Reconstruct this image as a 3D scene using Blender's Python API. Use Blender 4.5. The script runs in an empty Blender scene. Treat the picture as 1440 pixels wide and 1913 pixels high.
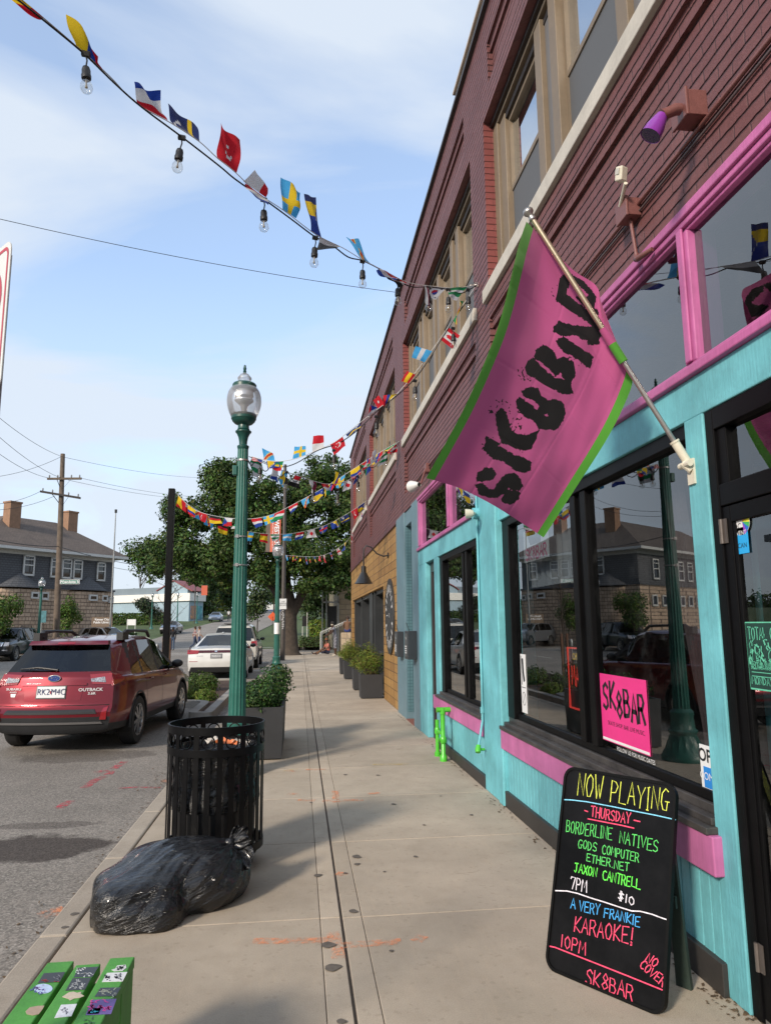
import bpy, bmesh, math, random
import numpy as np
from mathutils import Vector, Matrix

random.seed(7)
rng = np.random.default_rng(7)
SC = bpy.context.scene
COL = SC.collection
R = math.radians

# ------------------------------------------------------------------ camera
CAM_F, CAM_CX, CAM_CY, CAM_H = 1330.0, 720.0, 956.5, 1.62
def _basis():
    u = lambda v: v / np.linalg.norm(v)
    dY = u(np.array([560 - CAM_CX, 1170 - CAM_CY, CAM_F]))
    yv = -(CAM_F ** 2 + (642 - CAM_CX) * (560 - CAM_CX)) / (1170 - CAM_CY)
    dU = u(np.array([642 - CAM_CX, yv, CAM_F]))
    return np.stack([np.cross(dY, dU), dY, dU])
CR = _basis()
CC = np.array([0, 0, CAM_H])
cam_d = bpy.data.cameras.new('camera')
cam = bpy.data.objects.new('camera', cam_d)
COL.objects.link(cam)
cam_d.sensor_fit = 'VERTICAL'
cam_d.sensor_height = 36
cam_d.lens = 36 * CAM_F / 1913
cam_d.clip_start = 0.05
cam_d.clip_end = 2000
M4 = Matrix.Identity(4)
for i in range(3):
    M4[i][0] = CR[i][0]; M4[i][1] = -CR[i][1]; M4[i][2] = -CR[i][2]; M4[i][3] = CC[i]
cam.matrix_world = M4
SC.camera = cam

def ray(px, py):
    v = CR @ np.array([px - CAM_CX, py - CAM_CY, CAM_F]); return v / np.linalg.norm(v)
def at(px, py, Y):
    r = ray(px, py); return Vector(CC + r * (Y / r[1]))
def atx(px, py, X):
    r = ray(px, py); return Vector(CC + r * (X / r[0]))
def atz(px, py, Z=0.0):
    r = ray(px, py); return Vector(CC + r * ((Z - CAM_H) / r[2]))
def atplane(px, py, p, n):
    r = Vector(ray(px, py)); c = Vector(CC)
    return c + r * ((Vector(p) - c).dot(n) / r.dot(n))

# ------------------------------------------------------------------ light
SUN_ELEV = R(27)
SUN_TO = Vector((-0.66, -0.75, 0)).normalized() * math.cos(SUN_ELEV) + Vector((0, 0, math.sin(SUN_ELEV)))
sd = bpy.data.lights.new('sun', 'SUN'); so = bpy.data.objects.new('sun', sd); COL.objects.link(so)
sd.energy = 2.6
sd.angle = R(8)
sd.color = (1.0, 0.88, 0.74)
so.rotation_euler = SUN_TO.to_track_quat('Z', 'Y').to_euler()
so.location = (-8, -8, 12)

W = bpy.data.worlds.new('World'); SC.world = W; W.use_nodes = True
nt = W.node_tree; nt.nodes.clear()
def wn(t, **k):
    n = nt.nodes.new(t)
    for a, b in k.items(): setattr(n, a, b)
    return n
wout = wn('ShaderNodeOutputWorld'); bg = wn('ShaderNodeBackground'); sky = wn('ShaderNodeTexSky')
sky.sky_type = 'NISHITA'; sky.sun_disc = False
sky.sun_elevation = SUN_ELEV
sky.sun_rotation = math.atan2(SUN_TO.x, SUN_TO.y)
sky.air_density = 1.0; sky.dust_density = 1.4; sky.ozone_density = 2.0
tc = wn('ShaderNodeTexCoord'); sep = wn('ShaderNodeSeparateXYZ')
nt.links.new(tc.outputs['Generated'], sep.inputs[0])
zadd = wn('ShaderNodeMath', operation='ADD'); zadd.inputs[1].default_value = 0.28
zmax = wn('ShaderNodeMath', operation='MAXIMUM'); zmax.inputs[1].default_value = 0.0
nt.links.new(sep.outputs[2], zmax.inputs[0]); nt.links.new(zmax.outputs[0], zadd.inputs[0])
dx = wn('ShaderNodeMath', operation='DIVIDE'); dy = wn('ShaderNodeMath', operation='DIVIDE')
nt.links.new(sep.outputs[0], dx.inputs[0]); nt.links.new(zadd.outputs[0], dx.inputs[1])
nt.links.new(sep.outputs[1], dy.inputs[0]); nt.links.new(zadd.outputs[0], dy.inputs[1])
cmb = wn('ShaderNodeCombineXYZ'); nt.links.new(dx.outputs[0], cmb.inputs[0]); nt.links.new(dy.outputs[0], cmb.inputs[1])
mp = wn('ShaderNodeMapping'); mp.inputs['Scale'].default_value = (0.7, 1.5, 1); mp.inputs['Rotation'].default_value = (0, 0, R(24)); mp.inputs['Location'].default_value = (2.6, 1.2, 0)
nt.links.new(cmb.outputs[0], mp.inputs[0])
n1 = wn('ShaderNodeTexNoise'); n1.inputs['Scale'].default_value = 1.25; n1.inputs['Detail'].default_value = 7; n1.inputs['Roughness'].default_value = 0.52; n1.inputs['Distortion'].default_value = 0.6
nt.links.new(mp.outputs[0], n1.inputs['Vector'])
cr = wn('ShaderNodeValToRGB'); cr.color_ramp.elements[0].position = 0.38; cr.color_ramp.elements[1].position = 0.56
nt.links.new(n1.outputs['Fac'], cr.inputs[0])
# more cloud cover low in the sky
hz = wn('ShaderNodeMapRange'); hz.inputs['From Min'].default_value = 0.0; hz.inputs['From Max'].default_value = 0.45
hz.inputs['To Min'].default_value = 0.88; hz.inputs['To Max'].default_value = 0.30
nt.links.new(sep.outputs[2], hz.inputs['Value'])
cm = wn('ShaderNodeMath', operation='MULTIPLY'); cm.inputs[1].default_value = 0.68
nt.links.new(cr.outputs[0], cm.inputs[0])
ca = wn('ShaderNodeMath', operation='ADD', use_clamp=True); nt.links.new(cm.outputs[0], ca.inputs[0]); nt.links.new(hz.outputs[0], ca.inputs[1])
cmn = wn('ShaderNodeMath', operation='MINIMUM'); cmn.inputs[1].default_value = 0.95
nt.links.new(ca.outputs[0], cmn.inputs[0])
mix = wn('ShaderNodeMix', data_type='RGBA'); mix.inputs['B'].default_value = (2.95, 3.28, 3.72, 1)
mixs = wn('ShaderNodeMix', data_type='RGBA', blend_type='MULTIPLY'); mixs.inputs[0].default_value = 1.0; mixs.inputs['B'].default_value = (1.25, 1.30, 1.32, 1)
nt.links.new(sky.outputs[0], mixs.inputs['A'])
nt.links.new(cmn.outputs[0], mix.inputs[0]); nt.links.new(mixs.outputs['Result'], mix.inputs['A'])
nt.links.new(mix.outputs['Result'], bg.inputs[0]); bg.inputs[1].default_value = 0.15
nt.links.new(bg.outputs[0], wout.inputs[0])
SC.view_settings.view_transform = 'Standard'
SC.view_settings.look = 'None'
SC.view_settings.exposure = 0.78
SC.view_settings.gamma = 1.0
SC.cycles.max_bounces = 8
SC.cycles.transparent_max_bounces = 12

# ------------------------------------------------------------------ materials
MATS = {}
class NB:
    def __init__(s, name):
        s.m = bpy.data.materials.new(name); s.m.use_nodes = True
        s.t = s.m.node_tree; s.n = s.t.nodes; s.l = s.t.links
        s.b = s.n['Principled BSDF']; s.out = s.n['Material Output']
    def new(s, t, ins=None, **k):
        n = s.n.new(t)
        for a, b in k.items(): setattr(n, a, b)
        for a, b in (ins or {}).items():
            if hasattr(b, 'is_output'): s.l.new(b, n.inputs[a])
            else: n.inputs[a].default_value = b
        return n
    def coord(s, kind='Object'): return s.new('ShaderNodeTexCoord').outputs[kind]
    def noise(s, v, scale, detail=4, rough=.55, dist=0):
        return s.new('ShaderNodeTexNoise', {'Vector': v, 'Scale': scale, 'Detail': detail, 'Roughness': rough, 'Distortion': dist}).outputs['Fac']
    def ramp(s, fac, stops):
        r = s.new('ShaderNodeValToRGB', {0: fac}); e = r.color_ramp.elements
        while len(e) < len(stops): e.new(.5)
        for q, (p, c) in zip(e, stops):
            q.position = p; q.color = (c, c, c, 1) if not isinstance(c, (tuple, list)) else (*c[:3], 1)
        return r.outputs[0]
    def mixc(s, f, a, b, mode='MIX'):
        n = s.new('ShaderNodeMix', data_type='RGBA', blend_type=mode)
        for k, v in ((0, f), ('A', a), ('B', b)):
            if hasattr(v, 'is_output'): s.l.new(v, n.inputs[k])
            else: n.inputs[k].default_value = v if k == 0 else (*v[:3], 1)
        return n.outputs['Result']
    def math(s, op, a, b=0.0, clamp=False):
        n = s.new('ShaderNodeMath', operation=op, use_clamp=clamp)
        for k, v in ((0, a), (1, b)):
            if hasattr(v, 'is_output'): s.l.new(v, n.inputs[k])
            else: n.inputs[k].default_value = v
        return n.outputs[0]
    def set(s, **k):
        for a, v in k.items():
            a = a.replace('_', ' ')
            if hasattr(v, 'is_output'): s.l.new(v, s.b.inputs[a])
            else: s.b.inputs[a].default_value = (*v[:3], 1) if isinstance(v, (tuple, list)) else v
    def bump(s, h, strength=.3, dist=.01):
        n = s.new('ShaderNodeBump', {'Height': h, 'Strength': strength, 'Distance': dist})
        s.l.new(n.outputs[0], s.b.inputs['Normal'])
        return n

def pm(name, c, rough=.6, metal=0., var=.14, vs=5., bump=.12, bs=70., coat=0., spec=.5, c2=None, bdist=.004):
    """painted / plain surface: base colour broken up by noise, roughness variation, fine bump"""
    if name in MATS: return MATS[name]
    b = NB(name); v = b.coord()
    n1 = b.noise(v, vs, 6, .6); n2 = b.noise(v, vs * 9, 3)
    f = b.math('ADD', b.math('MULTIPLY', n1, .7), b.math('MULTIPLY', n2, .3))
    d = c2 or tuple(x * (1 - var * 1.6) for x in c)
    u = tuple(min(1, x * (1 + var)) for x in c)
    col = b.mixc(b.ramp(f, [(.32, 0.), (.68, 1.)]), d, u)
    b.set(Base_Color=col, Metallic=metal, Specular_IOR_Level=spec, Coat_Weight=coat, Coat_Roughness=.06)
    b.set(Roughness=b.math('ADD', rough - .06, b.math('MULTIPLY', n1, .12), True))
    if bump: b.bump(b.noise(v, bs, 4, .6), bump, bdist)
    MATS[name] = b.m
    return b.m

def yzmap(b, sx=1, sy=1):
    s = b.new('ShaderNodeSeparateXYZ', {0: b.coord()})
    return b.new('ShaderNodeCombineXYZ', {0: b.math('MULTIPLY', b.math('ADD', s.outputs[0], s.outputs[1]), sx), 1: b.math('MULTIPLY', s.outputs[2], sy), 2: 0.0}).outputs[0]

def brick_mat(name, c1, c2, mortar, bw=.21, bh=.0715, mw=.011, strength=.9, wear=.25, head=.35):
    """painted brick: deep bed joints, half-filled head joints, chalky worn paint"""
    b = NB(name); v = yzmap(b); oc = b.coord()
    w1 = b.noise(oc, 2.6, 3); w2 = b.noise(oc, 17, 3)
    off = b.math('ADD', b.math('MULTIPLY', b.math('SUBTRACT', w1, .5), .016), b.math('MULTIPLY', b.math('SUBTRACT', w2, .5), .012))
    offx = b.math('MULTIPLY', b.math('SUBTRACT', b.noise(oc, 9, 2), .5), .03)
    vv = b.new('ShaderNodeVectorMath', {0: v, 1: b.new('ShaderNodeCombineXYZ', {0: offx, 1: off}).outputs[0]}, operation='ADD').outputs[0]
    t = b.new('ShaderNodeTexBrick', {'Vector': vv, 'Color1': (*c1, 1), 'Color2': (*c2, 1), 'Mortar': (*[(x + y) / 2 for x, y in zip(c1, c2)], 1), 'Scale': 1.0, 'Mortar Size': mw * .35, 'Mortar Smooth': .6, 'Bias': 0., 'Brick Width': bw, 'Row Height': bh})
    s = b.new('ShaderNodeSeparateXYZ', {0: vv}); fz = b.math('FRACT', b.math('DIVIDE', s.outputs[1], bh))
    d = b.math('MINIMUM', fz, b.math('SUBTRACT', 1., fz))
    wid = b.math('ADD', mw * .32 / bh, b.math('MULTIPLY', b.noise(oc, 6, 4, .7), mw * .55 / bh))
    bed = b.math('SUBTRACT', 1., b.math('DIVIDE', d, wid), True)
    n = b.noise(oc, 1.7, 7, .66); n2 = b.noise(oc, 45, 3); n3 = b.noise(b.new('ShaderNodeMapping', {0: oc, 'Scale': (1, 6, .8)}).outputs[0], 2.4, 5, .6)
    col = b.mixc(b.math('MULTIPLY', b.ramp(n, [(.38, 0.), (.72, 1.)]), wear * 2), t.outputs[0], tuple(x * 1.22 + .022 for x in c1))
    col = b.mixc(b.math('MULTIPLY', b.ramp(n3, [(.5, 0.), (.75, 1.)]), .35), col, tuple(x * .62 for x in c1))
    col = b.mixc(b.math('MULTIPLY', b.ramp(b.noise(oc, 30, 5, .75), [(.66, 0.), (.7, 1.)]), .5), col, tuple(x * .5 + .05 for x in c1))
    col = b.mixc(b.math('MULTIPLY', t.outputs['Fac'], head), col, mortar)
    col = b.mixc(b.math('MULTIPLY', bed, .92), col, mortar)
    b.set(Base_Color=col, Roughness=b.math('ADD', .42, b.math('MULTIPLY', n2, .3)), Specular_IOR_Level=.35)
    h = b.math('ADD', b.math('ADD', b.math('MULTIPLY', bed, -1.), b.math('MULTIPLY', t.outputs['Fac'], -.35)), b.math('ADD', b.math('MULTIPLY', n2, .22), b.math('MULTIPLY', b.noise(oc, 14, 3), .25)))
    b.bump(h, strength, .014)
    MATS[name] = b.m; return b.m

def glass_mat(name, tint=(.75, .8, .8), base=.10, ior=1.55, rough=0.0, dirt=.04):
    """window pane: fresnel reflection of the street over a tinted view inside"""
    b = NB(name)
    b.n.remove(b.b)
    ge = b.new('ShaderNodeNewGeometry'); dt = b.new('ShaderNodeVectorMath', {0: ge.outputs['Normal'], 1: ge.outputs['Incoming']}, operation='DOT_PRODUCT').outputs['Value']
    n = b.noise(b.coord(), 1.2, 2)
    fac = b.math('ADD', base, b.math('MULTIPLY', 1 - base, b.math('POWER', b.math('SUBTRACT', 1., b.math('ABSOLUTE', dt), True), 4.)), True)
    bn = b.new('ShaderNodeBump', {'Height': n, 'Strength': .02, 'Distance': .02}).outputs[0]
    gl = b.new('ShaderNodeBsdfGlossy', {'Color': (.92, .95, .97, 1), 'Roughness': rough, 'Normal': bn})
    tr = b.new('ShaderNodeBsdfTransparent', {'Color': (*tint, 1)})
    m1 = b.new('ShaderNodeMixShader', {0: fac, 1: tr.outputs[0], 2: gl.outputs[0]})
    df = b.new('ShaderNodeBsdfDiffuse', {'Color': (.35, .35, .34, 1)})
    dn = b.math('MULTIPLY', b.ramp(b.noise(b.coord(), 7, 6, .7), [(.5, 0.), (.75, 1.)]), dirt)
    m2 = b.new('ShaderNodeMixShader', {0: dn, 1: m1.outputs[0], 2: df.outputs[0]})
    b.l.new(m2.outputs[0], b.out.inputs[0])
    MATS[name] = b.m; return b.m

def attr_mat(name, rough=.75, sheen=0., bump=.1, bs=300, trans=0., var=.12, vs=4.):
    b = NB(name)
    a = b.new('ShaderNodeAttribute', attribute_name='Col').outputs['Color']
    n = b.noise(b.coord(), vs, 5)
    col = b.mixc(1.0, a, b.ramp(n, [(.3, 1 - var), (.7, 1 + .0)]), 'MULTIPLY')
    b.set(Base_Color=col, Roughness=rough, Sheen_Weight=sheen, Specular_IOR_Level=.25)
    if bump: b.bump(b.noise(b.coord(), bs, 2), bump, .001)
    if trans:
        t = b.new('ShaderNodeBsdfTranslucent', {'Color': col})
        ms = b.new('ShaderNodeMixShader', {0: trans, 1: b.b.outputs[0], 2: t.outputs[0]})
        b.l.new(ms.outputs[0], b.out.inputs[0])
    MATS[name] = b.m; return b.m

# ------------------------------------------------------------------ geometry helpers
WM = {}
class G:
    """collects geometry; build() links it as one mesh object"""
    def __init__(s): s.v = []; s.f = []; s.mi = []; s.c = []; s.cur = 0; s.col = None
    def addv(s, p): s.v.append((float(p[0]), float(p[1]), float(p[2]))); return len(s.v) - 1
    def addf(s, f): s.f.append(tuple(f)); s.mi.append(s.cur); s.c.append(s.col)
    def quad(s, a, b, c, d): s.addf([s.addv(p) for p in (a, b, c, d)])
    def poly(s, pts): s.addf([s.addv(p) for p in pts])
    def box(s, x0, x1, y0, y1, z0, z1):
        if x0 > x1: x0, x1 = x1, x0
        if y0 > y1: y0, y1 = y1, y0
        if z0 > z1: z0, z1 = z1, z0
        i = [s.addv(p) for p in ((x0, y0, z0), (x1, y0, z0), (x1, y1, z0), (x0, y1, z0), (x0, y0, z1), (x1, y0, z1), (x1, y1, z1), (x0, y1, z1))]
        for f in ((0, 3, 2, 1), (4, 5, 6, 7), (0, 1, 5, 4), (1, 2, 6, 5), (2, 3, 7, 6), (3, 0, 4, 7)): s.addf([i[k] for k in f])
        return s
    def obox(s, c, ax, ay, az):
        """box from centre and three half-axis vectors"""
        c, ax, ay, az = map(Vector, (c, ax, ay, az))
        i = [s.addv(c + ax * a + ay * b + az * d) for d in (-1, 1) for a, b in ((-1, -1), (1, -1), (1, 1), (-1, 1))]
        for f in ((0, 3, 2, 1), (4, 5, 6, 7), (0, 1, 5, 4), (1, 2, 6, 5), (2, 3, 7, 6), (3, 0, 4, 7)): s.addf([i[k] for k in f])
        return s
    def tube(s, pts, r, n=8, cap=True):
        pts = [Vector(p) for p in pts]; rs = r if isinstance(r, (list, tuple)) else [r] * len(pts)
        rings = []; up = None
        for k, p in enumerate(pts):
            t = (pts[min(k + 1, len(pts) - 1)] - pts[max(k - 1, 0)]).normalized()
            if up is None:
                up = Vector((0, 0, 1)) if abs(t.z) < .9 else Vector((1, 0, 0))
            a = t.cross(up)
            if a.length < 1e-4: a = t.cross(Vector((0, 1, 0)))
            a.normalize(); b = a.cross(t).normalized(); up = b
            rings.append([s.addv(p + (a * math.cos(2 * math.pi * j / n) + b * math.sin(2 * math.pi * j / n)) * rs[k]) for j in range(n)])
        for k in range(len(rings) - 1):
            for j in range(n): s.addf((rings[k][j], rings[k][(j + 1) % n], rings[k + 1][(j + 1) % n], rings[k + 1][j]))
        if cap: s.addf(rings[0][::-1]); s.addf(rings[-1])
        return s
    def lathe(s, prof, n=24, c=(0, 0, 0), rfun=None, a0=0, a1=2 * math.pi):
        full = abs(a1 - a0 - 2 * math.pi) < 1e-6; m = n if full else n + 1
        rings = []
        for r, z in prof:
            ring = []
            for j in range(m):
                a = a0 + (a1 - a0) * j / n; rr = r * (rfun(a, z) if rfun else 1)
                ring.append(s.addv((c[0] + rr * math.cos(a), c[1] + rr * math.sin(a), c[2] + z)))
            rings.append(ring)
        for k in range(len(rings) - 1):
            for j in range(n): s.addf((rings[k][j], rings[k][(j + 1) % m], rings[k + 1][(j + 1) % m], rings[k + 1][j]))
        return s
    def prism(s, poly, d):
        """poly: 3-D points, extruded by vector d"""
        d = Vector(d); a = [s.addv(p) for p in poly]; b = [s.addv(Vector(p) + d) for p in poly]; n = len(poly)
        s.addf(a[::-1]); s.addf(b)
        for k in range(n): s.addf((a[k], a[(k + 1) % n], b[(k + 1) % n], b[k]))
        return s
    def grid(s, fn, nu, nv, colfn=None, two=False):
        ids = [[s.addv(fn(i / nu, j / nv)) for j in range(nv + 1)] for i in range(nu + 1)]
        for i in range(nu):
            for j in range(nv):
                if colfn: s.col = colfn((i + .5) / nu, (j + .5) / nv)
                s.addf((ids[i][j], ids[i + 1][j], ids[i + 1][j + 1], ids[i][j + 1]))
        return s
    def ribbon(s, pts, w, nrm, lift=0.0):
        """flat stroke of width w along pts lying on a plane of normal nrm"""
        nrm = Vector(nrm); pts = [Vector(p) + nrm * lift for p in pts]
        L = []
        for k, p in enumerate(pts):
            t = (pts[min(k + 1, len(pts) - 1)] - pts[max(k - 1, 0)])
            if t.length < 1e-7: continue
            t.normalize(); a = nrm.cross(t).normalized() * (w * .5)
            e = t * (w * .3) * (-1 if k == 0 else (1 if k == len(pts) - 1 else 0))
            L.append((s.addv(p + a + e), s.addv(p - a + e)))
        for k in range(len(L) - 1): s.addf((L[k][0], L[k][1], L[k + 1][1], L[k + 1][0]))
        return s
    def build(s, name, mat, parent=None, smooth=None, bevel=0, kind=None, label=None, world=True):
        me = bpy.data.meshes.new(name)
        me.from_pydata(s.v, [], s.f)
        ms = mat if isinstance(mat, (list, tuple)) else [mat]
        for m in ms: me.materials.append(m)
        if len(ms) > 1: me.polygons.foreach_set('material_index', s.mi)
        if any(c is not None for c in s.c):
            at_ = me.color_attributes.new('Col', 'FLOAT_COLOR', 'CORNER')
            buf = np.empty((len(me.loops), 4), np.float32); k = 0
            for f, c in zip(s.f, s.c):
                c = c or (1, 1, 1); buf[k:k + len(f)] = (*c[:3], 1); k += len(f)
            at_.data.foreach_set('color', buf.ravel())
        if smooth is not None:
            me.polygons.foreach_set('use_smooth', [True] * len(me.polygons))
            if smooth < 179: me.set_sharp_from_angle(angle=R(smooth))
        me.update(); me.validate()
        o = bpy.data.objects.new(name, me); COL.objects.link(o)
        if bevel:
            md = o.modifiers.new('bevel', 'BEVEL'); md.width = bevel; md.segments = 2; md.limit_method = 'ANGLE'; md.angle_limit = R(35); md.harden_normals = False
        if parent is not None:
            o.parent = parent
            if world: o.matrix_parent_inverse = WM[parent].inverted()
        WM[o] = Matrix.Identity(4) if world else WM.get(parent, Matrix.Identity(4)).copy()
        if kind: o['kind'] = kind
        if label: o['label'] = label
        return o

def thing(name, label, cat, loc=(0, 0, 0), rz=0., group=None, scale=1.):
    o = bpy.data.objects.new(name, None); COL.objects.link(o)
    o.empty_display_size = .2
    o.location = loc; o.rotation_euler = (0, 0, rz); o.scale = (scale,) * 3
    WM[o] = Matrix.LocRotScale(Vector(loc), Matrix.Rotation(rz, 3, 'Z'), Vector((scale,) * 3))
    o['label'] = label; o['category'] = cat
    if group: o['group'] = group
    return o
def tag(o, label, cat, group=None):
    o['label'] = label; o['category'] = cat
    if group: o['group'] = group
    return o
def dup(root, label, loc, rz=0., scale=1.):
    """copy of a thing with its parts and sub-parts"""
    def cp(o, par):
        c = o.copy(); COL.objects.link(c)
        if par is not None: c.parent = par
        for ch in o.children: cp(ch, c)
        return c
    r = cp(root, None)
    r.location = loc; r.rotation_euler = (0, 0, rz); r.scale = (scale,) * 3
    r['label'] = label
    return r

def text_obj(name, s, mat, parent, origin, xdir, ydir, size, depth=.002, align='CENTER', label=None, sx=1., bold=0.):
    cu = bpy.data.curves.new(name, 'FONT'); cu.body = s; cu.size = 1; cu.align_x = align; cu.align_y = 'CENTER'; cu.extrude = 0; cu.offset = bold; cu.resolution_u = 3
    to = bpy.data.objects.new('tmp', cu); COL.objects.link(to)
    dg = bpy.context.evaluated_depsgraph_get(); dg.update()
    me = bpy.data.meshes.new_from_object(to.evaluated_get(dg))
    bpy.data.objects.remove(to); bpy.data.curves.remove(cu)
    xd = Vector(xdir).normalized(); yd = Vector(ydir).normalized(); nd = xd.cross(yd).normalized(); o0 = Vector(origin)
    for v in me.vertices:
        p = v.co; v.co = o0 + xd * (p.x * size * sx) + yd * (p.y * size) + nd * depth
    me.materials.clear(); me.materials.append(mat); me.name = name
    o = bpy.data.objects.new(name, me); COL.objects.link(o)
    o.parent = parent
    o.matrix_parent_inverse = WM[parent].inverted(); WM[o] = Matrix.Identity(4)
    if label: o['label'] = label
    return o

# stroke letters on a 0..1 x 0..1 cell (hand lettering)
FONT = {
 'A': [[(0, 0), (.5, 1), (1, 0)], [(.18, .38), (.85, .36)]], 'B': [[(.05, 0), (.05, 1), (.7, .95), (.85, .75), (.65, .55), (.05, .52)], [(.65, .54), (.98, .3), (.75, .04), (.05, 0)]],
 'C': [[(.95, .85), (.6, 1), (.2, .85), (.02, .5), (.2, .12), (.6, 0), (.98, .12)]], 'D': [[(.05, 0), (.08, 1), (.6, .9), (.95, .5), (.6, .08), (.05, 0)]],
 'E': [[(.95, 1), (.05, .97), (.05, 0), (1, .02)], [(.05, .5), (.75, .52)]], 'F': [[(1, 1), (.05, .97), (.03, 0)], [(.05, .5), (.8, .52)]],
 'G': [[(.9, .88), (.5, 1), (.1, .75), (.02, .35), (.3, .02), (.75, .03), (.85, .4), (.5, .4), (1.05, .42)]], 'H': [[(.05, 1), (.05, 0)], [(.95, 1), (.95, 0)], [(.05, .5), (.95, .5)]],
 'I': [[(.5, 1), (.5, 0)], [(.2, 1), (.8, 1)], [(.2, 0), (.8, 0)]], 'J': [[(.1, .98), (.95, 1)], [(.6, 1), (.6, .2), (.4, 0), (.1, .15)]], 'K': [[(.08, 1), (.05, 0)], [(.95, 1), (.1, .42), (1, 0)]],
 'L': [[(.1, 1), (.05, .02), (1, 0)]], 'M': [[(0, 0), (.12, 1), (.5, .35), (.88, 1), (1, 0)]], 'N': [[(.02, 0), (.05, 1), (.92, 0), (.98, 1)]],
 'O': [[(.5, 1), (.12, .8), (.02, .45), (.25, .04), (.65, .02), (.96, .4), (.88, .82), (.5, 1)]], 'P': [[(.05, 0), (.05, 1), (.65, .98), (.95, .75), (.7, .48), (.05, .45)]],
 'Q': [[(.5, 1), (.05, .6), (.25, .04), (.75, .06), (.96, .5), (.5, 1)], [(.6, .3), (1, -.05)]], 'R': [[(.05, 0), (.05, 1), (.7, .98), (.92, .75), (.65, .5), (.05, .48)], [(.5, .5), (1, 0)]],
 'S': [[(.95, .85), (.6, 1), (.12, .85), (.15, .6), (.8, .42), (.9, .15), (.5, 0), (.02, .12)]], 'T': [[(0, 1), (1, 1)], [(.5, 1), (.5, 0)]],
 'U': [[(.05, 1), (.05, .25), (.4, 0), (.8, .1), (.95, 1)]], 'V': [[(0, 1), (.48, 0), (1, 1)]], 'W': [[(0, 1), (.28, 0), (.5, .6), (.72, 0), (1, 1)]],
 'X': [[(0, 1), (1, 0)], [(1, 1), (0, 0)]], 'Y': [[(0, 1), (.5, .5), (1, 1)], [(.5, .5), (.45, 0)]], 'Z': [[(0, 1), (1, 1), (0, 0), (1, 0)]],
 '0': [[(.5, 1), (.08, .7), (.1, .25), (.5, 0), (.9, .25), (.92, .7), (.5, 1)]], '1': [[(.5, 1), (.45, 0)]], '2': [[(.05, .8), (.4, 1), (.9, .8), (.8, .5), (.05, 0), (1, .02)]],
 '3': [[(.05, .95), (.8, .95), (.45, .55), (.9, .3), (.5, 0), (.02, .12)]], '4': [[(.75, 0), (.75, 1), (.02, .32), (1, .32)]], '5': [[(.9, 1), (.15, 1), (.1, .55), (.7, .55), (.9, .25), (.5, 0), (.05, .1)]],
 '6': [[(.8, 1), (.2, .6), (.05, .25), (.5, 0), (.92, .25), (.5, .5), (.1, .35)]], '7': [[(-.1, .85), (-.05, 1), (.9, 1), (.4, 0)]], '8': [[(.5, .52), (.12, .75), (.5, 1), (.88, .75), (.5, .52), (.05, .25), (.5, 0), (.95, .25), (.5, .52)]],
 '9': [[(.9, .7), (.5, .5), (.1, .75), (.5, 1), (.9, .75), (.7, 0)]], '!': [[(.6, 1), (.45, .28)], [(.3, .12), (.55, -.06)], [(.3, -.05), (.55, .12)]], '.': [[(.4, .02), (.5, .05)]], '-': [[(.1, .5), (.9, .5)]],
 '$': [[(.95, .8), (.5, .95), (.1, .75), (.9, .3), (.5, .08), (.02, .2)], [(.42, 1.12), (.38, -.1)], [(.6, 1.12), (.56, -.1)]], '&': [[(1, 0), (.3, .8), (.5, 1), (.7, .8), (.1, .2), (.4, 0), (1, .4)]], ' ': [],
}
def strokes(s, gap=.3, jit=0., wide=1., rnd=random):
    """list of polylines for s; every glyph is 'wide' broad and 1 high"""
    out = []; x = 0
    for ch in s:
        w = wide * (.45 if ch in "I1!.'" else .75 if ch == ' ' else 1.15 if ch in 'MW' else 1)
        j = lambda: rnd.uniform(-jit, jit)
        dyy = j() * .8; sh = j()
        for pl in FONT.get(ch.upper(), []):
            out.append([(x + (px + sh * py + j() * .4) * w, py + dyy + j() * .5) for px, py in pl])
        x += w + gap * wide
    tot = x - gap * wide
    return out, tot
def stroke_text(g, s, p0, p1, up, w, nrm, lift=.002, gap=.3, jit=.06, h=None):
    """draw s from p0 to p1 (baseline ends); up = vector of letter height"""
    p0, p1, up = Vector(p0), Vector(p1), Vector(up)
    pls, tot = strokes(s, gap, jit); d = (p1 - p0) / tot
    for pl in pls: g.ribbon([p0 + d * x + up * y for x, y in pl], w, nrm, lift)
# ================================================================== ground
def smooth01(t): t = max(0., min(1., t)); return t * t * (3 - 2 * t)
def gz(y):
    """street level along its length: flat, then climbing away beyond the crossing"""
    if y < 58: return -.12
    if y < 72: return -.12 + .05 * (y - 58) ** 2 / 28
    if y < 175: return -.12 + .35 + .05 * (y - 72)
    return -.12 + .35 + 5.15 + .012 * (y - 175)

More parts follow.
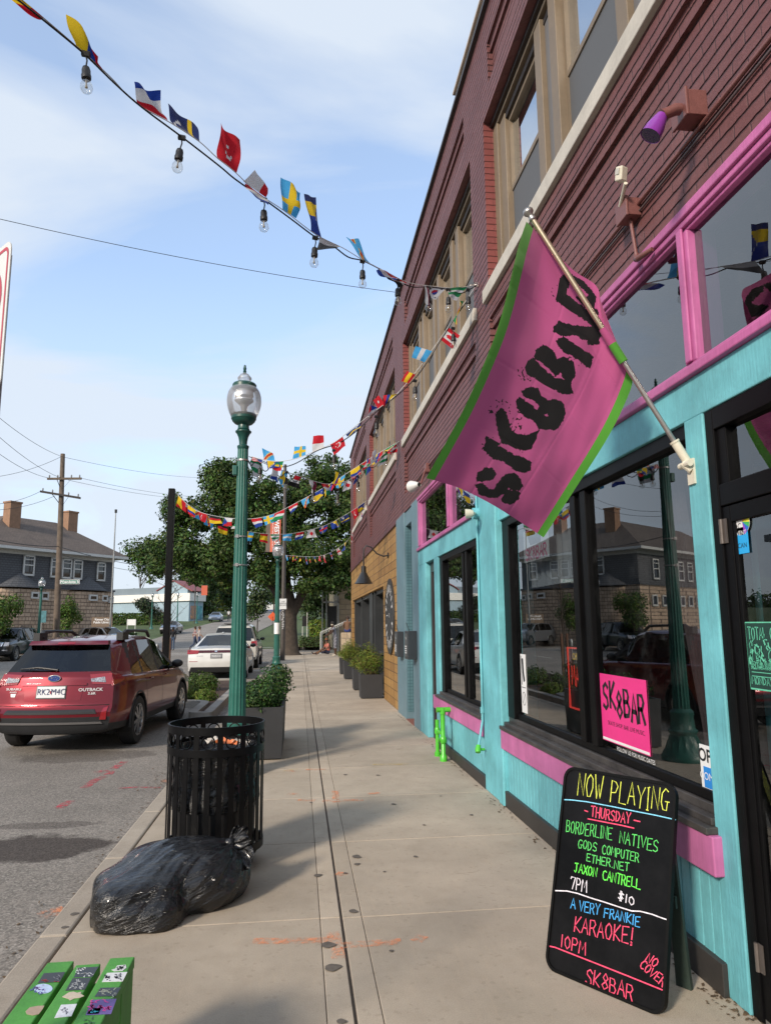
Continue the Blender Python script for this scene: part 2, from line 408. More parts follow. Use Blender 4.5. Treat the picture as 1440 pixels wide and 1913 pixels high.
def concrete(name, c, dirt=.5, grain=.5):
    b = NB(name); v = b.coord()
    big = b.noise(v, .9, 6, .65); mid = b.noise(v, 5, 6, .6); fine = b.noise(v, 190, 3, .7)
    st = b.noise(b.new('ShaderNodeMapping', {0: v, 'Scale': (14, 1.6, 4)}).outputs[0], 3.0, 4)
    col = b.mixc(b.ramp(big, [(.33, 0.), (.66, 1.)]), tuple(x * .80 for x in c), tuple(min(1, x * 1.1) for x in c))
    col = b.mixc(b.math('MULTIPLY', b.ramp(mid, [(.5, 0.), (.8, 1.)]), dirt * .7), col, (c[0] * .62, c[1] * .58, c[2] * .54))
    col = b.mixc(b.math('MULTIPLY', b.ramp(st, [(.5, 0.), (.72, 1.)]), .22), col, (c[0] * 1.12, c[1] * 1.06, c[2] * .98))
    isl = b.new('ShaderNodeNewGeometry').outputs['Random Per Island']
    col = b.mixc(1.0, col, b.ramp(isl, [(0., .90), (1., 1.07)]), 'MULTIPLY')
    crk = b.new('ShaderNodeTexVoronoi', {'Vector': b.new('ShaderNodeVectorMath', {0: v, 1: b.new('ShaderNodeTexNoise', {'Vector': v, 'Scale': 2.2, 'Detail': 5.}).outputs['Color']}, operation='ADD').outputs[0], 'Scale': .33}, feature='DISTANCE_TO_EDGE').outputs['Distance']
    col = b.mixc(b.math('MULTIPLY', b.math('MULTIPLY', b.ramp(crk, [(.0015, 1.), (.004, 0.)]), b.ramp(big, [(.52, 0.), (.6, 1.)])), .6), col, (c[0] * .3, c[1] * .28, c[2] * .25))
    sp_ = b.new('ShaderNodeTexVoronoi', {'Vector': v, 'Scale': 55.}).outputs['Color']; sp_ = b.new('ShaderNodeSeparateColor', {0: sp_}).outputs[0]
    col = b.mixc(b.math('MULTIPLY', b.ramp(sp_, [(.95, 0.), (.98, 1.)]), .22), col, (c[0] * .45, c[1] * .43, c[2] * .4))
    col = b.mixc(grain, col, b.ramp(fine, [(.25, .35), (.6, 1.), (.8, 1.25)]), 'MULTIPLY')
    b.set(Base_Color=col, Roughness=.9, Specular_IOR_Level=.25)
    sw = b.noise(b.new('ShaderNodeMapping', {0: v, 'Scale': (1, 26, 4)}).outputs[0], 6, 3)
    b.bump(b.math('ADD', b.math('MULTIPLY', fine, .5), b.math('MULTIPLY', sw, .7)), .35, .004)
    MATS[name] = b.m; return b.m
CONC = concrete('concrete', (.445, .378, .298))
KERB = concrete('kerb_concrete', (.38, .33, .27), .7)
GREYC = concrete('grey_concrete', (.34, .325, .30), .5)

def asphalt():
    b = NB('asphalt'); v = b.coord()
    vo = b.new('ShaderNodeTexVoronoi', {'Vector': v, 'Scale': 95.}).outputs['Color']
    sp = b.new('ShaderNodeSeparateColor', {0: vo}).outputs[0]
    vo2 = b.new('ShaderNodeTexVoronoi', {'Vector': v, 'Scale': 38.}).outputs['Color']
    sp2 = b.new('ShaderNodeSeparateColor', {0: vo2}).outputs[1]
    big = b.noise(v, .55, 6, .62); mid = b.noise(v, 3.2, 5)
    col = b.mixc(b.ramp(sp, [(.0, 0.), (.55, .35), (1., 1.)]), (.135, .123, .108), (.36, .328, .29))
    col = b.mixc(b.ramp(sp2, [(.55, 0.), (.95, .6)]), col, (.27, .24, .21))
    col = b.mixc(1.0, col, b.ramp(big, [(.3, .78), (.7, 1.12)]), 'MULTIPLY')
    # dark oil stain where cars park, edge broken up by noise
    s = b.new('ShaderNodeSeparateXYZ', {0: v})
    def blob(cx, cy, rx, ry, k):
        dx_ = b.math('DIVIDE', b.math('SUBTRACT', s.outputs[0], cx), rx); dy_ = b.math('DIVIDE', b.math('SUBTRACT', s.outputs[1], cy), ry)
        d = b.math('ADD', b.math('POWER', b.math('ABSOLUTE', dx_), 2.), b.math('POWER', b.math('ABSOLUTE', dy_), 2.))
        d = b.math('ADD', d, b.math('MULTIPLY', b.math('SUBTRACT', b.noise(v, 2.6, 5, .65), .5), 2.6))
        return b.math('MULTIPLY', b.ramp(d, [(.62, 1.), (.95, 0.)]), k)
    st = b.math('MAXIMUM', b.math('MAXIMUM', blob(-2.12, 6.35, .62, .42, .92), blob(-2.75, 6.35, .7, .42, .9)), b.math('MAXIMUM', blob(-2.25, 7.05, .5, .12, .5), blob(-2.9, 10.6, 1.1, .5, .45)))
    col = b.mixc(st, col, b.mixc(sp, (.030, .024, .022), (.085, .07, .06)))
    b.set(Base_Color=col, Roughness=.88, Specular_IOR_Level=.3)
    b.bump(b.math('ADD', b.math('MULTIPLY', sp, .6), b.math('MULTIPLY', sp2, .6)), .9, .008)
    MATS['asphalt'] = b.m; return b.m
ASPH = asphalt()
GRASS = pm('grass_ground', (.055, .085, .022), .95, vs=1.2, var=.3, bump=.6, bs=40, bdist=.03)
WHITEP = pm('road_paint', (.62, .60, .55), .8, var=.12, vs=9)

g = G()
ys = [-60, 0, 30, 50, 58] + [58 + 2 * k for k in range(1, 8)] + [90, 110, 140, 175, 260, 420, 900]
def sheet(g, x0, x1, yy, dz):
    for a, b_ in zip(yy[:-1], yy[1:]): g.quad((x0, a, gz(a) + dz), (x1, a, gz(a) + dz), (x1, b_, gz(b_) + dz), (x0, b_, gz(b_) + dz))
sheet(g, -500, 500, ys, -.05)
g.build('ground', GRASS, kind='structure')
g = G(); sheet(g, -16.6, -1.30, [y for y in ys if -60 <= y <= 58], 0)
for a, b_ in zip([58] + [y for y in ys if 58 < y < 260], [y for y in ys if 58 < y <= 260]):
    sh = lambda y: max(0., y - 85) * .06
    g.quad((-15.0 + sh(a), a, gz(a)), (-5.2 + sh(a), a, gz(a)), (-5.2 + sh(b_), b_, gz(b_)), (-15.0 + sh(b_), b_, gz(b_)))
g.box(-60, -16.6, 47.2, 57.8, -.2, -.12); g.box(-1.30, 60, 49.5, 58, -.2, -.12)
g.build('road', ASPH, kind='structure')
# painted crossing lines, stop bars and utility marks on the asphalt
g = G()
for x0, x1, y0, y1 in ((-16.2, -2.2, 47.6, 47.9), (-16.2, -2.2, 50.2, 50.5), (-16.2, -2.2, 61.0, 61.3)):
    g.quad((x0, y0, gz(y0) + .004), (x1, y0, gz(y0) + .004), (x1, y1, gz(y1) + .004), (x0, y1, gz(y1) + .004))
for y0 in (23.4, 29.6, 36.0, 42.0):
    g.quad((-4.25, y0, -.116), (-1.6, y0, -.116), (-1.6, y0 + .1, -.116), (-4.25, y0 + .1, -.116))
for y0 in range(-20, 46, 7):
    g.quad((-9.05, y0, -.116), (-8.93, y0, -.116), (-8.93, y0 + 3, -.116), (-9.05, y0 + 3, -.116))
g.build('road_marking', WHITEP, kind='structure')

def spray(name, c, op=.7):
    b = NB(name); v = b.coord()
    b.set(Base_Color=c, Roughness=.9)
    f = b.math('MULTIPLY', b.ramp(b.math('ADD', b.math('MULTIPLY', b.noise(v, 14, 5, .7), .7), b.math('MULTIPLY', b.noise(v, 90, 3), .3)), [(.45, 0.), (.6, 1.)]), op)
    t = b.new('ShaderNodeBsdfTransparent'); m = b.new('ShaderNodeMixShader', {0: f, 1: t.outputs[0], 2: b.b.outputs[0]})
    b.l.new(m.outputs[0], b.out.inputs[0]); return b.m
SPR_R = spray('spray_red', (.55, .06, .09), .75); SPR_O = spray('spray_orange', (.85, .30, .13), .6); SPR_Y = spray('spray_yellow', (.75, .55, .10), .45)
UP = Vector((0, 0, 1))
def mark(g, pix, w, z):
    g.ribbon([atz(x, y, z - .0) for x, y in pix], w, UP, .004)
g = G()
for p in ([(160, 1471), (178, 1458), (194, 1452)], [(183, 1443), (196, 1440)], [(203, 1447), (208, 1441)], [(213, 1436), (232, 1424)], [(112, 1509), (130, 1498)]): mark(g, p, .10, -.12)
mark(g, [(225, 1473), (255, 1471), (298, 1472)], .05, -.12)
g.build('spray_mark', SPR_R, kind='structure')
g = G()
mark(g, [(88, 1709), (110, 1703)], .14, -.12); mark(g, [(305, 1462), (309, 1457)], .08, -.12)
for p in ([(480, 1759), (540, 1759), (606, 1757)], [(642, 1767), (700, 1763), (742, 1760)], [(780, 1757), (786, 1752)], [(622, 1745), (627, 1765), (632, 1788)],
          [(560, 1495), (585, 1496)], [(606, 1497), (640, 1496), (675, 1495)], [(626, 1478), (628, 1499)], [(690, 1483), (706, 1482)], [(540, 1484), (552, 1484)], [(430, 1490), (470, 1489)], [(634, 1633), (642, 1634)], [(575, 1438), (606, 1438)], [(540, 1440), (545, 1442)]):
    mark(g, p, .07, 0)
g.build('spray_mark', SPR_O, kind='structure')
g = G()
for p in ([(535, 1441), (552, 1437)], [(700, 1429), (760, 1428)], [(880, 1430), (900, 1424)]): mark(g, p, .07, 0)
g.build('spray_mark', SPR_Y, kind='structure')

# ---- near pavement: slabs with open joints, kerb, gum spots
GAP = pm('joint_dirt', (.115, .09, .07), .95, bump=.5)
g = G(); g.cur = 0
xs = [(-1.205, .128), (.131, .241), (.256, .362), (.365, 1.98)]
yj = [-3.0 + 1.43 * k for k in range(0, 44)]
yj = [y + .005 for y in yj]
off = 4.31 - min(yj, key=lambda q: abs(q - 4.31))
yj = [y + off for y in yj]
for k, (a, b_) in enumerate(zip(yj[:-1], yj[1:])):
    for i, (x0, x1) in enumerate(xs):
        o_ = 0.012 if i < 2 else 0.
        g.box(x0, x1, a + .003 + o_, b_ - .003 + o_, -.15, 0)
g.cur = 1
g.box(-1.208, 1.98, yj[0], yj[-1], -.16, -.014)
side = g.build('sidewalk', [CONC, GAP], kind='structure', bevel=.004)
g = G(); g.box(-1.3, 6.0, yj[-1], 49.4, -.15, 0); g.box(1.98, 6, 27, yj[-1], -.15, 0); g.box(-1.0, 9, 58.2, 61.5, -.15, .15)
g.build('sidewalk', CONC, kind='structure')
gum = pm('gum_stain', (.115, .098, .082), .9, var=.25, vs=30)
g = G()
for px, py, w in ((614, 1765, 26), (622, 1807, 30), (666, 1600, 20), (667, 1614, 12), (660, 1702, 18), (638, 1908, 18), (594, 1635, 16), (735, 1502, 10), (645, 1447, 8), (706, 1448, 8), (731, 1776, 9), (718, 1628, 6), (645, 1631, 9), (581, 1499, 7), (140, 1707, 14), (122, 1732, 12), (776, 1600, 10), (880, 1522, 9), (792, 1541, 7), (823, 1487, 5)):
    c = atz(px, py, .004); rr = w / 1330 * math.hypot(c.x, c.y) * .42
    ph = random.random() * 6
    g.poly([(c.x + rr * math.cos(a) * (1 + .22 * math.sin(2 * a + ph) + .12 * math.sin(5 * a + ph)), c.y + rr * 1.1 * math.sin(a) * (1 + .15 * math.sin(3 * a + ph)), .0045) for a in [2 * math.pi * q / 14 for q in range(14)]])
g.build('pavement_stain', gum, kind='structure')
# kerb stones
g = G(); yk = [4.29 + 1.3 * k for k in range(-8, 36)]
for a, b_ in zip(yk[:-1], yk[1:]):
    g.box(-1.365, -1.219, a + .003, b_ - .003, -.3, .002)
g.build('kerb', KERB, kind='structure', bevel=.014)
g = G(); g.box(-1.36, -1.20, yk[0], yk[-1], -.3, -.02); g.build('kerb', GAP, kind='structure')
# leaf litter and pebbles on pavement edge and gutter
lit = pm('leaf_litter', (.10, .065, .035), .9, var=.4, vs=40)
g = G()
def scrap(g, x, y, z, s):
    a = random.random() * 6.28; u = Vector((math.cos(a), math.sin(a), random.uniform(-.3, .3))) * s; v = Vector((-math.sin(a), math.cos(a), random.uniform(-.3, .3))) * s * random.uniform(.3, .8)
    c = Vector((x, y, z + s * .35)); g.quad(c - u, c - v, c + u, c + v)
for k in range(240):
    y = random.uniform(2.6, 14); scrap(g, 1.80 + random.gauss(0, .028) + (.05 if y < 3.2 else 0), y, .001, random.uniform(.006, .018))
for k in range(130):
    scrap(g, random.gauss(1.85, .05), random.uniform(2.72, 3.3), .001, random.uniform(.006, .016))
for k in range(420):
    y = random.uniform(3, 22); scrap(g, -1.38 - abs(random.gauss(0, .10)), y, -.119, random.uniform(.006, .02))
for k in range(140): scrap(g, random.gauss(-1.55, .10), random.gauss(8.9, .5), -.115, random.uniform(.006, .02))
g.build('leaf_litter', lit, kind='stuff')

# ---- planted kerb bed in the street
def rounded(poly, r, n=5):
    out = []
    m = len(poly)
    for k in range(m):
        p0, p1, p2 = Vector(poly[k - 1]), Vector(poly[k]), Vector(poly[(k + 1) % m])
        a = (p0 - p1); b_ = (p2 - p1); d = min(r, a.length * .45, b_.length * .45)
        a.normalize(); b_.normalize(); s = p1 + a * d; e = p1 + b_ * d
        for q in range(n + 1):
            t = q / n; out.append(s * (1 - t) ** 2 + p1 * 2 * t * (1 - t) + e * t * t)
    return out
def inset(poly, d):
    out = []; m = len(poly)
    for k in range(m):
        t = (poly[(k + 1) % m] - poly[k - 1]).normalized(); out.append(poly[k] + Vector((-t.y, t.x)) * d)
    return out
bed = rounded([(-1.62, 14.05), (-1.62, 23.2), (-4.3, 23.2), (-4.3, 17.2), (-2.08, 16.3), (-2.08, 14.15)], .3)
bin_ = inset(bed, .17)
g = G(); n = len(bed)
for k in range(n):
    a, b_, c, d = bed[k], bed[(k + 1) % n], bin_[(k + 1) % n], bin_[k]
    g.quad((*a, -.2), (*b_, -.2), (*b_, .04), (*a, .04)); g.quad((*a, .04), (*b_, .04), (*c, .04), (*d, .04)); g.quad((*d, .04), (*c, .04), (*c, -.1), (*d, -.1))
g.build('kerb', GREYC, kind='structure', bevel=0)
b = NB('mulch'); v = b.coord(); vo = b.new('ShaderNodeTexVoronoi', {'Vector': v, 'Scale': 42.}); sp_ = b.new('ShaderNodeSeparateColor', {0: vo.outputs['Color']}).outputs[0]
b.set(Base_Color=b.mixc(sp_, (.022, .013, .009), (.10, .055, .036)), Roughness=.95); b.bump(sp_, 1., .03); MULCH = b.m
g = G(); g.poly([(*p, -.015) for p in bin_]); g.build('soil', MULCH, kind='structure')

# ---- far side pavement, kerb and lawn
g = G(); g.box(-19.2, -16.75, -40, 46.8, -.2, .02); g.build('sidewalk', GREYC, kind='structure')
g = G(); g.box(-16.75, -16.6, -40, 46.8, -.2, .025); g.build('kerb', KERB, kind='structure', bevel=.015)
# ================================================================== brick corner building
BR = brick_mat('maroon_brick', (.142, .053, .052), (.124, .046, .046), (.034, .013, .014), mw=.017, strength=1.0)
BRJ = brick_mat('red_brick_return', (.20, .052, .046), (.165, .042, .040), (.06, .018, .016), strength=.7)
STONE = pm('stone_sill', (.47, .44, .39), .85, var=.12, vs=4, bump=.3, bs=50)
def chipped(name, c, under=(.55, .5, .3), amt=.03, rough=.42, bs=38, bump=.35):
    """thick gloss house paint with brush relief and small chips"""
    b = NB(name); v = b.coord()
    n1 = b.noise(v, 2.3, 6, .6); fine = b.noise(v, 120, 4, .65); mid = b.noise(v, bs, 3, .5)
    grain = b.noise(b.new('ShaderNodeMapping', {0: v, 'Scale': (30, 30, 2)}).outputs[0], 3., 3)
    col = b.mixc(b.ramp(n1, [(.34, 0.), (.68, 1.)]), tuple(x * .74 for x in c), tuple(min(1, x * 1.08 + .012) for x in c))
    br_ = b.noise(b.new('ShaderNodeMapping', {0: v, 'Scale': (40, 40, 1.2)}).outputs[0], 2.5, 4, .6)
    col = b.mixc(.5, col, b.ramp(br_, [(.32, .80), (.68, 1.10)]), 'MULTIPLY')
    ch = b.ramp(b.math('ADD', b.math('MULTIPLY', b.noise(v, 26, 6, .75), .75), b.math('MULTIPLY', n1, .25)), [(.70 - amt, 0.), (.715 - amt, 1.)])
    dirt = b.math('MAXIMUM', b.ramp(b.noise(v, 6, 7, .7), [(.5, 0.), (.8, .45)]), b.ramp(b.noise(b.new('ShaderNodeMapping', {0: v, 'Scale': (5, 5, .5)}).outputs[0], 4., 6, .65), [(.55, 0.), (.75, .35)]))
    col = b.mixc(dirt, col, tuple(x * .45 + .02 for x in c))
    col = b.mixc(ch, col, under)
    b.set(Base_Color=col, Roughness=b.math('ADD', rough, b.math('MULTIPLY', n1, .2)), Specular_IOR_Level=.45)
    h = b.math('ADD', b.math('ADD', b.math('MULTIPLY', mid, .5), b.math('MULTIPLY', grain, .5)), b.math('ADD', b.math('MULTIPLY', fine, .15), b.math('MULTIPLY', ch, -.5)))
    b.bump(h, bump, .006); MATS[name] = b.m; return b.m
TURQ = chipped('turquoise_paint', (.145, .46, .515), (.34, .40, .26), .035, .45, 38, .6)
TURQ_R = chipped('rough_turquoise_paint', (.14, .46, .515), (.36, .38, .24), .02, .5, 24, .9)
PINK = chipped('pink_paint', (.47, .115, .30), (.30, .06, .17), -.02, .38)
PINKB = chipped('pink_board_paint', (.50, .14, .33), (.35, .09, .2), -.04, .5, 60, .12)
TAN = pm('tan_window_trim', (.175, .132, .088), .55, var=.1, vs=3, bump=.1)
TANG = pm('grey_window_trim', (.13, .125, .125), .5, var=.08, vs=3, bump=.08)
BLK = pm('black_frame', (.0035, .0035, .004), .45, spec=.12, var=.25, vs=6, bump=.05)
DKBRN = pm('dark_brown_frame', (.022, .016, .014), .4, var=.2, vs=6)
SILLD = pm('weathered_sill', (.055, .05, .047), .5, var=.3, vs=6, bump=.35, bs=40, c2=(.022, .02, .02))
BASEB = pm('dark_base_board', (.030, .027, .025), .55, var=.2, vs=5, bump=.1)
GL = glass_mat('shop_glass', (.42, .46, .48), .13)
GLU = glass_mat('upper_glass', (.55, .58, .6), .62)
GLT = glass_mat('transom_glass', (.30, .34, .38), .17)
b = NB('insect_screen'); v = yzmap(b, 260, 260); ck = b.new('ShaderNodeTexChecker', {'Vector': v, 'Scale': 1.}).outputs['Fac']
b.set(Base_Color=b.mixc(ck, (.075, .076, .078), (.12, .122, .125)), Roughness=.6, Metallic=.2); SCR = b.m
WOOD_IN = pm('room_floor', (.10, .075, .055), .7)
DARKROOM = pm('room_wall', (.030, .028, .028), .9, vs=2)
b = NB('window_blind'); s = b.new('ShaderNodeSeparateXYZ', {0: b.coord()})
wv = b.math('FRACT', b.math('MULTIPLY', s.outputs[2], 38.)); b.set(Base_Color=b.mixc(b.ramp(wv, [(.15, 0.), (.3, 1.)]), (.18, .19, .2), (.55, .56, .56)), Roughness=.7); BLIND = b.m

bld = thing('brick_building', 'two-storey maroon painted brick building with turquoise and pink shop front beside the pavement', 'building', (3.0, 12, 0))
PX = 1.88
bays = [(2.0, 6.65), (7.25, 12.65), (13.85, 19.2), (20.2, 25.4)]
piers = [(-3.0, 2.0), (6.65, 7.25), (12.65, 13.85), (19.2, 20.2), (25.4, 26.7)]
g = G()
g.box(PX, 3.0, -3, 26.7, 3.665, 3.98)                                   # belt
for a, b_ in bays:
    g.box(PX + .055, 3.0, a, b_, 3.98, 4.585)                           # recessed field
    g.box(PX + .028, 3.0, a, b_, 4.585, 4.69); g.box(PX, 3.0, a, b_, 4.69, 4.884)
    g.box(PX, 3.0, a, b_, 6.88, 7.15)
    g.box(PX + .055, 3.0, a + .25, b_ - .25, 7.15, 7.52); g.box(PX + .028, 3.0, a + .25, b_ - .25, 7.52, 7.62)
    g.box(PX, 3.0, a, a + .25, 7.15, 7.62); g.box(PX, 3.0, b_ - .25, b_, 7.15, 7.62)
    g.box(PX, 3.0, a, b_, 7.62, 8.0)
for a, b_ in piers: g.box(PX - .0, 3.0, a, b_, 3.98, 8.0)
g.box(PX, 3.0, -3, 2.0, 3.98, 8.0) if False else None
g.box(3.0, 14, -3, 26.7, 3.0, 7.9)
g.box(2.0, 14, 26.3, 26.68, 0, 7.9)
g.build('wall', BR, bld)
for a, b_ in bays:                                                       # redder brick returns of the window openings
    for q in (a, b_): G().box(PX + .002, 2.2, q - .007, q + .007, 5.03, 6.88).build('window_return', BRJ, bld)
g = G(); g.box(1.835, 3.1, -3, 26.75, 8.0, 8.045); g.build('coping', pm('dark_coping', (.035, .03, .03), .5), bld)
g = G(); g.box(1.93, 2.3, 6.35, 8.05, 8.045, 8.40); g.box(1.90, 2.35, 6.3, 8.1, 8.40, 8.43); g.build('parapet_stub', pm('tan_parapet', (.42, .35, .29), .8), bld); G().box(1.93, 2.2, 14.0, 15.2, 8.045, 8.3).build('parapet_stub', MATS['tan_parapet'], bld)
for a, b_ in bays:
    g = G(); g.box(1.84, 2.0, a - .11, b_ + .11, 4.885, 5.03); g.build('window_sill', STONE, bld, bevel=.008)

# ---- upper windows
def upper_window(a, b_, n):
    g = G(); g.cur = 0
    z0, z1 = 5.03, 6.88
    fw, mw = .34, .50
    # frame in stepped layers: outer mould, posts, head
    g.box(1.985, 2.12, a, a + fw * .45, z0, z1 - .10); g.box(1.985, 2.12, b_ - fw * .45, b_, z0, z1 - .10)
    g.box(2.01, 2.12, a + fw * .45, a + fw, z0, z1 - .13); g.box(2.01, 2.12, b_ - fw, b_ - fw * .45, z0, z1 - .13)
    g.box(1.99, 2.12, a, b_, z1 - .10, z1 - .055)
    sw = (b_ - a - 2 * fw - (n - 1) * mw) / n
    sash = []
    y = a + fw
    for k in range(n):
        sash.append((y, y + sw)); y += sw
        if k < n - 1:
            g.box(1.985, 2.12, y, y + .15, z0, z1 - .13); g.box(1.985, 2.12, y + mw - .15, y + mw, z0, z1 - .13)
            g.cur = 1; g.box(2.03, 2.12, y + .15, y + mw - .15, z0, z1 - .13); g.cur = 0
            y += mw
    g.cur = 2; g.box(1.955, 2.12, a, b_, z1 - .055, z1); g.box(2.02, 2.12, a, b_, z1 - .19, z1 - .13)
    w = g.build('window', [TAN, TANG, DKBRN], bld, bevel=.006)
    for y0, y1 in sash:
        s = G(); zm = 5.90
        for q0, q1, za, zb in ((y0, y0 + .035, z0, z1 - .19), (y1 - .035, y1, z0, z1 - .19), (y0 + .035, y1 - .035, z0, z0 + .05), (y0 + .035, y1 - .035, zm - .03, zm + .02), (y0 + .035, y1 - .035, z1 - .24, z1 - .19)):
            s.box(2.05, 2.10, q0, q1, za, zb)
        s.build('sash', TAN, w)
        s = G(); s.quad((2.085, y0 + .035, zm + .02), (2.085, y1 - .035, zm + .02), (2.085, y1 - .035, z1 - .24), (2.085, y0 + .035, z1 - .24)); s.build('upper_pane', GLU, w)
        s = G(); s.quad((2.062, y0 + .035, z0 + .05), (2.062, y1 - .035, z0 + .05), (2.062, y1 - .035, zm - .03), (2.062, y0 + .035, zm - .03)); s.build('insect_screen', SCR, w)
        s = G(); s.quad((2.16, y0, z0), (2.16, y1, z0), (2.16, y1, z1 - .19), (2.16, y0, z1 - .19)); s.build('blind', BLIND, w)
for (a, b_), n in zip(bays, (3, 4, 4, 4)): upper_window(a, b_, n)

# ---- ground floor: near shop unit
g = G()
g.box(PX, 2.10, -3, 6.58, 2.60, 2.80)                                    # header
g.box(PX - .004, 2.1, 3.055, 3.215, 0, 2.60)                             # slim pier by the door
g.box(PX + .012, 2.1, 3.215, 6.58, .14, .505)                            # stall riser behind the beadboard
g.build('shop_front', TURQ, bld, bevel=.006)
g = G()                                                                  # beadboard: narrow boards with V joints
y = 3.215
while y < 6.57:
    g.box(PX - .002, PX + .014, y + .003, min(y + .084, 6.58) - .003, .12, .505); y += .084
g.build('beadboard', TURQ, bld, bevel=.004)
g = G(); g.box(PX - .03, 2.2, 6.58, 7.26, 0, 3.665); g.box(PX - .045, 2.0, 6.56, 6.72, .0, 2.9); g.build('pier', TURQ_R, bld, bevel=.012)
g = G(); g.box(PX - .03, 2.0, 3.20, 6.575, 0, .138); g.build('base_board', BASEB, bld, bevel=.003)
g = G(); g.box(PX - .05, 2.0, 3.165, 6.578, .505, .675); g.build('sill_board', PINKB, bld, bevel=.006)
g = G()
g.box(PX - .062, 1.96, 3.19, 6.578, .676, .708); g.box(PX - .02, 1.97, 3.215, 6.578, .708, .742); g.box(PX + .03, 1.98, 3.22, 6.578, .742, .785)
g.build('sill', SILLD, bld, bevel=.004)
# pink transom frame
def transom(y0, y1, munts, z0=2.80, z1=3.664, gm=GLT):
    g = G()
    g.box(PX - .012, 2.05, y0, y1, z1 - .05, z1); g.box(PX + .004, 2.05, y0, y1, z1 - .085, z1 - .05); g.box(PX + .022, 2.05, y0, y1, z1 - .105, z1 - .085)
    g.box(PX - .03, 2.05, y0, y1, z0, z0 + .045); g.box(PX + .01, 2.05, y0, y1, z0 + .045, z0 + .08)
    for a, b_ in munts:
        g.box(PX + .012, 2.05, a, b_, z0 + .08, z1 - .105); g.box(PX - .004, PX + .012, a + .025, b_ - .025, z0 + .08, z1 - .085)
    t = g.build('transom_frame', PINK, bld, bevel=.007)
    ed = sorted([y0] + [q for m in munts for q in m] + [y1])
    for a, b_ in zip(ed[0::2], ed[1::2]):
        if b_ - a < .15: continue
        s = G(); s.quad((1.935, a, z0 + .08), (1.935, b_, z0 + .08), (1.935, b_, z1 - .105), (1.935, a, z1 - .105)); s.build('transom_pane', gm, t)
transom(-3, 6.58, [(3.085, 3.185), (.2, .33), (6.45, 6.579)])
transom(7.26, 11.28, [(8.87, 9.02), (11.12, 11.279)], 2.79, 3.664)
# big shop window
def shop_window(y0, y1, z0, z1, mull, jl, jr, nm='shop_window'):
    g = G()
    g.box(1.905, 2.02, y1 - jl, y1, z0, z1); g.box(1.905, 2.02, y0, y0 + jr, z0, z1)
    g.box(1.90, 2.02, y0 + jr, y1 - jl, z1 - .075, z1); g.box(1.93, 2.02, y0 + jr, y1 - jl, z0, z0 + .05)
    for a, b_ in mull:
        g.box(1.915, 2.02, a, a + .09, z0 + .05, z1 - .075); g.box(1.94, 2.02, a + .09, b_ - .09, z0 + .05, z1 - .075); g.box(1.915, 2.02, b_ - .09, b_, z0 + .05, z1 - .075)
    w = g.build(nm, BLK, bld, bevel=.004)
    ed = [y0 + jr] + [q for m in mull for q in m] + [y1 - jl]
    for a, b_ in zip(ed[0::2], ed[1::2]):
        s = G(); s.quad((1.95, a, z0 + .05), (1.95, b_, z0 + .05), (1.95, b_, z1 - .075), (1.95, a, z1 - .075)); s.build('pane', GL, w)
    return w
SW = shop_window(3.215, 6.58, .785, 2.599, [(4.58, 4.86)], .22, .035)
# door in its recess
g = G()
g.box(1.886, 2.02, 2.99, 3.054, 0, 2.598); g.box(1.886, 2.02, .9, 2.99, 2.50, 2.598); g.box(1.89, 2.02, .9, 2.99, 2.14, 2.24)
g.box(1.90, 2.02, 2.92, 2.99, 2.24, 2.50)
dfm = g.build('door_frame', BLK, bld, bevel=.004)
s = G(); s.quad((1.93, .9, 2.24), (1.93, 2.92, 2.24), (1.93, 2.92, 2.50), (1.93, .9, 2.50)); s.build('door_transom_pane', GL, dfm)
g = G()
g.box(1.896, 1.96, 2.93, 2.986, .02, 2.135); g.box(1.902, 1.96, 2.908, 2.93, .2, 2.06); g.box(1.896, 1.96, 1.1, 2.93, 2.06, 2.135); g.box(1.896, 1.96, 1.1, 2.93, .02, .22)
door = g.build('door', BLK, bld, bevel=.004)
s = G(); s.quad((1.915, 1.1, .2), (1.915, 2.91, .2), (1.915, 2.91, 2.07), (1.915, 1.1, 2.07)); s.build('door_pane', GL, door)
for z in (1.97, .20):
    s = G(); s.tube([(1.884, 2.988, z), (1.884, 2.988, z + .11)], .009, 8); s.box(1.888, 1.894, 2.955, 3.02, z, z + .11); s.build('hinge', pm('dull_metal', (.18, .155, .14), .5, metal=.7), door)
g = G(); g.box(1.90, 2.4, .4, 3.05, -.01, .02); g.build('threshold', pm('threshold_metal', (.3, .29, .27), .45, metal=.6), bld)
# far shop unit
g = G()
g.box(PX, 2.10, 7.26, 11.28, 2.55, 2.79)
g.box(PX - .002, 2.1, 9.66, 9.94, 0, 2.55); g.box(PX - .002, 2.1, 10.62, 11.28, 0, 2.55)
g.box(PX + .012, 2.1, 7.26, 9.66, .12, .505)
g.build('shop_front', TURQ, bld, bevel=.006)
g = G(); y = 7.27
while y < 9.64:
    g.box(PX - .002, PX + .014, y + .003, y + .081, .12, .505); y += .084
g.build('beadboard', TURQ, bld, bevel=.004)
g = G(); g.box(PX - .03, 2.0, 7.27, 9.65, 0, .118); g.build('base_board', BASEB, bld, bevel=.003)
g = G(); g.box(PX - .05, 2.0, 7.265, 9.93, .505, .675); g.build('sill_board', PINKB, bld, bevel=.006)
g = G(); g.box(PX - .075, 1.96, 7.265, 9.67, .676, .708); g.box(PX - .01, 1.97, 7.265, 9.66, .708, .742); g.build('sill', SILLD, bld, bevel=.004)
SW2 = shop_window(7.265, 9.66, .742, 2.548, [(8.10, 8.36)], .20, .06)
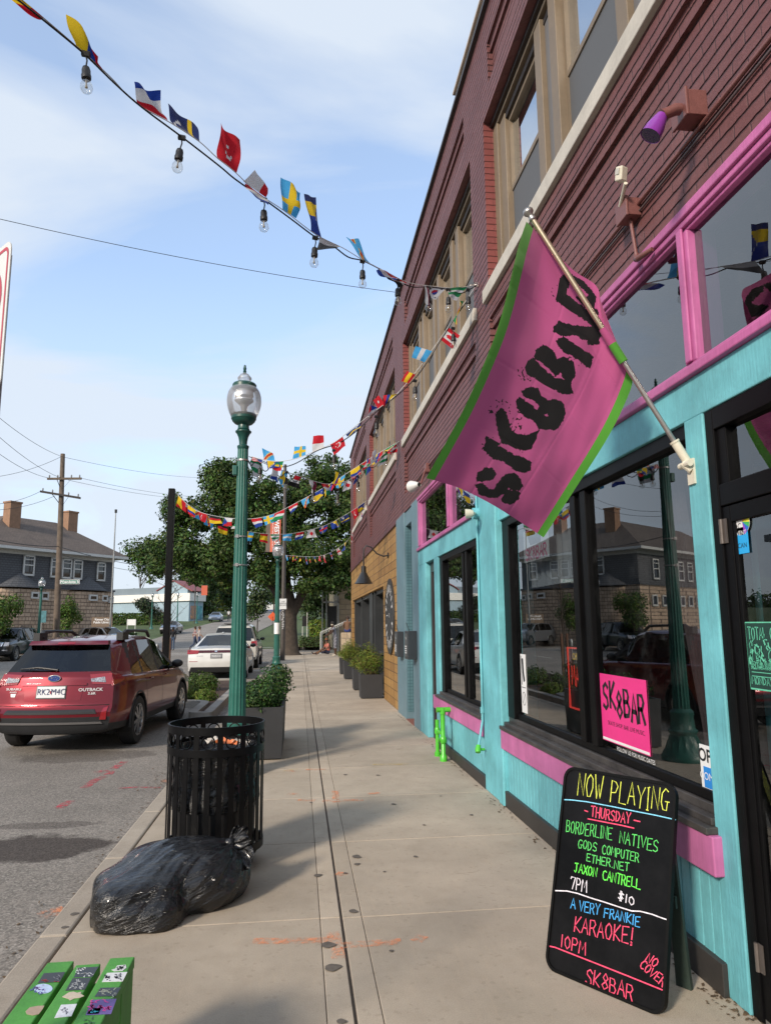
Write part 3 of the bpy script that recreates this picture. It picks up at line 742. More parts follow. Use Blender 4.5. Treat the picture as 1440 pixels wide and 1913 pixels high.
g = G(); g.box(1.95, 2.1, 10.5, 10.62, 0, 2.545); g.box(1.95, 2.1, 9.94, 10.02, 0, 2.545); g.box(1.95, 2.1, 10.02, 10.5, 2.4, 2.545); g.box(1.97, 2.1, 10.02, 10.5, .55, .62)
d2 = g.build('side_door', DKBRN, bld, bevel=.004)
s = G(); s.box(2.02, 2.06, 10.16, 10.5, 0, 2.4); s.build('door_leaf', PINKB, d2); s = G(); s.box(2.015, 2.06, 10.02, 10.16, .0, 2.4); s.build('door_stile', pm('pale_paint', (.5, .48, .47), .5), d2)
# blue tiled entry
b = NB('blue_tile'); v = yzmap(b); t = b.new('ShaderNodeTexBrick', {'Vector': v, 'Color1': (.085, .17, .20, 1), 'Color2': (.10, .19, .22, 1), 'Mortar': (.05, .10, .12, 1), 'Scale': 1., 'Mortar Size': .004, 'Brick Width': .055, 'Row Height': .055}, offset=0.)
b.set(Base_Color=t.outputs[0], Roughness=.25); b.bump(t.outputs['Fac'], -.4, .004); TILE = b.m
BLUE = pm('slate_blue_paint', (.115, .195, .235), .5, var=.1, vs=3, bump=.15)
g = G(); g.box(PX - .015, 2.1, 12.75, 13.80, 0, 3.66); g.box(PX - .015, 2.1, 11.28, 11.86, 0, 3.66); g.box(PX + .02, 3.0, 11.86, 12.75, 3.4, 3.66); g.build('entry_column', BLUE, bld, bevel=.006)
g = G(); g.box(2.1, 3.6, 12.75, 12.9, 0, 3.4); g.box(1.90, 2.098, 12.742, 12.75, .12, 3.4); g.box(3.5, 3.6, 11.7, 12.75, 0, 3.4); g.box(2.1, 3.6, 11.6, 11.86, 0, 3.4); g.build('tiled_wall', TILE, bld)
g = G(); g.box(1.86, 3.5, 11.86, 12.74, -.005, .006); g.build('doormat', pm('red_tile', (.22, .075, .05), .7, vs=20), bld)
# wood cladding
b = NB('cedar_boards'); v = yzmap(b)
t = b.new('ShaderNodeTexBrick', {'Vector': v, 'Scale': 1., 'Mortar Size': .006, 'Mortar Smooth': .1, 'Brick Width': 2.9, 'Row Height': .172}, offset=.37)
t.inputs['Color1'].default_value = (.37, .215, .070, 1); t.inputs['Color2'].default_value = (.28, .155, .052, 1); t.inputs['Mortar'].default_value = (.03, .015, .007, 1)
gr = b.noise(b.new('ShaderNodeMapping', {0: b.coord(), 'Scale': (1, 2, 30)}).outputs[0], 2.5, 6, .6)
vst = b.noise(b.new('ShaderNodeMapping', {0: b.coord(), 'Scale': (1, 3.5, .35)}).outputs[0], 2.2, 4, .6)
col = b.mixc(.55, t.outputs[0], b.ramp(gr, [(.3, .55), (.7, 1.25)]), 'MULTIPLY')
col = b.mixc(b.math('MULTIPLY', b.ramp(vst, [(.48, 0.), (.68, 1.)]), .55), col, (.11, .05, .022))
b.set(Base_Color=col, Roughness=.62, Specular_IOR_Level=.3); b.bump(b.math('ADD', b.math('MULTIPLY', t.outputs['Fac'], -1.), b.math('MULTIPLY', gr, .15)), .6, .008); WOOD = b.m
g = G(); g.box(PX + .015, 2.1, 13.80, 16.3, 0, 3.66); g.box(PX + .015, 2.1, 16.3, 26.0, 2.52, 3.66); g.box(PX + .015, 2.1, 26.0, 26.72, 0, 3.66); g.build('wood_cladding', WOOD, bld)
g = G(); g.box(PX - .02, 2.0, 13.78, 26.75, 3.60, 3.664); g.build('flashing', pm('maroon_trim', (.10, .035, .04), .5), bld)
g = G(); g.box(PX + .005, 2.2, 13.79, 13.82, 0, 3.6); g.build('corner_trim', BLK, bld); g = G(); g.box(PX + .005, 2.2, 26.7, 26.74, 0, 3.6); g.build('corner_trim', BLK, bld)
DKG = pm('charcoal_frame', (.022, .024, .026), .4, var=.12)
g = G()
for a, b_ in ((16.3, 16.42), (18.9, 19.0), (19.55, 20.0), (20.0, 20.35), (23.0, 23.1), (25.85, 26.0)): g.box(1.96, 2.4, a, b_, 0, 2.518)
g.box(2.0, 2.4, 16.42, 25.85, 2.42, 2.518); g.box(2.05, 2.4, 16.42, 19.55, .9, .98); g.box(2.05, 2.4, 20.35, 25.85, .9, .98); g.box(2.0, 2.4, 16.42, 25.85, 0, .12)
ob = g.build('folding_door', DKG, bld, bevel=.006)
g = G(); g.quad((2.2, 16.4, .1), (2.2, 25.9, .1), (2.2, 25.9, 2.45), (2.2, 16.4, 2.45)); g.build('pane', GL, ob)
# rooms behind the glass so panes look into something
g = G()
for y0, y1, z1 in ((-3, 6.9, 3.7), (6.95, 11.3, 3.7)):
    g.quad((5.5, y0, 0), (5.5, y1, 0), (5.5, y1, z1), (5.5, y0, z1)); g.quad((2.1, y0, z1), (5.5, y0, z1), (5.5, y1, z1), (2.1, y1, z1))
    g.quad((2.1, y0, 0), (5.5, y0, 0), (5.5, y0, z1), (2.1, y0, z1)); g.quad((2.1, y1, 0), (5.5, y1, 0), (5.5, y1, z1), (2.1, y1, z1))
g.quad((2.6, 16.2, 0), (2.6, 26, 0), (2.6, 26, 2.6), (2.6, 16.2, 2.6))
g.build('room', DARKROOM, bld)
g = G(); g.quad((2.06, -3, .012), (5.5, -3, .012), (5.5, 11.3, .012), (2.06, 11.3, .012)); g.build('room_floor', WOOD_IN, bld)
# pale curtain gathered at the near end of the big window
b = pm('curtain_cloth', (.15, .105, .105), .9, var=.15, vs=9)
g = G(); g.grid(lambda u, v: (2.16 + .02 * math.sin(u * 22 + v * 3), 3.62 + .16 * v + (.10 + .10 * v) * u, .95 + v * 1.6), 30, 24); g.build('curtain', b, bld, smooth=180)
g = G(); g.grid(lambda u, v: (2.13 + .025 * math.sin(u * 70), 4.9 + 1.5 * u, 1.95 + v * .6), 60, 4); g.build('curtain', pm('pale_curtain', (.42, .43, .45), .9, var=.1, vs=9), bld, smooth=180)
# ================================================================== things on the brick building
MIN_ = Vector((-1, 0, 0)); YM = (0, -1, 0); ZU = (0, 0, 1)
STEEL = pm('brushed_steel', (.42, .40, .38), .34, metal=.85, var=.1, vs=30)
GOLDPOLE = pm('pale_gold_pole', (.50, .42, .30), .33, metal=.8, var=.08)
PLAST = pm('cream_plastic', (.62, .58, .47), .5, var=.08)
BLACKP = pm('black_plastic', (.012, .012, .013), .4, var=.2)

# ---- flagpole in a wall bracket, and the flag hanging from it
pt = at(990, 402, 3.25); pb = Vector((1.855, 3.185, atx(1280, 858, 1.855).z))
fp = thing('flagpole', 'short pale metal flagpole in a cream bracket slanting up from the turquoise pier', 'flagpole', (1.88, 3.18, 2.32))
ax = (pt - pb).normalized()
G().tube([pb, pb.lerp(pt, .45)], .0125, 12).build('lower_pole', STEEL, fp, smooth=40)
G().tube([pb.lerp(pt, .45), pt], .0145, 12).build('upper_pole', GOLDPOLE, fp, smooth=40)
g = G(); g.tube([pt - ax * .035, pt - ax * .03, pt - ax * .02, pt - ax * .012, pt, pt + ax * .012, pt + ax * .024, pt + ax * .036, pt + ax * .044], [.014, .019, .020, .015, .016, .026, .028, .021, .004], 14)
g.build('finial', STEEL, fp, smooth=60)
g = G(); g.tube([pb - ax * .04, pb + ax * .10], .021, 12); g.tube([pb + ax * .095, pb + ax * .105], .024, 12)
g.obox(Vector((1.871, 3.17, pb.z - .065)), (.006, 0, 0), (0, .028, 0), (0, 0, .062)); g.tube([(1.87, 3.16, pb.z - .06), (1.84, 3.185, pb.z - .02)], .02, 10); g.tube([(1.845, 3.13, pb.z - .03), (1.845, 3.22, pb.z - .03)], .016, 10)
g.build('bracket', PLAST, fp, smooth=35)

def curve_at(P, t):
    L = [0]
    for a, b_ in zip(P[:-1], P[1:]): L.append(L[-1] + math.dist(a[:2], b_[:2]))
    d = t * L[-1]
    for k in range(len(P) - 1):
        if d <= L[k + 1] or k == len(P) - 2:
            s = (d - L[k]) / max(1e-9, L[k + 1] - L[k]); p0 = P[max(k - 1, 0)]; p1 = P[k]; p2 = P[k + 1]; p3 = P[min(k + 2, len(P) - 1)]
            return np.array([.5 * (2 * p1[i] + (p2[i] - p0[i]) * s + (2 * p0[i] - 5 * p1[i] + 4 * p2[i] - p3[i]) * s * s + (3 * p1[i] - p0[i] - 3 * p2[i] + p3[i]) * s ** 3) for i in range(3)])
EL = [(983, 414, 3.25), (967, 464, 3.22), (937, 587, 3.17), (910, 664, 3.13), (864, 768, 3.07), (796, 893, 3.0)]
ER = [(1163, 665, 3.24), (1177, 700, 3.27), (1177, 728, 3.30), (1136, 815, 3.34), (1068, 922, 3.38), (1015, 1004, 3.42)]
EH = [(983, 414, 3.25), (1064, 499, 3.31), (1112, 533, 3.34), (1124, 570, 3.33), (1150, 636, 3.27), (1163, 665, 3.24)]
EB = [(796, 893, 3.0), (850, 909, 3.10), (894, 929, 3.19), (940, 955, 3.28), (1015, 1004, 3.42)]
def flag_px(u, v): return flag_c(u, v)
def flag_pt(u, v): return at(*flag_c(u, v))
def flag_c(u, v):
    """u: hoist to free end, v: left hem to right hem"""
    l, r_, h, bt = curve_at(EL, u), curve_at(ER, u), curve_at(EH, v), curve_at(EB, v)
    c = (1 - v) * l + v * r_ + (1 - u) * h + u * bt - ((1 - u) * (1 - v) * np.array(EL[0]) + (1 - u) * v * np.array(ER[0]) + u * (1 - v) * np.array(EL[-1]) + u * v * np.array(ER[-1]))
    ed = min(1, 6 * v * (1 - v) + .15)
    c[2] -= .13 * math.exp(-(v / .17) ** 2) * (1 - .45 * u) * min(1, u * 6)
    c[2] += ed * (.030 * math.sin(5.2 * v + 2.2 * u + .3) * (1 - .3 * u) + .011 * math.sin(13 * v - 7 * u + 1) * (1 - u) ** 1.2 + .010 * math.sin(9 * u + 5 * v) + .006 * math.sin(17 * u - 12 * v) + .0015 * math.sin(31 * (u + .6 * v)) + .0008 * math.sin(53 * (v - .35 * u)))
    c[2] += .0022 * sum(math.exp(-((u - q) / .007) ** 2) for q in (.24, .5, .75)) + .002 * sum(math.exp(-((v - q) / .009) ** 2) for q in (.36, .68))
    return c
NU, NV = 270, 165
uu, vv = np.meshgrid((np.arange(NU) + .5) / NU, (np.arange(NV) + .5) / NV, indexing='ij'); ss = 1 - uu
def vnoise(shape, cell, seed):
    r_ = np.random.default_rng(seed); a = r_.random((shape[0] // cell + 3, shape[1] // cell + 3))
    y = np.arange(shape[0]) / cell; x = np.arange(shape[1]) / cell; y0 = y.astype(int); x0 = x.astype(int); fy = (y - y0)[:, None]; fx = (x - x0)[None]
    return (a[y0][:, x0] * (1 - fy) * (1 - fx) + a[y0 + 1][:, x0] * fy * (1 - fx) + a[y0][:, x0 + 1] * (1 - fy) * fx + a[y0 + 1][:, x0 + 1] * fy * fx)
rough_ = 0 * (vnoise(ss.shape, 3, 1) - .5) * .016 + (vnoise(ss.shape, 9, 2) - .5) * .022
INKP = [[(203,1015),(208,985),(235,965),(265,966),(275,985),(262,1008),(240,1012),(228,1022)],
 [(198,1025),(225,1022),(245,1040),(262,1042),(285,1010),(310,988),(340,985),(362,1005),(370,1035),(352,1052),(318,1042),(300,1060),(275,1078),(240,1075),(212,1060)], [(300,1050),(322,1046),(365,1055),(358,1080),(325,1098),(292,1090)],
 [(238,865),(255,872),(345,918),(375,925),(400,945),(398,975),(372,985),(345,975),(300,945),(262,935),(228,905)], [(240,852),(285,877),(281,888),(234,864)], [(270,770),(290,750),(312,760),(318,800),(330,840),(380,850),(432,825),(405,895),(380,905),(345,895),(290,878),(275,820)],
 [(360,690),(390,673),(425,680),(445,710),(460,725),(490,718),(515,735),(527,770),(515,800),(495,810),(470,795),(455,770),(440,780),(420,765),(430,745),(410,725),(385,715),(372,708)], [(345,725),(360,712),(400,740),(425,762),(450,780),(505,805),(500,825),(475,832),(430,825),(410,800),(365,775),(348,750)],
 [(410,575),(420,540),(440,520),(465,525),(485,550),(490,570),(520,565),(555,590),(560,640),(545,660),(520,650),(505,625),(485,640),(462,605),(440,585)], [(385,580),(405,570),(450,610),(480,640),(545,655),(550,700),(530,705),(500,695),(440,660),(385,630),(375,605)],
 [(480,455),(500,435),(545,450),(600,460),(640,450),(662,465),(655,490),(640,520),(610,510),(560,490),(510,490),(478,478)], [(490,505),(515,492),(560,520),(625,565),(612,608),(575,585),(520,550),(495,525)], [(600,480),(655,475),(645,522),(600,525)],
 [(505,280),(530,260),(555,270),(540,300),(525,340),(560,360),(610,400),(650,440),(660,465),(640,470),(600,440),(540,400),(490,365),(490,340),(498,300)], [(548,268),(590,295),(625,330),(635,350),(625,400),(600,390),(575,370),(560,345),(590,350),(608,345),(590,320),(560,300)], [(610,385),(640,395),(648,430),(625,415)]]
FPX = np.array([[flag_px((i + .5) / NU, (j + .5) / NV) for j in range(NV)] for i in range(NU)])
FPX = (FPX[..., :2] - np.array([785, 374])) / .5171
FPX = FPX + np.stack([(vnoise(ss.shape, 3, 1) - .5) * 6 + (vnoise(ss.shape, 8, 2) - .5) * 6, (vnoise(ss.shape, 3, 3) - .5) * 6 + (vnoise(ss.shape, 8, 4) - .5) * 6], -1)
def inpoly(P, poly):
    x, y = P[..., 0], P[..., 1]; c = np.zeros(x.shape, bool); n = len(poly)
    for k in range(n):
        (x0, y0), (x1, y1) = poly[k], poly[(k + 1) % n]
        if y0 != y1: c ^= ((y0 > y) != (y1 > y)) & (x < (x1 - x0) * (y - y0) / (y1 - y0) + x0)
    return c
ink = np.zeros(ss.shape, bool)
for pl in INKP: ink |= inpoly(FPX, pl)
spk = vnoise(ss.shape, 2, 5)
for cx_, cy_, rr2, th in ((330, 800, 45, .72), (290, 755, 40, .80), (375, 880, 40, .85), (250, 890, 35, .85), (385, 620, 35, .78), (500, 330, 28, .80), (560, 570, 40, .88)):
    ink |= (np.hypot(FPX[..., 0] - cx_, FPX[..., 1] - cy_) < rr2) & (spk > th)
gcol, pcol, kcol = (.085, .32, .035), (.46, .088, .24), (.004, .0035, .005)
g = G(); ids = [[g.addv(flag_pt(i / NU, j / NV)) for j in range(NV + 1)] for i in range(NU + 1)]
for i in range(NU):
    for j in range(NV):
        v = (j + .5) / NV
        g.col = gcol if (v < .078 or v > .922) else kcol if ink[i, j] else pcol
        g.addf((ids[i][j], ids[i + 1][j], ids[i + 1][j + 1], ids[i][j + 1]))
FCL = attr_mat('flag_cloth', .8, .15, .12, 420, .25, .10, 3)
fl = g.build('flag', FCL, smooth=180)
tag(fl, 'large pink flag with green hems and black stencilled SK8BAR lettering hanging from a slanting pole', 'flag')
g = G(); kk = lambda px, py: pb.lerp(pt, max(0, min(1, (at(px, py, 3.22) - pb).dot(ax) / (pt - pb).length)))
s0, s1, s2 = kk(1131, 611), kk(1148, 641), kk(1166, 676)
g.col = pcol; g.tube([s0, s0.lerp(s1, .5), s1], [.019, .022, .022], 12); g.col = gcol; g.tube([s1, s2], .0225, 12)
sl = g.build('sleeve', FCL, fl, smooth=60)

# ---- chalkboard A-frame
BLp, BRp = Vector((1.177, 3.583, 0)), Vector((1.514, 3.088, 0)); we = (BRp - BLp).normalized(); hn = Vector((we.y, -we.x, 0))
if hn.dot(-BLp) < 0: hn = -hn
upb = Vector((0, 0, math.cos(R(15)))) - hn * math.sin(R(15)); nb = we.cross(upb).normalized()
if nb.dot(hn) < 0: nb = -nb
cb = thing('chalkboard_sign', 'black sidewalk chalkboard with neon handwriting leaning on its rear leg before the turquoise shop front', 'sign', ((BLp + BRp) / 2)[:])
Wd, Ht = .602, .925
def bp(x, y, n=0): return BLp + we * x + upb * y + nb * n
def rrect(x0, x1, y0, y1, r, n=6):
    out = []
    for cx, cy, a0 in ((x1 - r, y1 - r, 0), (x0 + r, y1 - r, 90), (x0 + r, y0 + r, 180), (x1 - r, y0 + r, 270)):
        out += [(cx + r * math.cos(R(a0 + 90 * k / n)), cy + r * math.sin(R(a0 + 90 * k / n))) for k in range(n + 1)]
    return out
b = NB('chalk_slate'); v = b.coord(); sm = b.noise(v, 3, 6, .7)
b.set(Base_Color=b.mixc(b.ramp(sm, [(.4, 0.), (.75, 1.)]), (.0025, .0025, .0028), (.008, .008, .009)), Roughness=b.math('ADD', .22, b.math('MULTIPLY', sm, .35)), Specular_IOR_Level=.14); SLATE = b.m
RUBB = pm('black_rubber', (.0035, .0035, .0035), .5, var=.2, spec=.14)
G().prism([bp(x, y, .0) for x, y in rrect(.01, Wd - .01, .01, Ht - .01, .05)], nb * -.016).build('writing_panel', SLATE, cb)
o_, i_ = rrect(0, Wd, 0, Ht, .06), rrect(.013, Wd - .013, .013, Ht - .013, .048); g = G(); m = len(o_)
for k in range(m):
    k2 = (k + 1) % m
    g.quad(bp(*o_[k], .008), bp(*o_[k2], .008), bp(*i_[k2], .008), bp(*i_[k], .008)); g.quad(bp(*i_[k], .008), bp(*i_[k2], .008), bp(*i_[k2], 0), bp(*i_[k], 0)); g.quad(bp(*o_[k], -.02), bp(*o_[k2], -.02), bp(*o_[k2], .008), bp(*o_[k], .008))
g.poly([bp(x, y, -.02) for x, y in o_]); g.build('frame', RUBB, cb, smooth=30)
g = G(); back = -hn * .30
for x in (.05, Wd - .09): 
    t_ = bp(x, Ht - .1, -.025); f_ = BLp + we * x + back
    g.prism([t_, t_ + we * .04, f_ + we * .055, f_ - we * .015], -hn * .02)
g.prism([bp(.05, .45, -.13), bp(Wd - .05, .45, -.13), bp(Wd - .05, .40, -.145), bp(.05, .40, -.145)], -hn * .015)
g.build('rear_leg', pm('green_board_leg', (.02, .035, .028), .6), cb)
def c3(x, y): return (980 + x * .26294, 1410 + y * .26294)
def bpx(x, y): return atplane(*c3(x, y), BLp, nb)
def chalk(nm, rgb): 
    return pm('chalk_' + nm, rgb, .85, var=.22, vs=60, bump=0, c2=tuple(q * .55 for q in rgb))
CY, CPk, CG, CG2, CW, CB, CC2 = chalk('yellow', (.72, .78, .10)), chalk('pink', (.85, .07, .16)), chalk('green', (.10, .62, .13)), chalk('lime', (.13, .85, .08)), chalk('white', (.75, .72, .78)), chalk('blue', (.06, .38, .80)), chalk('cyan', (.22, .62, .85))
rnd = random.Random(4)
def line(nm, mat, items, w=.0062):
    g = G()
    for it in items:
        if isinstance(it[0], str):
            s, (x0, y0), (x1, y1), h, jit = it
            random.seed(hash(s) % 1000 if False else sum(map(ord, s)))
            p0, p1 = bpx(x0, y0), bpx(x1, y1); upv = bpx(x0 + h * .085, y0 - h) - p0
            stroke_text(g, s, p0, p1, upv, w, nb, .0015, .26, jit)
        else: g.ribbon([bpx(x, y) for x, y in it], w, nb, .0015)
    g.build('lettering', mat, cb)
line('a', CY, [('NOW', (372, 292), (548, 322), 160, .05), ('PLAYING', (605, 330), (1018, 412), 150, .06)], .0042)
line('b', CC2, [[(265, 318), (340, 322), (440, 334), (620, 368), (800, 405), (940, 432), (1070, 462)]], .0045)
line('c', CPk, [('THURSDAY', (468, 438), (748, 492), 72, .05), [(425, 396), (447, 404)], [(775, 465), (818, 475)], [(448, 455), (560, 477), (690, 502), (775, 522)],
     ('KARAOKE!', (348, 1258), (768, 1352), 108, .06), ('10PM', (252, 1362), (430, 1422), 88, .05), [(162, 1357), (215, 1368), (500, 1480), (740, 1575), (995, 1678)], ('SK8BAR', (430, 1618), (765, 1745), 105, .10)], .0052)
line('d', CG, [('BORDERLINE', (292, 545), (618, 606), 82, .05), ('NATIVES', (672, 622), (945, 692), 80, .06), ('GODS', (378, 662), (510, 690), 62, .05), ('COMPUTER', (548, 700), (808, 766), 62, .05), ('ETHER.NET', (437, 756), (738, 830), 55, .06)], .0042)
line('e', CG2, [('JAXON', (350, 832), (510, 868), 62, .05), ('CANTRELL', (552, 885), (818, 956), 68, .08)], .005)
line('f', CW, [('7PM', (325, 948), (438, 980), 82, .04), ('$10', (662, 1025), (776, 1076), 56, .05), [(205, 965), (300, 968), (375, 985), (470, 1018), (560, 1045), (680, 1085), (760, 1110), (820, 1112), (905, 1134), (960, 1155), (1028, 1178)]], .0048)
line('g', CB, [('A', (325, 1088), (358, 1096), 72, .04), ('VERY', (385, 1105), (530, 1140), 72, .06), ('FRANKIE', (562, 1150), (815, 1222), 66, .08)], .0048)
g = G()
for s, a, b_, upx in (('NO', (852, 1462), (925, 1512), (32, -50)), ('COVER', (812, 1502), (975, 1648), (36, -48))):
    p0 = bpx(*a); stroke_text(g, s, p0, bpx(*b_), bpx(a[0] + upx[0], a[1] + upx[1]) - p0, .0046, nb, .0015, .28, .06)
g.build('lettering', CPk, cb)

# ---- lights and conduit on the brick
RUST = pm('maroon_metal', (.165, .062, .055), .45, var=.15, vs=14, bump=.25, bs=90)
PURP = pm('purple_enamel', (.21, .030, .30), .3, var=.1, coat=.4)
PURPD = pm('dark_purple_lens', (.035, .012, .075), .15, coat=.6)
def lamp_bell(parent, nm, neck, mouth, r0, r1, m_out, m_in, n=20):
    neck, mouth = Vector(neck), Vector(mouth); d = mouth - neck
    g = G(); g.tube([neck, neck + d * .25, neck + d * .6, mouth - d * .03, mouth], [r0, r0 * 1.3, (r0 + r1) * .60, r1, r1 * 1.04], n, cap=False); o = g.build(nm, m_out, parent, smooth=50)
    g = G(); g.tube([mouth - d * .16, mouth - d * .02], [r1 * .9, r1 * .97], n); g.build('lens', m_in, o, smooth=40); return o
wl = thing('wall_floodlight', 'purple bell floodlight on a maroon junction box, highest on the brick above the pink transom', 'wall light', (1.88, 2.85, 4.05))
g = G(); g.box(1.78, 1.878, 2.80, 2.92, 3.97, 4.10); g.box(1.765, 1.78, 2.792, 2.928, 3.962, 4.108); g.build('junction_box', RUST, wl, bevel=.004)
e1 = atx(1262, 204, 1.70); e2 = atx(1244, 212, 1.66); nk = atx(1236, 216, 1.64); mo = atx(1214, 254, 1.585)
G().tube([(1.775, 2.86, 4.05), e1], .016, 10).build('arm', RUST, wl, smooth=50)
g = G(); g.tube([e1 + Vector((.02, 0, 0)), e1, e2, nk], [.026, .027, .025, .03], 12); g.build('socket', RUST, wl, smooth=50)
lamp_bell(wl, 'lamp_head', nk, mo, .026, .047, PURP, PURPD)
cd = thing('conduit_run', 'thin maroon conduit along the brick with an elbow down onto the pink frame', 'conduit', (1.87, 4, 3.93))
G().tube([(1.862, -2, 3.945), (1.862, 11.4, 3.945)], .011, 8).build('pipe', RUST, cd, smooth=60)
G().tube([(1.868, -2, 3.905), (1.868, 11, 3.905)], .007, 6).build('cable', pm('grey_cable', (.09, .06, .06), .6), cd, smooth=60)
g = G(); g.box(1.80, 1.878, 3.48, 3.60, 3.88, 3.985); g.box(1.785, 1.80, 3.472, 3.608, 3.872, 3.993); g.build('junction_box', RUST, cd, bevel=.004)
g = G(); g.tube([(1.835, 3.53, 3.885), (1.835, 3.49, 3.64)], .0105, 8); g.tube([(1.835, 3.49, 3.645), (1.835, 3.488, 3.615), (1.825, 3.45, 3.60), (1.86, 3.36, 3.605)], [.017, .019, .017, .012], 10); g.build('elbow', RUST, cd, smooth=60)
sn = thing('motion_sensor', 'small cream motion sensor on the junction box below the sill', 'sensor', (1.8, 3.6, 4.0))
sc_ = atx(1160, 326, 1.74); g = G(); g.obox(sc_, Vector((.022, .01, 0)), Vector((-.008, .024, .01)), Vector((0, -.012, .036))); g.build('housing', PLAST, sn, bevel=.006)
g = G(); g.obox(sc_ + Vector((-.022, -.004, .012)), Vector((.006, .003, 0)), Vector((-.003, .016, .006)), Vector((0, -.006, .014))); g.build('lens', pm('sensor_lens', (.5, .48, .42), .3), sn)
G().tube([atx(1168, 342, 1.755), (1.79, 3.55, 3.97)], .011, 8).build('stem', PLAST, sn, smooth=60)
gl_ = thing('wall_floodlight', 'green lined white bell floodlight above the slate blue entry, behind the flag tip', 'wall light', (1.88, 10.2, 3.92))
g = G(); g.box(1.82, 1.878, 10.1, 10.25, 3.85, 3.98); g.tube([(1.83, 10.17, 3.91), atx(786, 903, 1.72)], .016, 8); g.build('arm', RUST, gl_, smooth=40)
GRNE = pm('green_enamel', (.01, .16, .11), .35)
nk, mo = atx(783, 905, 1.70), atx(769, 909, 1.63); lamp_bell(gl_, 'lamp_head', nk, mo, .03, .085, pm('white_enamel', (.6, .6, .58), .35), GRNE)
hl = thing('wall_floodlight', 'cream bullet floodlight on a turquoise round box at the pier top, under the flag', 'wall light', (1.85, 7.2, 2.8))
TP = MATS['turquoise_paint']; c0 = Vector((1.82, 7.235, atx(896, 955, 1.83).z))
g = G(); g.tube([c0 + Vector((.04, 0, 0)), c0 - Vector((.03, 0, 0))], .06, 16); g.build('junction_box', TP, hl, smooth=40)
g = G(); e = atx(884, 959, 1.74); g.tube([c0, e], .015, 8); g.tube([e, e + (atx(869, 960, 1.66) - e) * .4, atx(869, 960, 1.66)], [.03, .045, .05], 14); g.build('lamp_head', PLAST, hl, smooth=40)
dc = thing('downpipe', 'thin turquoise conduit down the pier edge ending in a bright green nozzle', 'pipe', (1.83, 7.22, .3))
LIME = pm('lime_green_paint', (.075, .46, .035), .32, var=.12, bump=.2)
g = G(); g.tube([(1.835, 7.235, 3.3), (1.835, 7.235, .80), (1.83, 7.23, .66), (1.79, 7.2, .50), (1.765, 7.17, .42)], .0125, 8); g.tube([(1.835, 7.235, .74), (1.835, 7.235, .80)], .022, 8); g.build('pipe', TP, dc, smooth=50)
g = G(); g.tube([(1.77, 7.18, .44), (1.76, 7.165, .40), (1.755, 7.15, .375)], [.022, .03, .026], 10); g.tube([(1.76, 7.16, .40), (1.83, 7.19, .395)], .013, 8); g.build('nozzle', LIME, dc, smooth=50)
sp = thing('standpipe', 'bright green twin standpipe with a T head rising from the pavement by the shop wall', 'standpipe', (1.73, 8.9, 0))
g = G(); g.tube([(1.735, 8.80, 0), (1.735, 8.80, .06), (1.735, 8.80, .08), (1.735, 8.80, .58)], [.045, .045, .028, .028], 12); g.tube([(1.735, 8.8, .20), (1.735, 8.8, .22), (1.735, 8.8, .27), (1.735, 8.8, .29)], [.028, .042, .042, .028], 12); g.build('riser', LIME, sp, smooth=40)
g = G(); g.tube([(1.73, 9.14, 0), (1.73, 9.14, .05), (1.73, 9.14, .05), (1.73, 9.14, .44)], [.04, .04, .025, .025], 12); g.tube([(1.73, 9.14, .26), (1.73, 9.14, .28), (1.73, 9.14, .33), (1.73, 9.14, .35)], [.025, .036, .036, .025], 12); g.build('riser', LIME, sp, smooth=40)
g = G(); g.tube([(1.66, 8.80, .60), (1.68, 8.8, .60), (1.80, 8.80, .60), (1.86, 8.8, .60)], [.034, .03, .03, .03], 12); g.tube([(1.735, 8.8, .55), (1.735, 8.8, .62)], .036, 12); g.build('tee_head', LIME, sp, smooth=40)
g = G(); g.tube([(1.735, 8.80, .31), (1.73, 8.9, .31), (1.73, 9.14, .31)], .02, 10); g.tube([(1.68, 8.8, .245), (1.76, 8.8, .245)], .018, 10); g.tube([(1.677, 8.8, .245), (1.67, 8.8, .245)], .035, 10); g.build('valve', LIME, sp, smooth=40)

# ---- notices stuck to the glass
def panel(name, label, cat, y0, y1, z0, z1, x, mat, t=.003):
    return tag(G().box(x - t, x, y0, y1, z0, z1).build(name, mat), label, cat)
HOT = pm('hot_pink_print', (.72, .035, .22), .5, var=.05, bump=0); WHT = pm('white_print', (.72, .72, .72), .5, var=.05, bump=0); INK = pm('black_ink', (.012, .012, .014), .5, var=.1, bump=0)
GX = 1.947
po = panel('poster', 'hot pink SK8BAR poster low in the big shop window', 'poster', 3.93, 4.56, .885, 1.30, GX, HOT)
g = G(); Yl = [4.50, 4.40, 4.305, 4.205, 4.11, 4.02]
for ch, yy, zo in zip('SK8BAR', Yl, (.015, .03, -.02, 0, -.02, -.015)):
    g2 = [[(yy + .02 - x * .075, 1.07 + zo + y * .155) for x, y in pl] for pl in FONT[ch]]
    for pl in g2: g.ribbon([(GX - .003, a, c) for a, c in pl], .028, MIN_, .001)
g.build('lettering', INK, po)
text_obj('lettering', 'SKATE SHOP. BAR. LIVE MUSIC.', INK, po, (GX - .003, 4.22, 1.0), YM, ZU, .036, .001)
G().box(GX - .0042, GX - .003, 3.935, 4.555, .89, .905).build('white_edge', WHT, po)
tag_o = thing('window_decal', 'small white lettering decal below the hot pink poster', 'decal', (GX, 4.1, .84)); text_obj('lettering', 'FOLLOW US FOR MUSIC DATES', WHT, tag_o, (GX - .002, 4.12, .858), YM, ZU, .034, .0005)
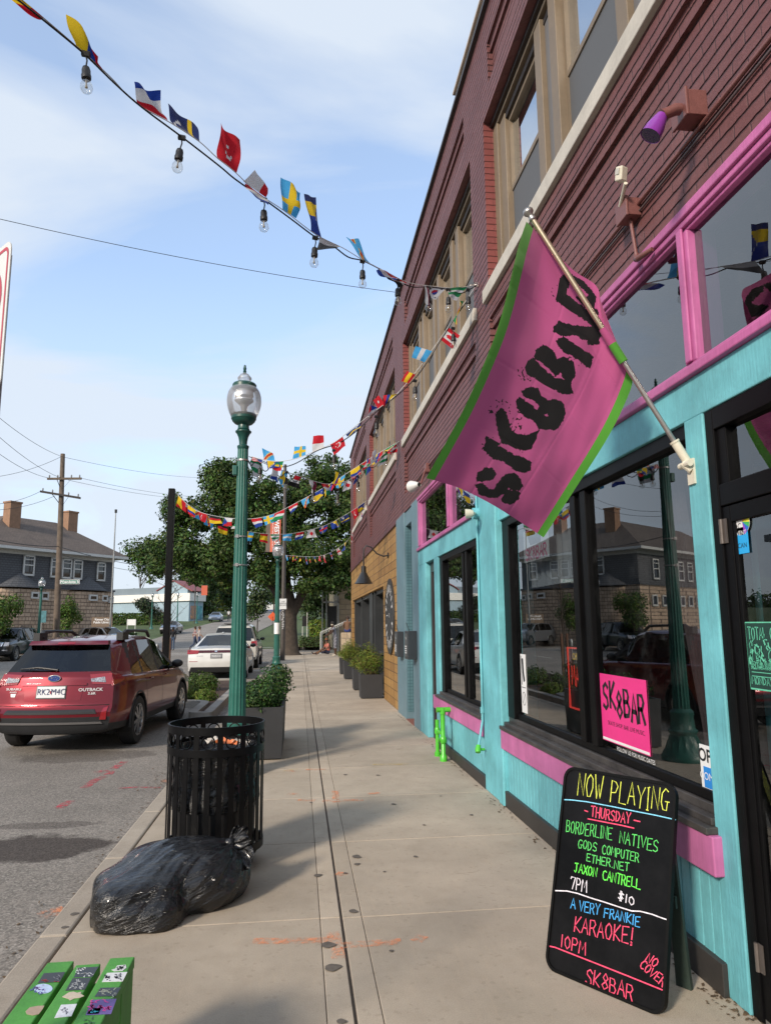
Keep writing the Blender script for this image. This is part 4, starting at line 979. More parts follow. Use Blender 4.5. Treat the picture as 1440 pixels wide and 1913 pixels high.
# neon sign hanging inside the far pane
b = NB('red_neon'); b.set(Base_Color=(.5, .02, .02), Emission_Color=(1, .06, .04), Emission_Strength=.55); RNE = b.m
b = NB('yellow_neon'); b.set(Base_Color=(.5, .4, .02), Emission_Color=(1, .55, .05), Emission_Strength=.45); YNE = b.m
ne = thing('neon_sign', 'lit red framed bar sign with yellow letters behind the far pane', 'neon sign', (2.05, 5.2, 1.2))
X0, ya, yb, za, zb = 2.03, 4.86, 5.33, 1.0, 1.44
G().box(X0 + .01, X0 + .03, ya, yb, za, zb).build('backing', BLACKP, ne)
G().tube([(X0, ya, za), (X0, yb, za), (X0, yb, zb), (X0, ya, zb), (X0, ya, za)], .009, 6).build('red_border', RNE, ne)
g = G(); stroke_text(g, 'MALIBU', (X0 + .008, 5.29, 1.17), (X0 + .008, 4.90, 1.17), (0, 0, .14), .016, MIN_, .001, .3, .05); g.build('red_lettering', RNE, ne)
text_obj('yellow_lettering', 'Official', YNE, ne, (X0 + .008, 5.16, 1.375), YM, ZU, .07, .001); text_obj('yellow_lettering', 'BAR', YNE, ne, (X0 + .008, 4.97, 1.10), YM, ZU, .06, .001)
ws = panel('window_notice', 'tall white strip notice with black figure at the far edge of the window', 'notice', 6.12, 6.26, .86, 1.36, GX, WHT)
g = G(); g.ribbon([(GX - .003, 6.20, 1.31), (GX - .003, 6.19, 1.2), (GX - .003, 6.17, 1.14)], .045, MIN_, .001); g.ribbon([(GX - .003, 6.24, 1.34), (GX - .003, 6.23, 1.10)], .014, MIN_, .001); g.ribbon([(GX - .003, 6.19 + .045 * math.cos(a), .98 + .055 * math.sin(a)) for a in np.linspace(0, 6.3, 20)], .006, MIN_, .001); g.ribbon([(GX - .003, 6.22, .94), (GX - .003, 6.16, 1.02)], .006, MIN_, .001); g.ribbon([(GX - .003, 6.25, 1.075), (GX - .003, 6.13, 1.075)], .006, MIN_, .001); g.build('print', INK, ws)
BLU = pm('blue_print', (.02, .22, .62), .5, var=.05, bump=0)
os_ = panel('window_notice', 'white and blue OPEN notice at the near bottom corner of the big window', 'notice', 3.19, 3.415, .835, 1.035, GX, WHT)
G().box(GX - .0042, GX - .003, 3.18, 3.39, .838, .935).build('blue_band', BLU, os_)
text_obj('lettering', 'OPEN', INK, os_, (GX - .004, 3.315, .985), YM, ZU, .085, .001, bold=.02); text_obj('lettering', 'COME IN', WHT, os_, (GX - .0045, 3.32, .89), YM, ZU, .05, .001)
ps = panel('window_sign', 'small white sign with pink SK8BAR letters hanging high in the window beside the flag corner', 'sign', 5.55, 6.2, 2.16, 2.44, 2.0, WHT)
g = G(); g.cur = 0; stroke_text(g, 'SK8BAR', (1.996, 6.15, 2.18), (1.996, 5.6, 2.18), (0, 0, .1), .02, MIN_, .001, .2, .05); g.build('lettering', HOT, ps)
g = G(); g.poly([(1.9955, 6.02, 2.30), (1.9955, 5.75, 2.30), (1.9955, 5.68, 2.42), (1.9955, 6.1, 2.43)]); g.build('emblem', INK, ps)
# door stickers and poster
DX = 1.909
def disc(yc, zc, r, x, a0=0, a1=360, n=28): return [(x, yc - r * math.cos(R(a0 + (a1 - a0) * k / n)), zc + r * math.sin(R(a0 + (a1 - a0) * k / n))) for k in range(n + 1)]
p = atx(1384, 975, DX); yc, zc, rr = p.y, p.z, .058
st = tag(G().prism([Vector(q) for q in disc(yc, zc, rr, DX)][:-1], (-.001, 0, 0)).build('round_sticker', WHT), 'round rainbow edged white sticker on the door glass', 'sticker')
g = G()
for k, c in enumerate(((.75, .05, .05), (.85, .35, .03), (.85, .75, .05), (.06, .45, .12), (.03, .16, .6), (.30, .05, .45))):
    g.col = c; a = 62 - k * 23; q0 = Vector((DX - .0015, yc - rr * .12, zc))
    g.poly([q0 + Vector((0, -.0 , 0))] + [Vector(t) for t in disc(yc, zc, rr * .99, DX - .0015, a - 23, a, 6)])
g.build('rainbow_bands', attr_mat('print_colours', .4, 0, 0), st)
text_obj('lettering', 'KC\nQC', INK, st, (DX - .0012, yc + rr * .52, zc), YM, ZU, .036, .0005)
p = atx(1384, 1011, DX); s2_ = panel('square_sticker', 'blue printed sticker below the rainbow sticker on the door', 'sticker', p.y - .05, p.y + .045, p.z - .055, p.z + .06, DX, pm('cyan_print', (.02, .36, .75), .4, bump=0, var=.05), .001)
text_obj('lettering', 'EVENT', WHT, s2_, (DX - .0012, p.y, p.z + .035), YM, ZU, .028, .0005); text_obj('lettering', 'SCAN', INK, s2_, (DX - .0012, p.y, p.z - .02), YM, ZU, .03, .0005)
pa, pc = atx(1391, 1163, DX), atx(1404, 1286, DX)
MINT = pm('mint_print', (.12, .50, .33), .6, bump=0, var=.15, vs=20); DKGR = pm('dark_green_paper', (.010, .045, .035), .6, bump=0, var=.2)
y1p, y0p, z1p, z0p = pa.y, pa.y - .30, pa.z, pc.z
tp = panel('gig_poster', 'dark green gig poster headed TOTAL CHAOS on the door glass', 'poster', y0p, y1p, z0p, z1p, DX, DKGR, .001)
g = G(); x_ = DX - .001
g.ribbon([(x_, y1p, z0p), (x_, y1p, z1p), (x_, y0p, z1p), (x_, y0p, z0p), (x_, y1p, z0p)], .007, MIN_, .001)
stroke_text(g, 'TOTAL CHAOS', (x_, y1p - .015, z1p - .07), (x_, y0p + .015, z1p - .07), (0, 0, .05), .005, MIN_, .001, .2, .04)
H_ = z1p - z0p
for k in range(60):
    a = Vector((x_, random.uniform(y0p + .02, y1p - .02), random.uniform(z0p + H_ * .42, z1p - .09))); b_ = a + Vector((0, random.uniform(-.02, .02), random.uniform(-.05, .05))); g.ribbon([a, (a + b_) / 2 + Vector((0, .008, 0)), b_], random.uniform(.003, .011), MIN_, .001)
stroke_text(g, 'RECORD BAR', (x_, y1p - .02, z0p + H_ * .30), (x_, y1p - .15, z0p + H_ * .30), (0, 0, .03), .004, MIN_, .001, .2, .03)
stroke_text(g, 'MONDAY JULY', (x_, y1p - .015, z0p + .02), (x_, y0p + .03, z0p + .02), (0, 0, .03), .004, MIN_, .001, .2, .03)
for q in (.12, .18, .24): g.ribbon([(x_, y1p - .02, z0p + H_ * q + .02), (x_, y1p - .17, z0p + H_ * q + .02)], .003, MIN_, .001)
g.build('print', MINT, tp)

# ---- further along: notice boxes, round sign, gooseneck lamp
BOXM = pm('charcoal_box', (.030, .034, .040), .45, var=.12)
def menu_box(lbl, y0, x0, z0, z1):
    t = thing('menu_box', lbl, 'menu box', (1.8, y0, z0), group='charcoal menu boxes on the slate blue entry')
    G().box(x0, 1.864, y0, y0 + .36, z0, z1).build('case', BOXM, t, bevel=.008)
    g = G(); g.box(x0 - .006, x0, y0 + .03, y0 + .33, z0 + .04, z1 - .04); g.build('front', pm('menu_front', (.06, .068, .075), .3), t)
    g = G()
    for k in range(4): g.ribbon([(x0 - .007, y0 + .27, z0 + .1 + k * .035), (x0 - .007, y0 + .09, z0 + .1 + k * .035)], .016, MIN_, .001)
    g.ribbon([(x0 - .007, y0 + .2, z1 - .10), (x0 - .007, y0 + .14, z1 - .13)], .02, MIN_, .001); g.build('print', WHT, t)
    G().tube([((x0 + 1.864) / 2, y0 + .33, z1), (x0 + .03, y0 + .34, z1 + .13)], .006, 6).build('bracket', BLACKP, t)
menu_box('charcoal menu box nearer the turquoise shop, on the first slate blue column', 11.44, 1.715, 1.08, 1.53)
menu_box('charcoal menu box nearer the round sign, on the second slate blue column', 12.92, 1.745, 1.06, 1.51)
rs = thing('round_wall_sign', 'large round dark sign with worn white marks on the cedar boards', 'sign', (1.87, 15.0, 1.81))
g = G(); g.prism([(1.894, 15.0 + .70 * math.cos(a), 1.81 + .79 * math.sin(a)) for a in np.linspace(0, 2 * math.pi, 49)[:-1]], (-.035, 0, 0)); g.build('board', pm('charcoal_board', (.026, .026, .026), .5, var=.25, vs=4), rs, bevel=.004)
g = G()
for a in list(range(20, 165, 18)) + list(range(200, 345, 18)):
    c = Vector((1.858, 15.0 - .52 * math.cos(R(a)), 1.81 + .59 * math.sin(R(a)))); t_ = Vector((0, math.sin(R(a)), math.cos(R(a)))); q = Vector((0, -math.cos(R(a)), math.sin(R(a))))
    g.ribbon([c - q * .07, c + q * .06], .05, MIN_, .001)
    if a % 4 == 0: g.ribbon([c + q * .05 - t_ * .05, c + q * .05 + t_ * .05], .03, MIN_, .001)
g.ribbon([(1.858, 15.4, 1.83), (1.858, 15.25, 1.83)], .02, MIN_, .001); g.build('white_marks', WHT, rs); text_obj('lettering', 'R', WHT, rs, (1.858, 14.98, 1.82), YM, ZU, .14, .001)
gk = thing('gooseneck_lamp', 'black gooseneck lamp with conical shade over the cedar boards', 'wall light', (1.88, 15.25, 3.1))
sh = Vector((1.36, 15.35, 2.86))
G().tube([(1.895, 15.25, 3.12), (1.78, 15.26, 3.10), (1.64, 15.29, 3.16), (1.52, 15.31, 3.30), (1.42, 15.33, 3.335), (1.37, 15.34, 3.27), (1.36, 15.35, 3.1), tuple(sh)], .016, 10).build('arm', BLACKP, gk, smooth=60)
g = G(); g.tube([(1.897, 15.25, 3.12), (1.87, 15.25, 3.12)], .06, 16); g.build('wall_plate', BLACKP, gk, smooth=40)
g = G(); g.lathe([(.0, .04), (.05, .03), (.055, -.10), (.065, -.11), (.19, -.34), (.20, -.345), (.185, -.335), (.06, -.12), (.0, -.11)], 24, sh); g.build('shade', pm('black_shade', (.018, .018, .018), .28), gk, smooth=35)
# ================================================================== street furniture near the camera
BLKM = pm('black_steel', (.0035, .0035, .004), .4, var=.3, vs=12, bump=.1, spec=.16)
GREENP = pm('lamp_green_paint', (.016, .105, .082), .42, var=.15, vs=5, bump=.12, bs=60)
GREEND = pm('lamp_dark_green_paint', (.008, .060, .048), .35, var=.15)
b = NB('lamp_acrylic'); 
fr = b.new('ShaderNodeFresnel', {'IOR': 1.45}).outputs[0]
tr = b.new('ShaderNodeBsdfTransparent', {'Color': (.93, .94, .95, 1)}); gl2 = b.new('ShaderNodeBsdfGlossy', {'Color': (1, 1, 1, 1), 'Roughness': .12}); df = b.new('ShaderNodeBsdfTranslucent', {'Color': (.8, .8, .82, 1)})
vb = b.new('ShaderNodeBump', {'Height': b.noise(b.coord(), 160, 2), 'Strength': .5, 'Distance': .004}).outputs[0]; b.l.new(vb, gl2.inputs['Normal'])
df2 = b.new('ShaderNodeBsdfDiffuse', {'Color': (.8, .8, .82, 1)}); dm = b.new('ShaderNodeMixShader', {0: .5, 1: df.outputs[0], 2: df2.outputs[0]})
m1 = b.new('ShaderNodeMixShader', {0: .30, 1: tr.outputs[0], 2: dm.outputs[0]})
m2 = b.new('ShaderNodeMixShader', {0: b.math('ADD', b.math('MULTIPLY', fr, .8), .06, True), 1: m1.outputs[0], 2: gl2.outputs[0]}); b.l.new(m2.outputs[0], b.out.inputs[0]); ACR = b.m
ALU = pm('lamp_reflector', (.55, .56, .58), .3, metal=.7)

# ---- fluted street lamp
def street_lamp(label, loc, detail=True, group='green street lamps'):
    t = thing('street_lamp', label, 'street lamp', loc, group=group)
    k = .001123; zt = 4.765; Z = lambda y: zt - (y - 140) * k
    P = lambda seq: [(r * k, Z(y)) for r, y in seq]
    n = 28 if detail else 14
    zs = Z(1080)
    fl_ = (lambda a, z: 1 - .085 * abs(math.sin(a * 8)) ** .7) if detail else None
    g = G(); g.lathe([(.062 + (.098 - .062) * (1 - q / 14) ** 1.0, .55 + (zs - .55) * q / 14) for q in range(15)], 96 if detail else 16, rfun=fl_); g.build('shaft', GREENP, t, smooth=60, world=False)
    g = G(); g.lathe([(0.0, .0), (.26, 0), (.26, .05), (.245, .07), (.235, .10), (.215, .13), (.19, .20), (.155, .28), (.15, .30), (.165, .32), (.165, .345), (.145, .36), (.135, .42), (.128, .50), (.135, .53), (.135, .56), (.115, .58), (.10, .60)], 48 if detail else 16, rfun=(lambda a, z: 1 - (.05 * abs(math.sin(a * 8)) if .1 < z < .3 or .38 < z < .5 else 0)) if detail else None); g.build('base', GREENP, t, smooth=40, world=False)
    g = G(); g.lathe(P([(55, 1082), (62, 1058), (62, 1046), (50, 1040), (42, 1030), (43, 1000), (52, 950), (70, 910), (84, 896), (84, 884), (66, 878), (60, 872), (66, 866), (60, 855), (58, 820), (66, 812), (95, 800), (120, 775), (124, 760), (132, 752), (134, 705), (128, 700), (0, 700)]), n); g.build('capital', GREEND, t, smooth=35, world=False)
    gl_ = G(); gl_.lathe(P([(126, 735), (134, 725), (152, 690), (168, 645), (179, 600), (183, 550), (180, 505), (168, 455), (148, 418), (122, 395)]), n); globe = gl_.build('globe', ACR, t, smooth=180, world=False)
    g = G(); g.lathe(P([(128, 415), (128, 372), (118, 358), (70, 352), (0, 352)]), n); g.build('collar', GREEND, t, smooth=35, world=False)
    g = G(); g.lathe(P([(62, 352), (60, 332), (74, 308), (76, 292), (62, 276), (48, 255), (30, 240)]), n); g.build('lantern_cap', ACR, t, smooth=60, world=False)
    g = G(); g.lathe(P([(24, 244), (20, 232), (14, 225), (20, 215), (12, 205), (18, 192), (18, 178), (12, 170), (14, 160), (10, 148), (0, 140)]), 14); g.build('finial', GREEND, t, smooth=50, world=False)
    g = G(); g.lathe(P([(60, 400), (95, 440), (100, 500), (60, 520)]), n); g.lathe(P([(100, 535), (102, 548), (60, 585), (35, 610), (30, 700)]), 16); g.build('reflector', ALU, t, smooth=50, world=False)
    return t
LX, LY = -.69, 8.4
lamp = street_lamp('nearest and tallest looking green fluted street lamp behind the black litter bin, with steel bands', (LX, LY, 0))
zz = lambda py: at(450, py, LY).z
g = G(); zb = zz(862); g.lathe([(.066, zb), (.0675, zb), (.0675, zb + .02), (.066, zb + .02)], 32); g.build('steel_band', STEEL, lamp, smooth=40, world=False)
for py in (1003, 1056):
    g = G(); zb = zz(py); r0 = .062 + (.036) * (1 - (zb - .55) / 3.15) + .002; g.lathe([(r0, zb - .008), (r0 + .002, zb - .008), (r0 + .002, zb + .008), (r0, zb + .008)], 32); g.box(-.055, -.02, -r0 - .012, -r0 + .006, zb - .018, zb + .018); g.build('steel_band', STEEL, lamp, smooth=40, world=False)
g = G(); zb = zz(880); g.box(-.115, -.06, -.045, .03, zb - .055, zb + .06); g.build('outlet_box', GREENP, lamp, world=False, bevel=.008)
street_lamp('second green fluted street lamp, on the pavement before the big tree, with a white sticker', (-.80, 25.8, 0))
l2 = [o for o in COL.objects if o.name.startswith('street_lamp') and o.type == 'EMPTY'][-1]
g = G(); g.lathe([(.098, 1.36), (.0985, 1.36), (.0985, 1.75), (.097, 1.75)], 20); g.build('sticker', WHT, l2, world=False, smooth=40)
for lb, x, y in (('green street lamp beside the wooden utility pole in front of the stone library', -15.2, 44.5), ('distant green street lamp left of the black pole, before the pale blue building', -18.6, 94), ('distant green street lamp behind the sapling, before the pale blue building', -16.6, 101), ):
    street_lamp(lb, (x, y, gz(y) + .1), False)

# ---- litter bin
TX, TY, TR = -.575, 5.34, .33
tb = thing('litter_bin', 'black slatted steel litter bin with a band of rings by the lamp post', 'litter bin', (TX, TY, 0))
NB_ = 26
def rad(z): return TR if z > .17 else TR - .085 * ((.17 - z) / .14) ** 1.6 if z > .03 else TR - .085
g0 = None
for k in range(NB_):
    a = 2 * math.pi * (k + .25) / NB_; top = .905 if k % 2 == 0 else .79
    zsq = [.03, .05, .075, .105, .14, .18, .3, top]
    g = G(); t_ = Vector((-math.sin(a), math.cos(a), 0)) * .0185; n_ = Vector((math.cos(a), math.sin(a), 0))
    L = []
    for z in zsq:
        c = n_ * (rad(z) - .006) + Vector((0, 0, z)); L.append([g.addv(c - t_), g.addv(c + t_), g.addv(c + t_ + n_ * .006), g.addv(c - t_ + n_ * .006)])
    for p, q in zip(L[:-1], L[1:]):
        for j in range(4): g.addf((p[j], p[(j + 1) % 4], q[(j + 1) % 4], q[j]))
    g.addf(L[-1]); g.addf(L[0][::-1]); g.build('slat', BLKM, tb, world=False)
for z0, z1, r in ((.905, .957, TR), (.765, .815, TR + .001), (.125, .175, TR + .001)):
    g = G(); g.lathe([(r - .008, z0), (r + .004, z0), (r + .004, z1), (r - .008, z1), (r - .008, z0)], 64); g.build('hoop', BLKM, tb, smooth=40, world=False)
for k in range(NB_ // 2):
    a = 2 * math.pi * (2 * k + 1.25) / NB_; g = G(); t_ = Vector((-math.sin(a), math.cos(a), 0)); n_ = Vector((math.cos(a), math.sin(a), 0)) * (TR - .003)
    g.tube([n_ + t_ * (.043 * math.cos(q)) + Vector((0, 0, .860 + .043 * math.sin(q))) for q in np.linspace(0, 2 * math.pi, 25)], .0052, 6, cap=False); g.build('scroll_ring', BLKM, tb, smooth=60, world=False)
g = G(); g.lathe([(0, .05), (.255, .05), (.27, .10), (.285, .72), (.28, .72), (.262, .2)], 40); g.build('liner', BLACKP, tb, smooth=40, world=False)
b = NB('bag_plastic'); v = b.coord()
mp_ = b.new('ShaderNodeMapping', {0: v, 'Rotation': (0, .30, -.14)}).outputs[0]
st1 = b.noise(b.new('ShaderNodeMapping', {0: mp_, 'Scale': (1.1, 11, 11)}).outputs[0], 2.2, 5, .6, .5)
st2 = b.noise(b.new('ShaderNodeMapping', {0: mp_, 'Scale': (2.5, 30, 30)}).outputs[0], 2.0, 3, .55, .3)
cr1 = b.new('ShaderNodeTexVoronoi', {'Vector': b.new('ShaderNodeMapping', {0: mp_, 'Scale': (4.5, 9, 9)}).outputs[0], 'Scale': 1.}).outputs['Distance']
b.set(Base_Color=b.mixc(st1, (.003, .003, .0035), (.008, .008, .0095)), Roughness=b.math('ADD', .15, b.math('MULTIPLY', st1, .2)), Specular_IOR_Level=.45, Coat_Weight=.45, Coat_Roughness=.06)
b.bump(b.math('ADD', b.math('ADD', b.math('MULTIPLY', st1, 1.0), b.math('MULTIPLY', st2, .22)), b.math('MULTIPLY', cr1, .5)), .75, .05); BAGM = b.m
bl = G(); bl.lathe([(.292 + .006 * math.sin(q * 9), .40 + .4 * q) for q in np.linspace(0, 1, 10)] + [(.283, .80), (.275, .74), (.2, .70), (.1, .74), (0, .73)], 72, rfun=lambda a, z: 1 + .022 * math.sin(a * 11 + z * 14) * (1 if z < .6 else .3) + .018 * math.sin(a * 23 - z * 30))
bo = bl.build('bin_bag', BAGM, None, smooth=70, world=True); bo.location = (TX, TY, 0); tag(bo, 'black bag lining the slatted litter bin', 'bin bag')
ORG = pm('orange_wrapper', (.75, .22, .08), .6, var=.3, vs=30); CARD = pm('pale_card', (.55, .50, .44), .7, var=.2, vs=20)
def crumple(name, lbl, c, s, mat, seed):
    r_ = random.Random(seed); g = G()
    g.grid(lambda u, v: (c[0] + (u - .5) * s * 2 + r_.uniform(-.2, .2) * s, c[1] + (v - .5) * s * 1.4 + r_.uniform(-.2, .2) * s, c[2] + r_.uniform(-.25, .35) * s + .2 * s * math.sin(u * 6)), 5, 4)
    return tag(g.build(name, mat, smooth=30), lbl, 'litter')
crumple('food_wrapper', 'crumpled orange wrapper on top inside the litter bin', (TX + .06, TY + .10, .80), .075, ORG, 1)
crumple('paper_scrap', 'pale crumpled card inside the litter bin', (TX - .02, TY + .16, .80), .07, CARD, 2)
crumple('paper_scrap', 'pale torn paper at the far inside of the litter bin', (TX + .16, TY + .12, .79), .06, CARD, 3)

# ---- tied garbage bag slumped by the bin
C0 = np.array([-.77, 4.61, .10]); KN = np.array([-.42, 4.80, .285])
lobes = [((-.70, 4.73, .13), (.38, .29, .20), -.30, 2.3), ((-.91, 4.48, .085), (.225, .22, .15), .28, 4.6), ((-.82, 4.60, .11), (.33, .25, .17), .6, 2.4), ((-.57, 4.78, .12), (.23, .22, .18), -.4, 2.4), ((-.84, 4.42, .05), (.20, .20, .10), .1, 3.6)]
kd = (KN - C0) / np.linalg.norm(KN - C0); e1_ = np.cross(kd, [0, 0, 1.]); e1_ /= np.linalg.norm(e1_); e2_ = np.cross(kd, e1_)
NA, NE = 190, 110
A_ = np.linspace(0, 2 * math.pi, NA + 1)[:, None]; V_ = np.linspace(0, 1, NE + 1)[None]; Eg = math.pi * (V_ - .5)
D_ = kd * np.sin(-Eg)[..., None] + (e1_ * np.cos(A_)[..., None] + e2_ * np.sin(A_)[..., None]) * np.cos(Eg)[..., None]
rr_ = np.full(D_.shape[:2], .04)
for r_ in np.linspace(.04, .72, 180):
    p = C0 + D_ * r_; F = np.zeros(p.shape[:2])
    for c, q, rot, pw in lobes:
        x = p - np.array(c); ca, sa = math.cos(rot), math.sin(rot)
        f = (np.abs(ca * x[..., 0] + sa * x[..., 1]) / q[0]) ** pw + (np.abs(-sa * x[..., 0] + ca * x[..., 1]) / q[1]) ** pw + (np.abs(x[..., 2]) / q[2]) ** pw
        F += np.exp(-3.2 * f)
    rr_ = np.where(F > math.exp(-3.2), r_, rr_)
for _ in range(3): 
    rr_[:-1] = (np.roll(rr_[:-1], 1, 0) + 2 * rr_[:-1] + np.roll(rr_[:-1], -1, 0)) / 4; rr_[-1] = rr_[0]; rr_[:, 1:-1] = (rr_[:, :-2] + 2 * rr_[:, 1:-1] + rr_[:, 2:]) / 4
tri = lambda x: 2 * np.abs(x / (2 * math.pi) - np.floor(x / (2 * math.pi) + .5)) * 2 - 1
ang_ = A_ + .5 * np.sin(V_ * 4 + 1); fade = (1 - V_) ** .6
wv_ = .020 * tri(ang_ * 9 + 1.2 * np.sin(V_ * 6)) * fade + .012 * tri(ang_ * 17 + 2 * np.sin(V_ * 5 + 1)) * fade * (.5 + .5 * np.sin(ang_ * 3)) + .014 * np.sin(4 * ang_ + 9 * V_) + .010 * tri(V_ * 26 + 2.5 * np.sin(ang_ * 2)) * V_ * (.5 + .5 * np.sin(ang_ * 2 + 1)) + .007 * tri(ang_ * 29 + 7 * V_) * fade
Pb = C0 + D_ * (rr_ * (1 + 1.5 * wv_))[..., None]
tk = np.clip(V_ / .07, 0, 1)[..., None]; Pb = Pb * tk + KN * (1 - tk)
low = Pb[..., 2] < .010; Pb[..., 2] = np.where(low, .004 + .004 * (1 + np.sin(ang_ * 13)), Pb[..., 2])
g = G(); ids = [[g.addv(Pb[i, j]) for j in range(NE + 1)] for i in range(NA)]
for i in range(NA):
    for j in range(NE): g.addf((ids[i][j], ids[(i + 1) % NA][j], ids[(i + 1) % NA][j + 1], ids[i][j + 1]))
bag = g.build('garbage_bag', BAGM, smooth=75); tag(bag, 'tied shiny black garbage bag slumped on the pavement in front of the litter bin', 'garbage bag')
g = G(); g.lathe([(0, -.035), (.022, -.03), (.032, -.01), (.034, .01), (.026, .028), (0, .034)], 18, tuple(KN), rfun=lambda a, z: 1 + .16 * math.sin(a * 5 + z * 80)); g.build('knot', BAGM, bag, smooth=60)
def ear(tip, wid, seed):
    r_ = random.Random(seed); g = G(); K = Vector(KN); T = Vector(tip); d = T - K; s = d.cross(Vector((.2, -.9, .3))).normalized()
    g.grid(lambda u, v: K + d * u * (1 - .3 * abs(v - .5)) + s * (v - .5) * wid * (math.sin(u * 2.6) ** .8 if u > 0 else 0) + Vector((0, -1, .3)) * (.018 * math.sin(v * 13 + seed + u * 3) * u), 10, 16); g.build('bag_ear', BAGM, bag, smooth=70)
ear(KN + np.array([.11, .02, .09]), .08, 1); ear(KN + np.array([.13, -.03, .02]), .12, 2); ear(KN + np.array([.05, .04, .10]), .05, 4); ear(KN + np.array([.13, -.12, -.12]), .18, 5); ear(KN + np.array([.06, -.16, -.15]), .16, 7)

# ---- green bench with stickers in the corner of the view
LG = chipped('bench_green_paint', (.065, .285, .035), (.30, .22, .13), -.01, .5, 40, .3)
be = thing('bench', 'low bright green slatted bench covered in stickers at the kerb edge', 'bench', (-.73, 2.1, 0))
sl = [(-.876, -.786, 2.872), (-.770, -.686, 2.838), (-.664, -.578, 2.876)]
slats = [G().box(a, b_, .9, y, .412, .450).build('slat', LG, be, bevel=.004) for a, b_, y in sl]
G().box(-.60, -.580, 2.70, 2.868, 0, .411).build('leg', LG, be, bevel=.003); G().box(-.875, -.855, 2.70, 2.868, 0, .411).build('leg', LG, be, bevel=.003)
G().box(-.60, -.580, 1.0, 1.16, 0, .411).build('leg', LG, be, bevel=.003); G().box(-.875, -.855, 1.0, 1.16, 0, .411).build('leg', LG, be, bevel=.003)
G().box(-.854, -.601, 2.74, 2.78, .30, .411).build('cross_rail', LG, be); G().box(-.599, -.581, 1.17, 2.69, .33, .411).build('side_rail', LG, be)
def stick(sl_, poly, rgb, nm='sticker'):
    m = pm('sticker_%d_%d_%d' % tuple(int(c * 99) for c in rgb), rgb, .45, var=.12, vs=60, bump=0)
    g = G(); pts = [atz(x * .1875, 1780 + y * .1876, .4505) for x, y in poly]; c = sum(pts, Vector()) / len(pts); g.prism(pts if True else pts, (0, 0, .0008)); return g.build(nm, m, slats[sl_])
def ell(cx, cy, rx, ry, n=20): return [(cx + rx * math.cos(2 * math.pi * k / n), cy + ry * math.sin(2 * math.pi * k / n)) for k in range(n)][::-1]
def scrib(sl_, cx, cy, w, h, n, rgb, seed, wd=.003):
    r_ = random.Random(seed); m = pm('print_%d_%d_%d' % tuple(int(c * 99) for c in rgb), rgb, .5, bump=0, var=.1); g = G()
    for k in range(n):
        a = (cx + r_.uniform(-.5, .5) * w, cy + r_.uniform(-.5, .5) * h); P_ = [a]
        for q in range(3): P_.append((P_[-1][0] + r_.uniform(-.16, .16) * w, P_[-1][1] + r_.uniform(-.2, .2) * h))
        g.ribbon([atz(x * .1875, 1780 + y * .1876, .4516) for x, y in P_], wd, UP, .0003)
    g.build('sticker_print', m, slats[sl_])
stick(0, [(378, 305), (440, 205), (650, 192), (600, 290)], (.035, .037, .042)); scrib(0, 500, 280, 150, 22, 9, (.5, .03, .03), 1); scrib(0, 560, 235, 90, 50, 6, (.2, .2, .22), 2)
stick(0, ell(435, 358, 92, 48), (.48, .60, .78)); scrib(0, 370, 370, 140, 60, 16, (.10, .10, .35), 3); scrib(0, 410, 350, 100, 60, 8, (.55, .4, .75), 13)
stick(0, [(258, 585), (300, 545), (380, 530), (445, 528), (430, 560), (390, 612), (330, 625), (270, 612)], (.40, .29, .20))
stick(1, [(735, 245), (790, 150), (985, 140), (925, 240)], (.035, .042, .05)); scrib(1, 810, 185, 90, 60, 12, (.65, .67, .68), 4, .005); scrib(1, 870, 215, 110, 30, 6, (.65, .67, .68), 5)
stick(1, [(655, 378), (728, 255), (912, 248), (850, 368)], (.035, .04, .046)); scrib(1, 780, 315, 130, 80, 18, (.5, .52, .52), 6)
stick(1, [(622, 440), (690, 395), (735, 388), (770, 400), (815, 390), (805, 408), (842, 432), (800, 448), (745, 455), (700, 478), (690, 462)], (.55, .46, .34))
stick(1, [(545, 650), (612, 520), (770, 510), (715, 632)], (.66, .68, .72)); scrib(1, 655, 580, 60, 60, 10, (.15, .15, .2), 7)
stick(2, [(1112, 170), (1150, 160), (1170, 128), (1255, 120), (1262, 150), (1225, 180), (1140, 185)], (.62, .62, .6)); scrib(2, 1205, 150, 60, 40, 14, (.04, .04, .04), 8, .004)
stick(2, [(1018, 292), (1070, 202), (1272, 192), (1225, 285)], (.68, .68, .68)); scrib(2, 1090, 250, 80, 50, 10, (.05, .05, .06), 9, .004); scrib(2, 1190, 240, 90, 60, 16, (.05, .05, .06), 19)
stick(2, [(945, 438), (1005, 350), (1208, 346), (1160, 432)], (.035, .042, .042)); scrib(2, 1075, 392, 170, 60, 18, (.42, .45, .36), 10)
stick(2, [(855, 622), (915, 470), (1165, 460), (1110, 610)], (.13, .08, .30)); scrib(2, 1000, 520, 190, 90, 18, (.6, .05, .30), 11, .005); stick(2, [(868, 612), (905, 555), (1015, 548), (985, 610)], (.02, .35, .62)); scrib(2, 950, 580, 70, 40, 8, (.05, .6, .75), 12)
scrib(2, 890, 690, 110, 60, 12, (.03, .12, .03), 14)

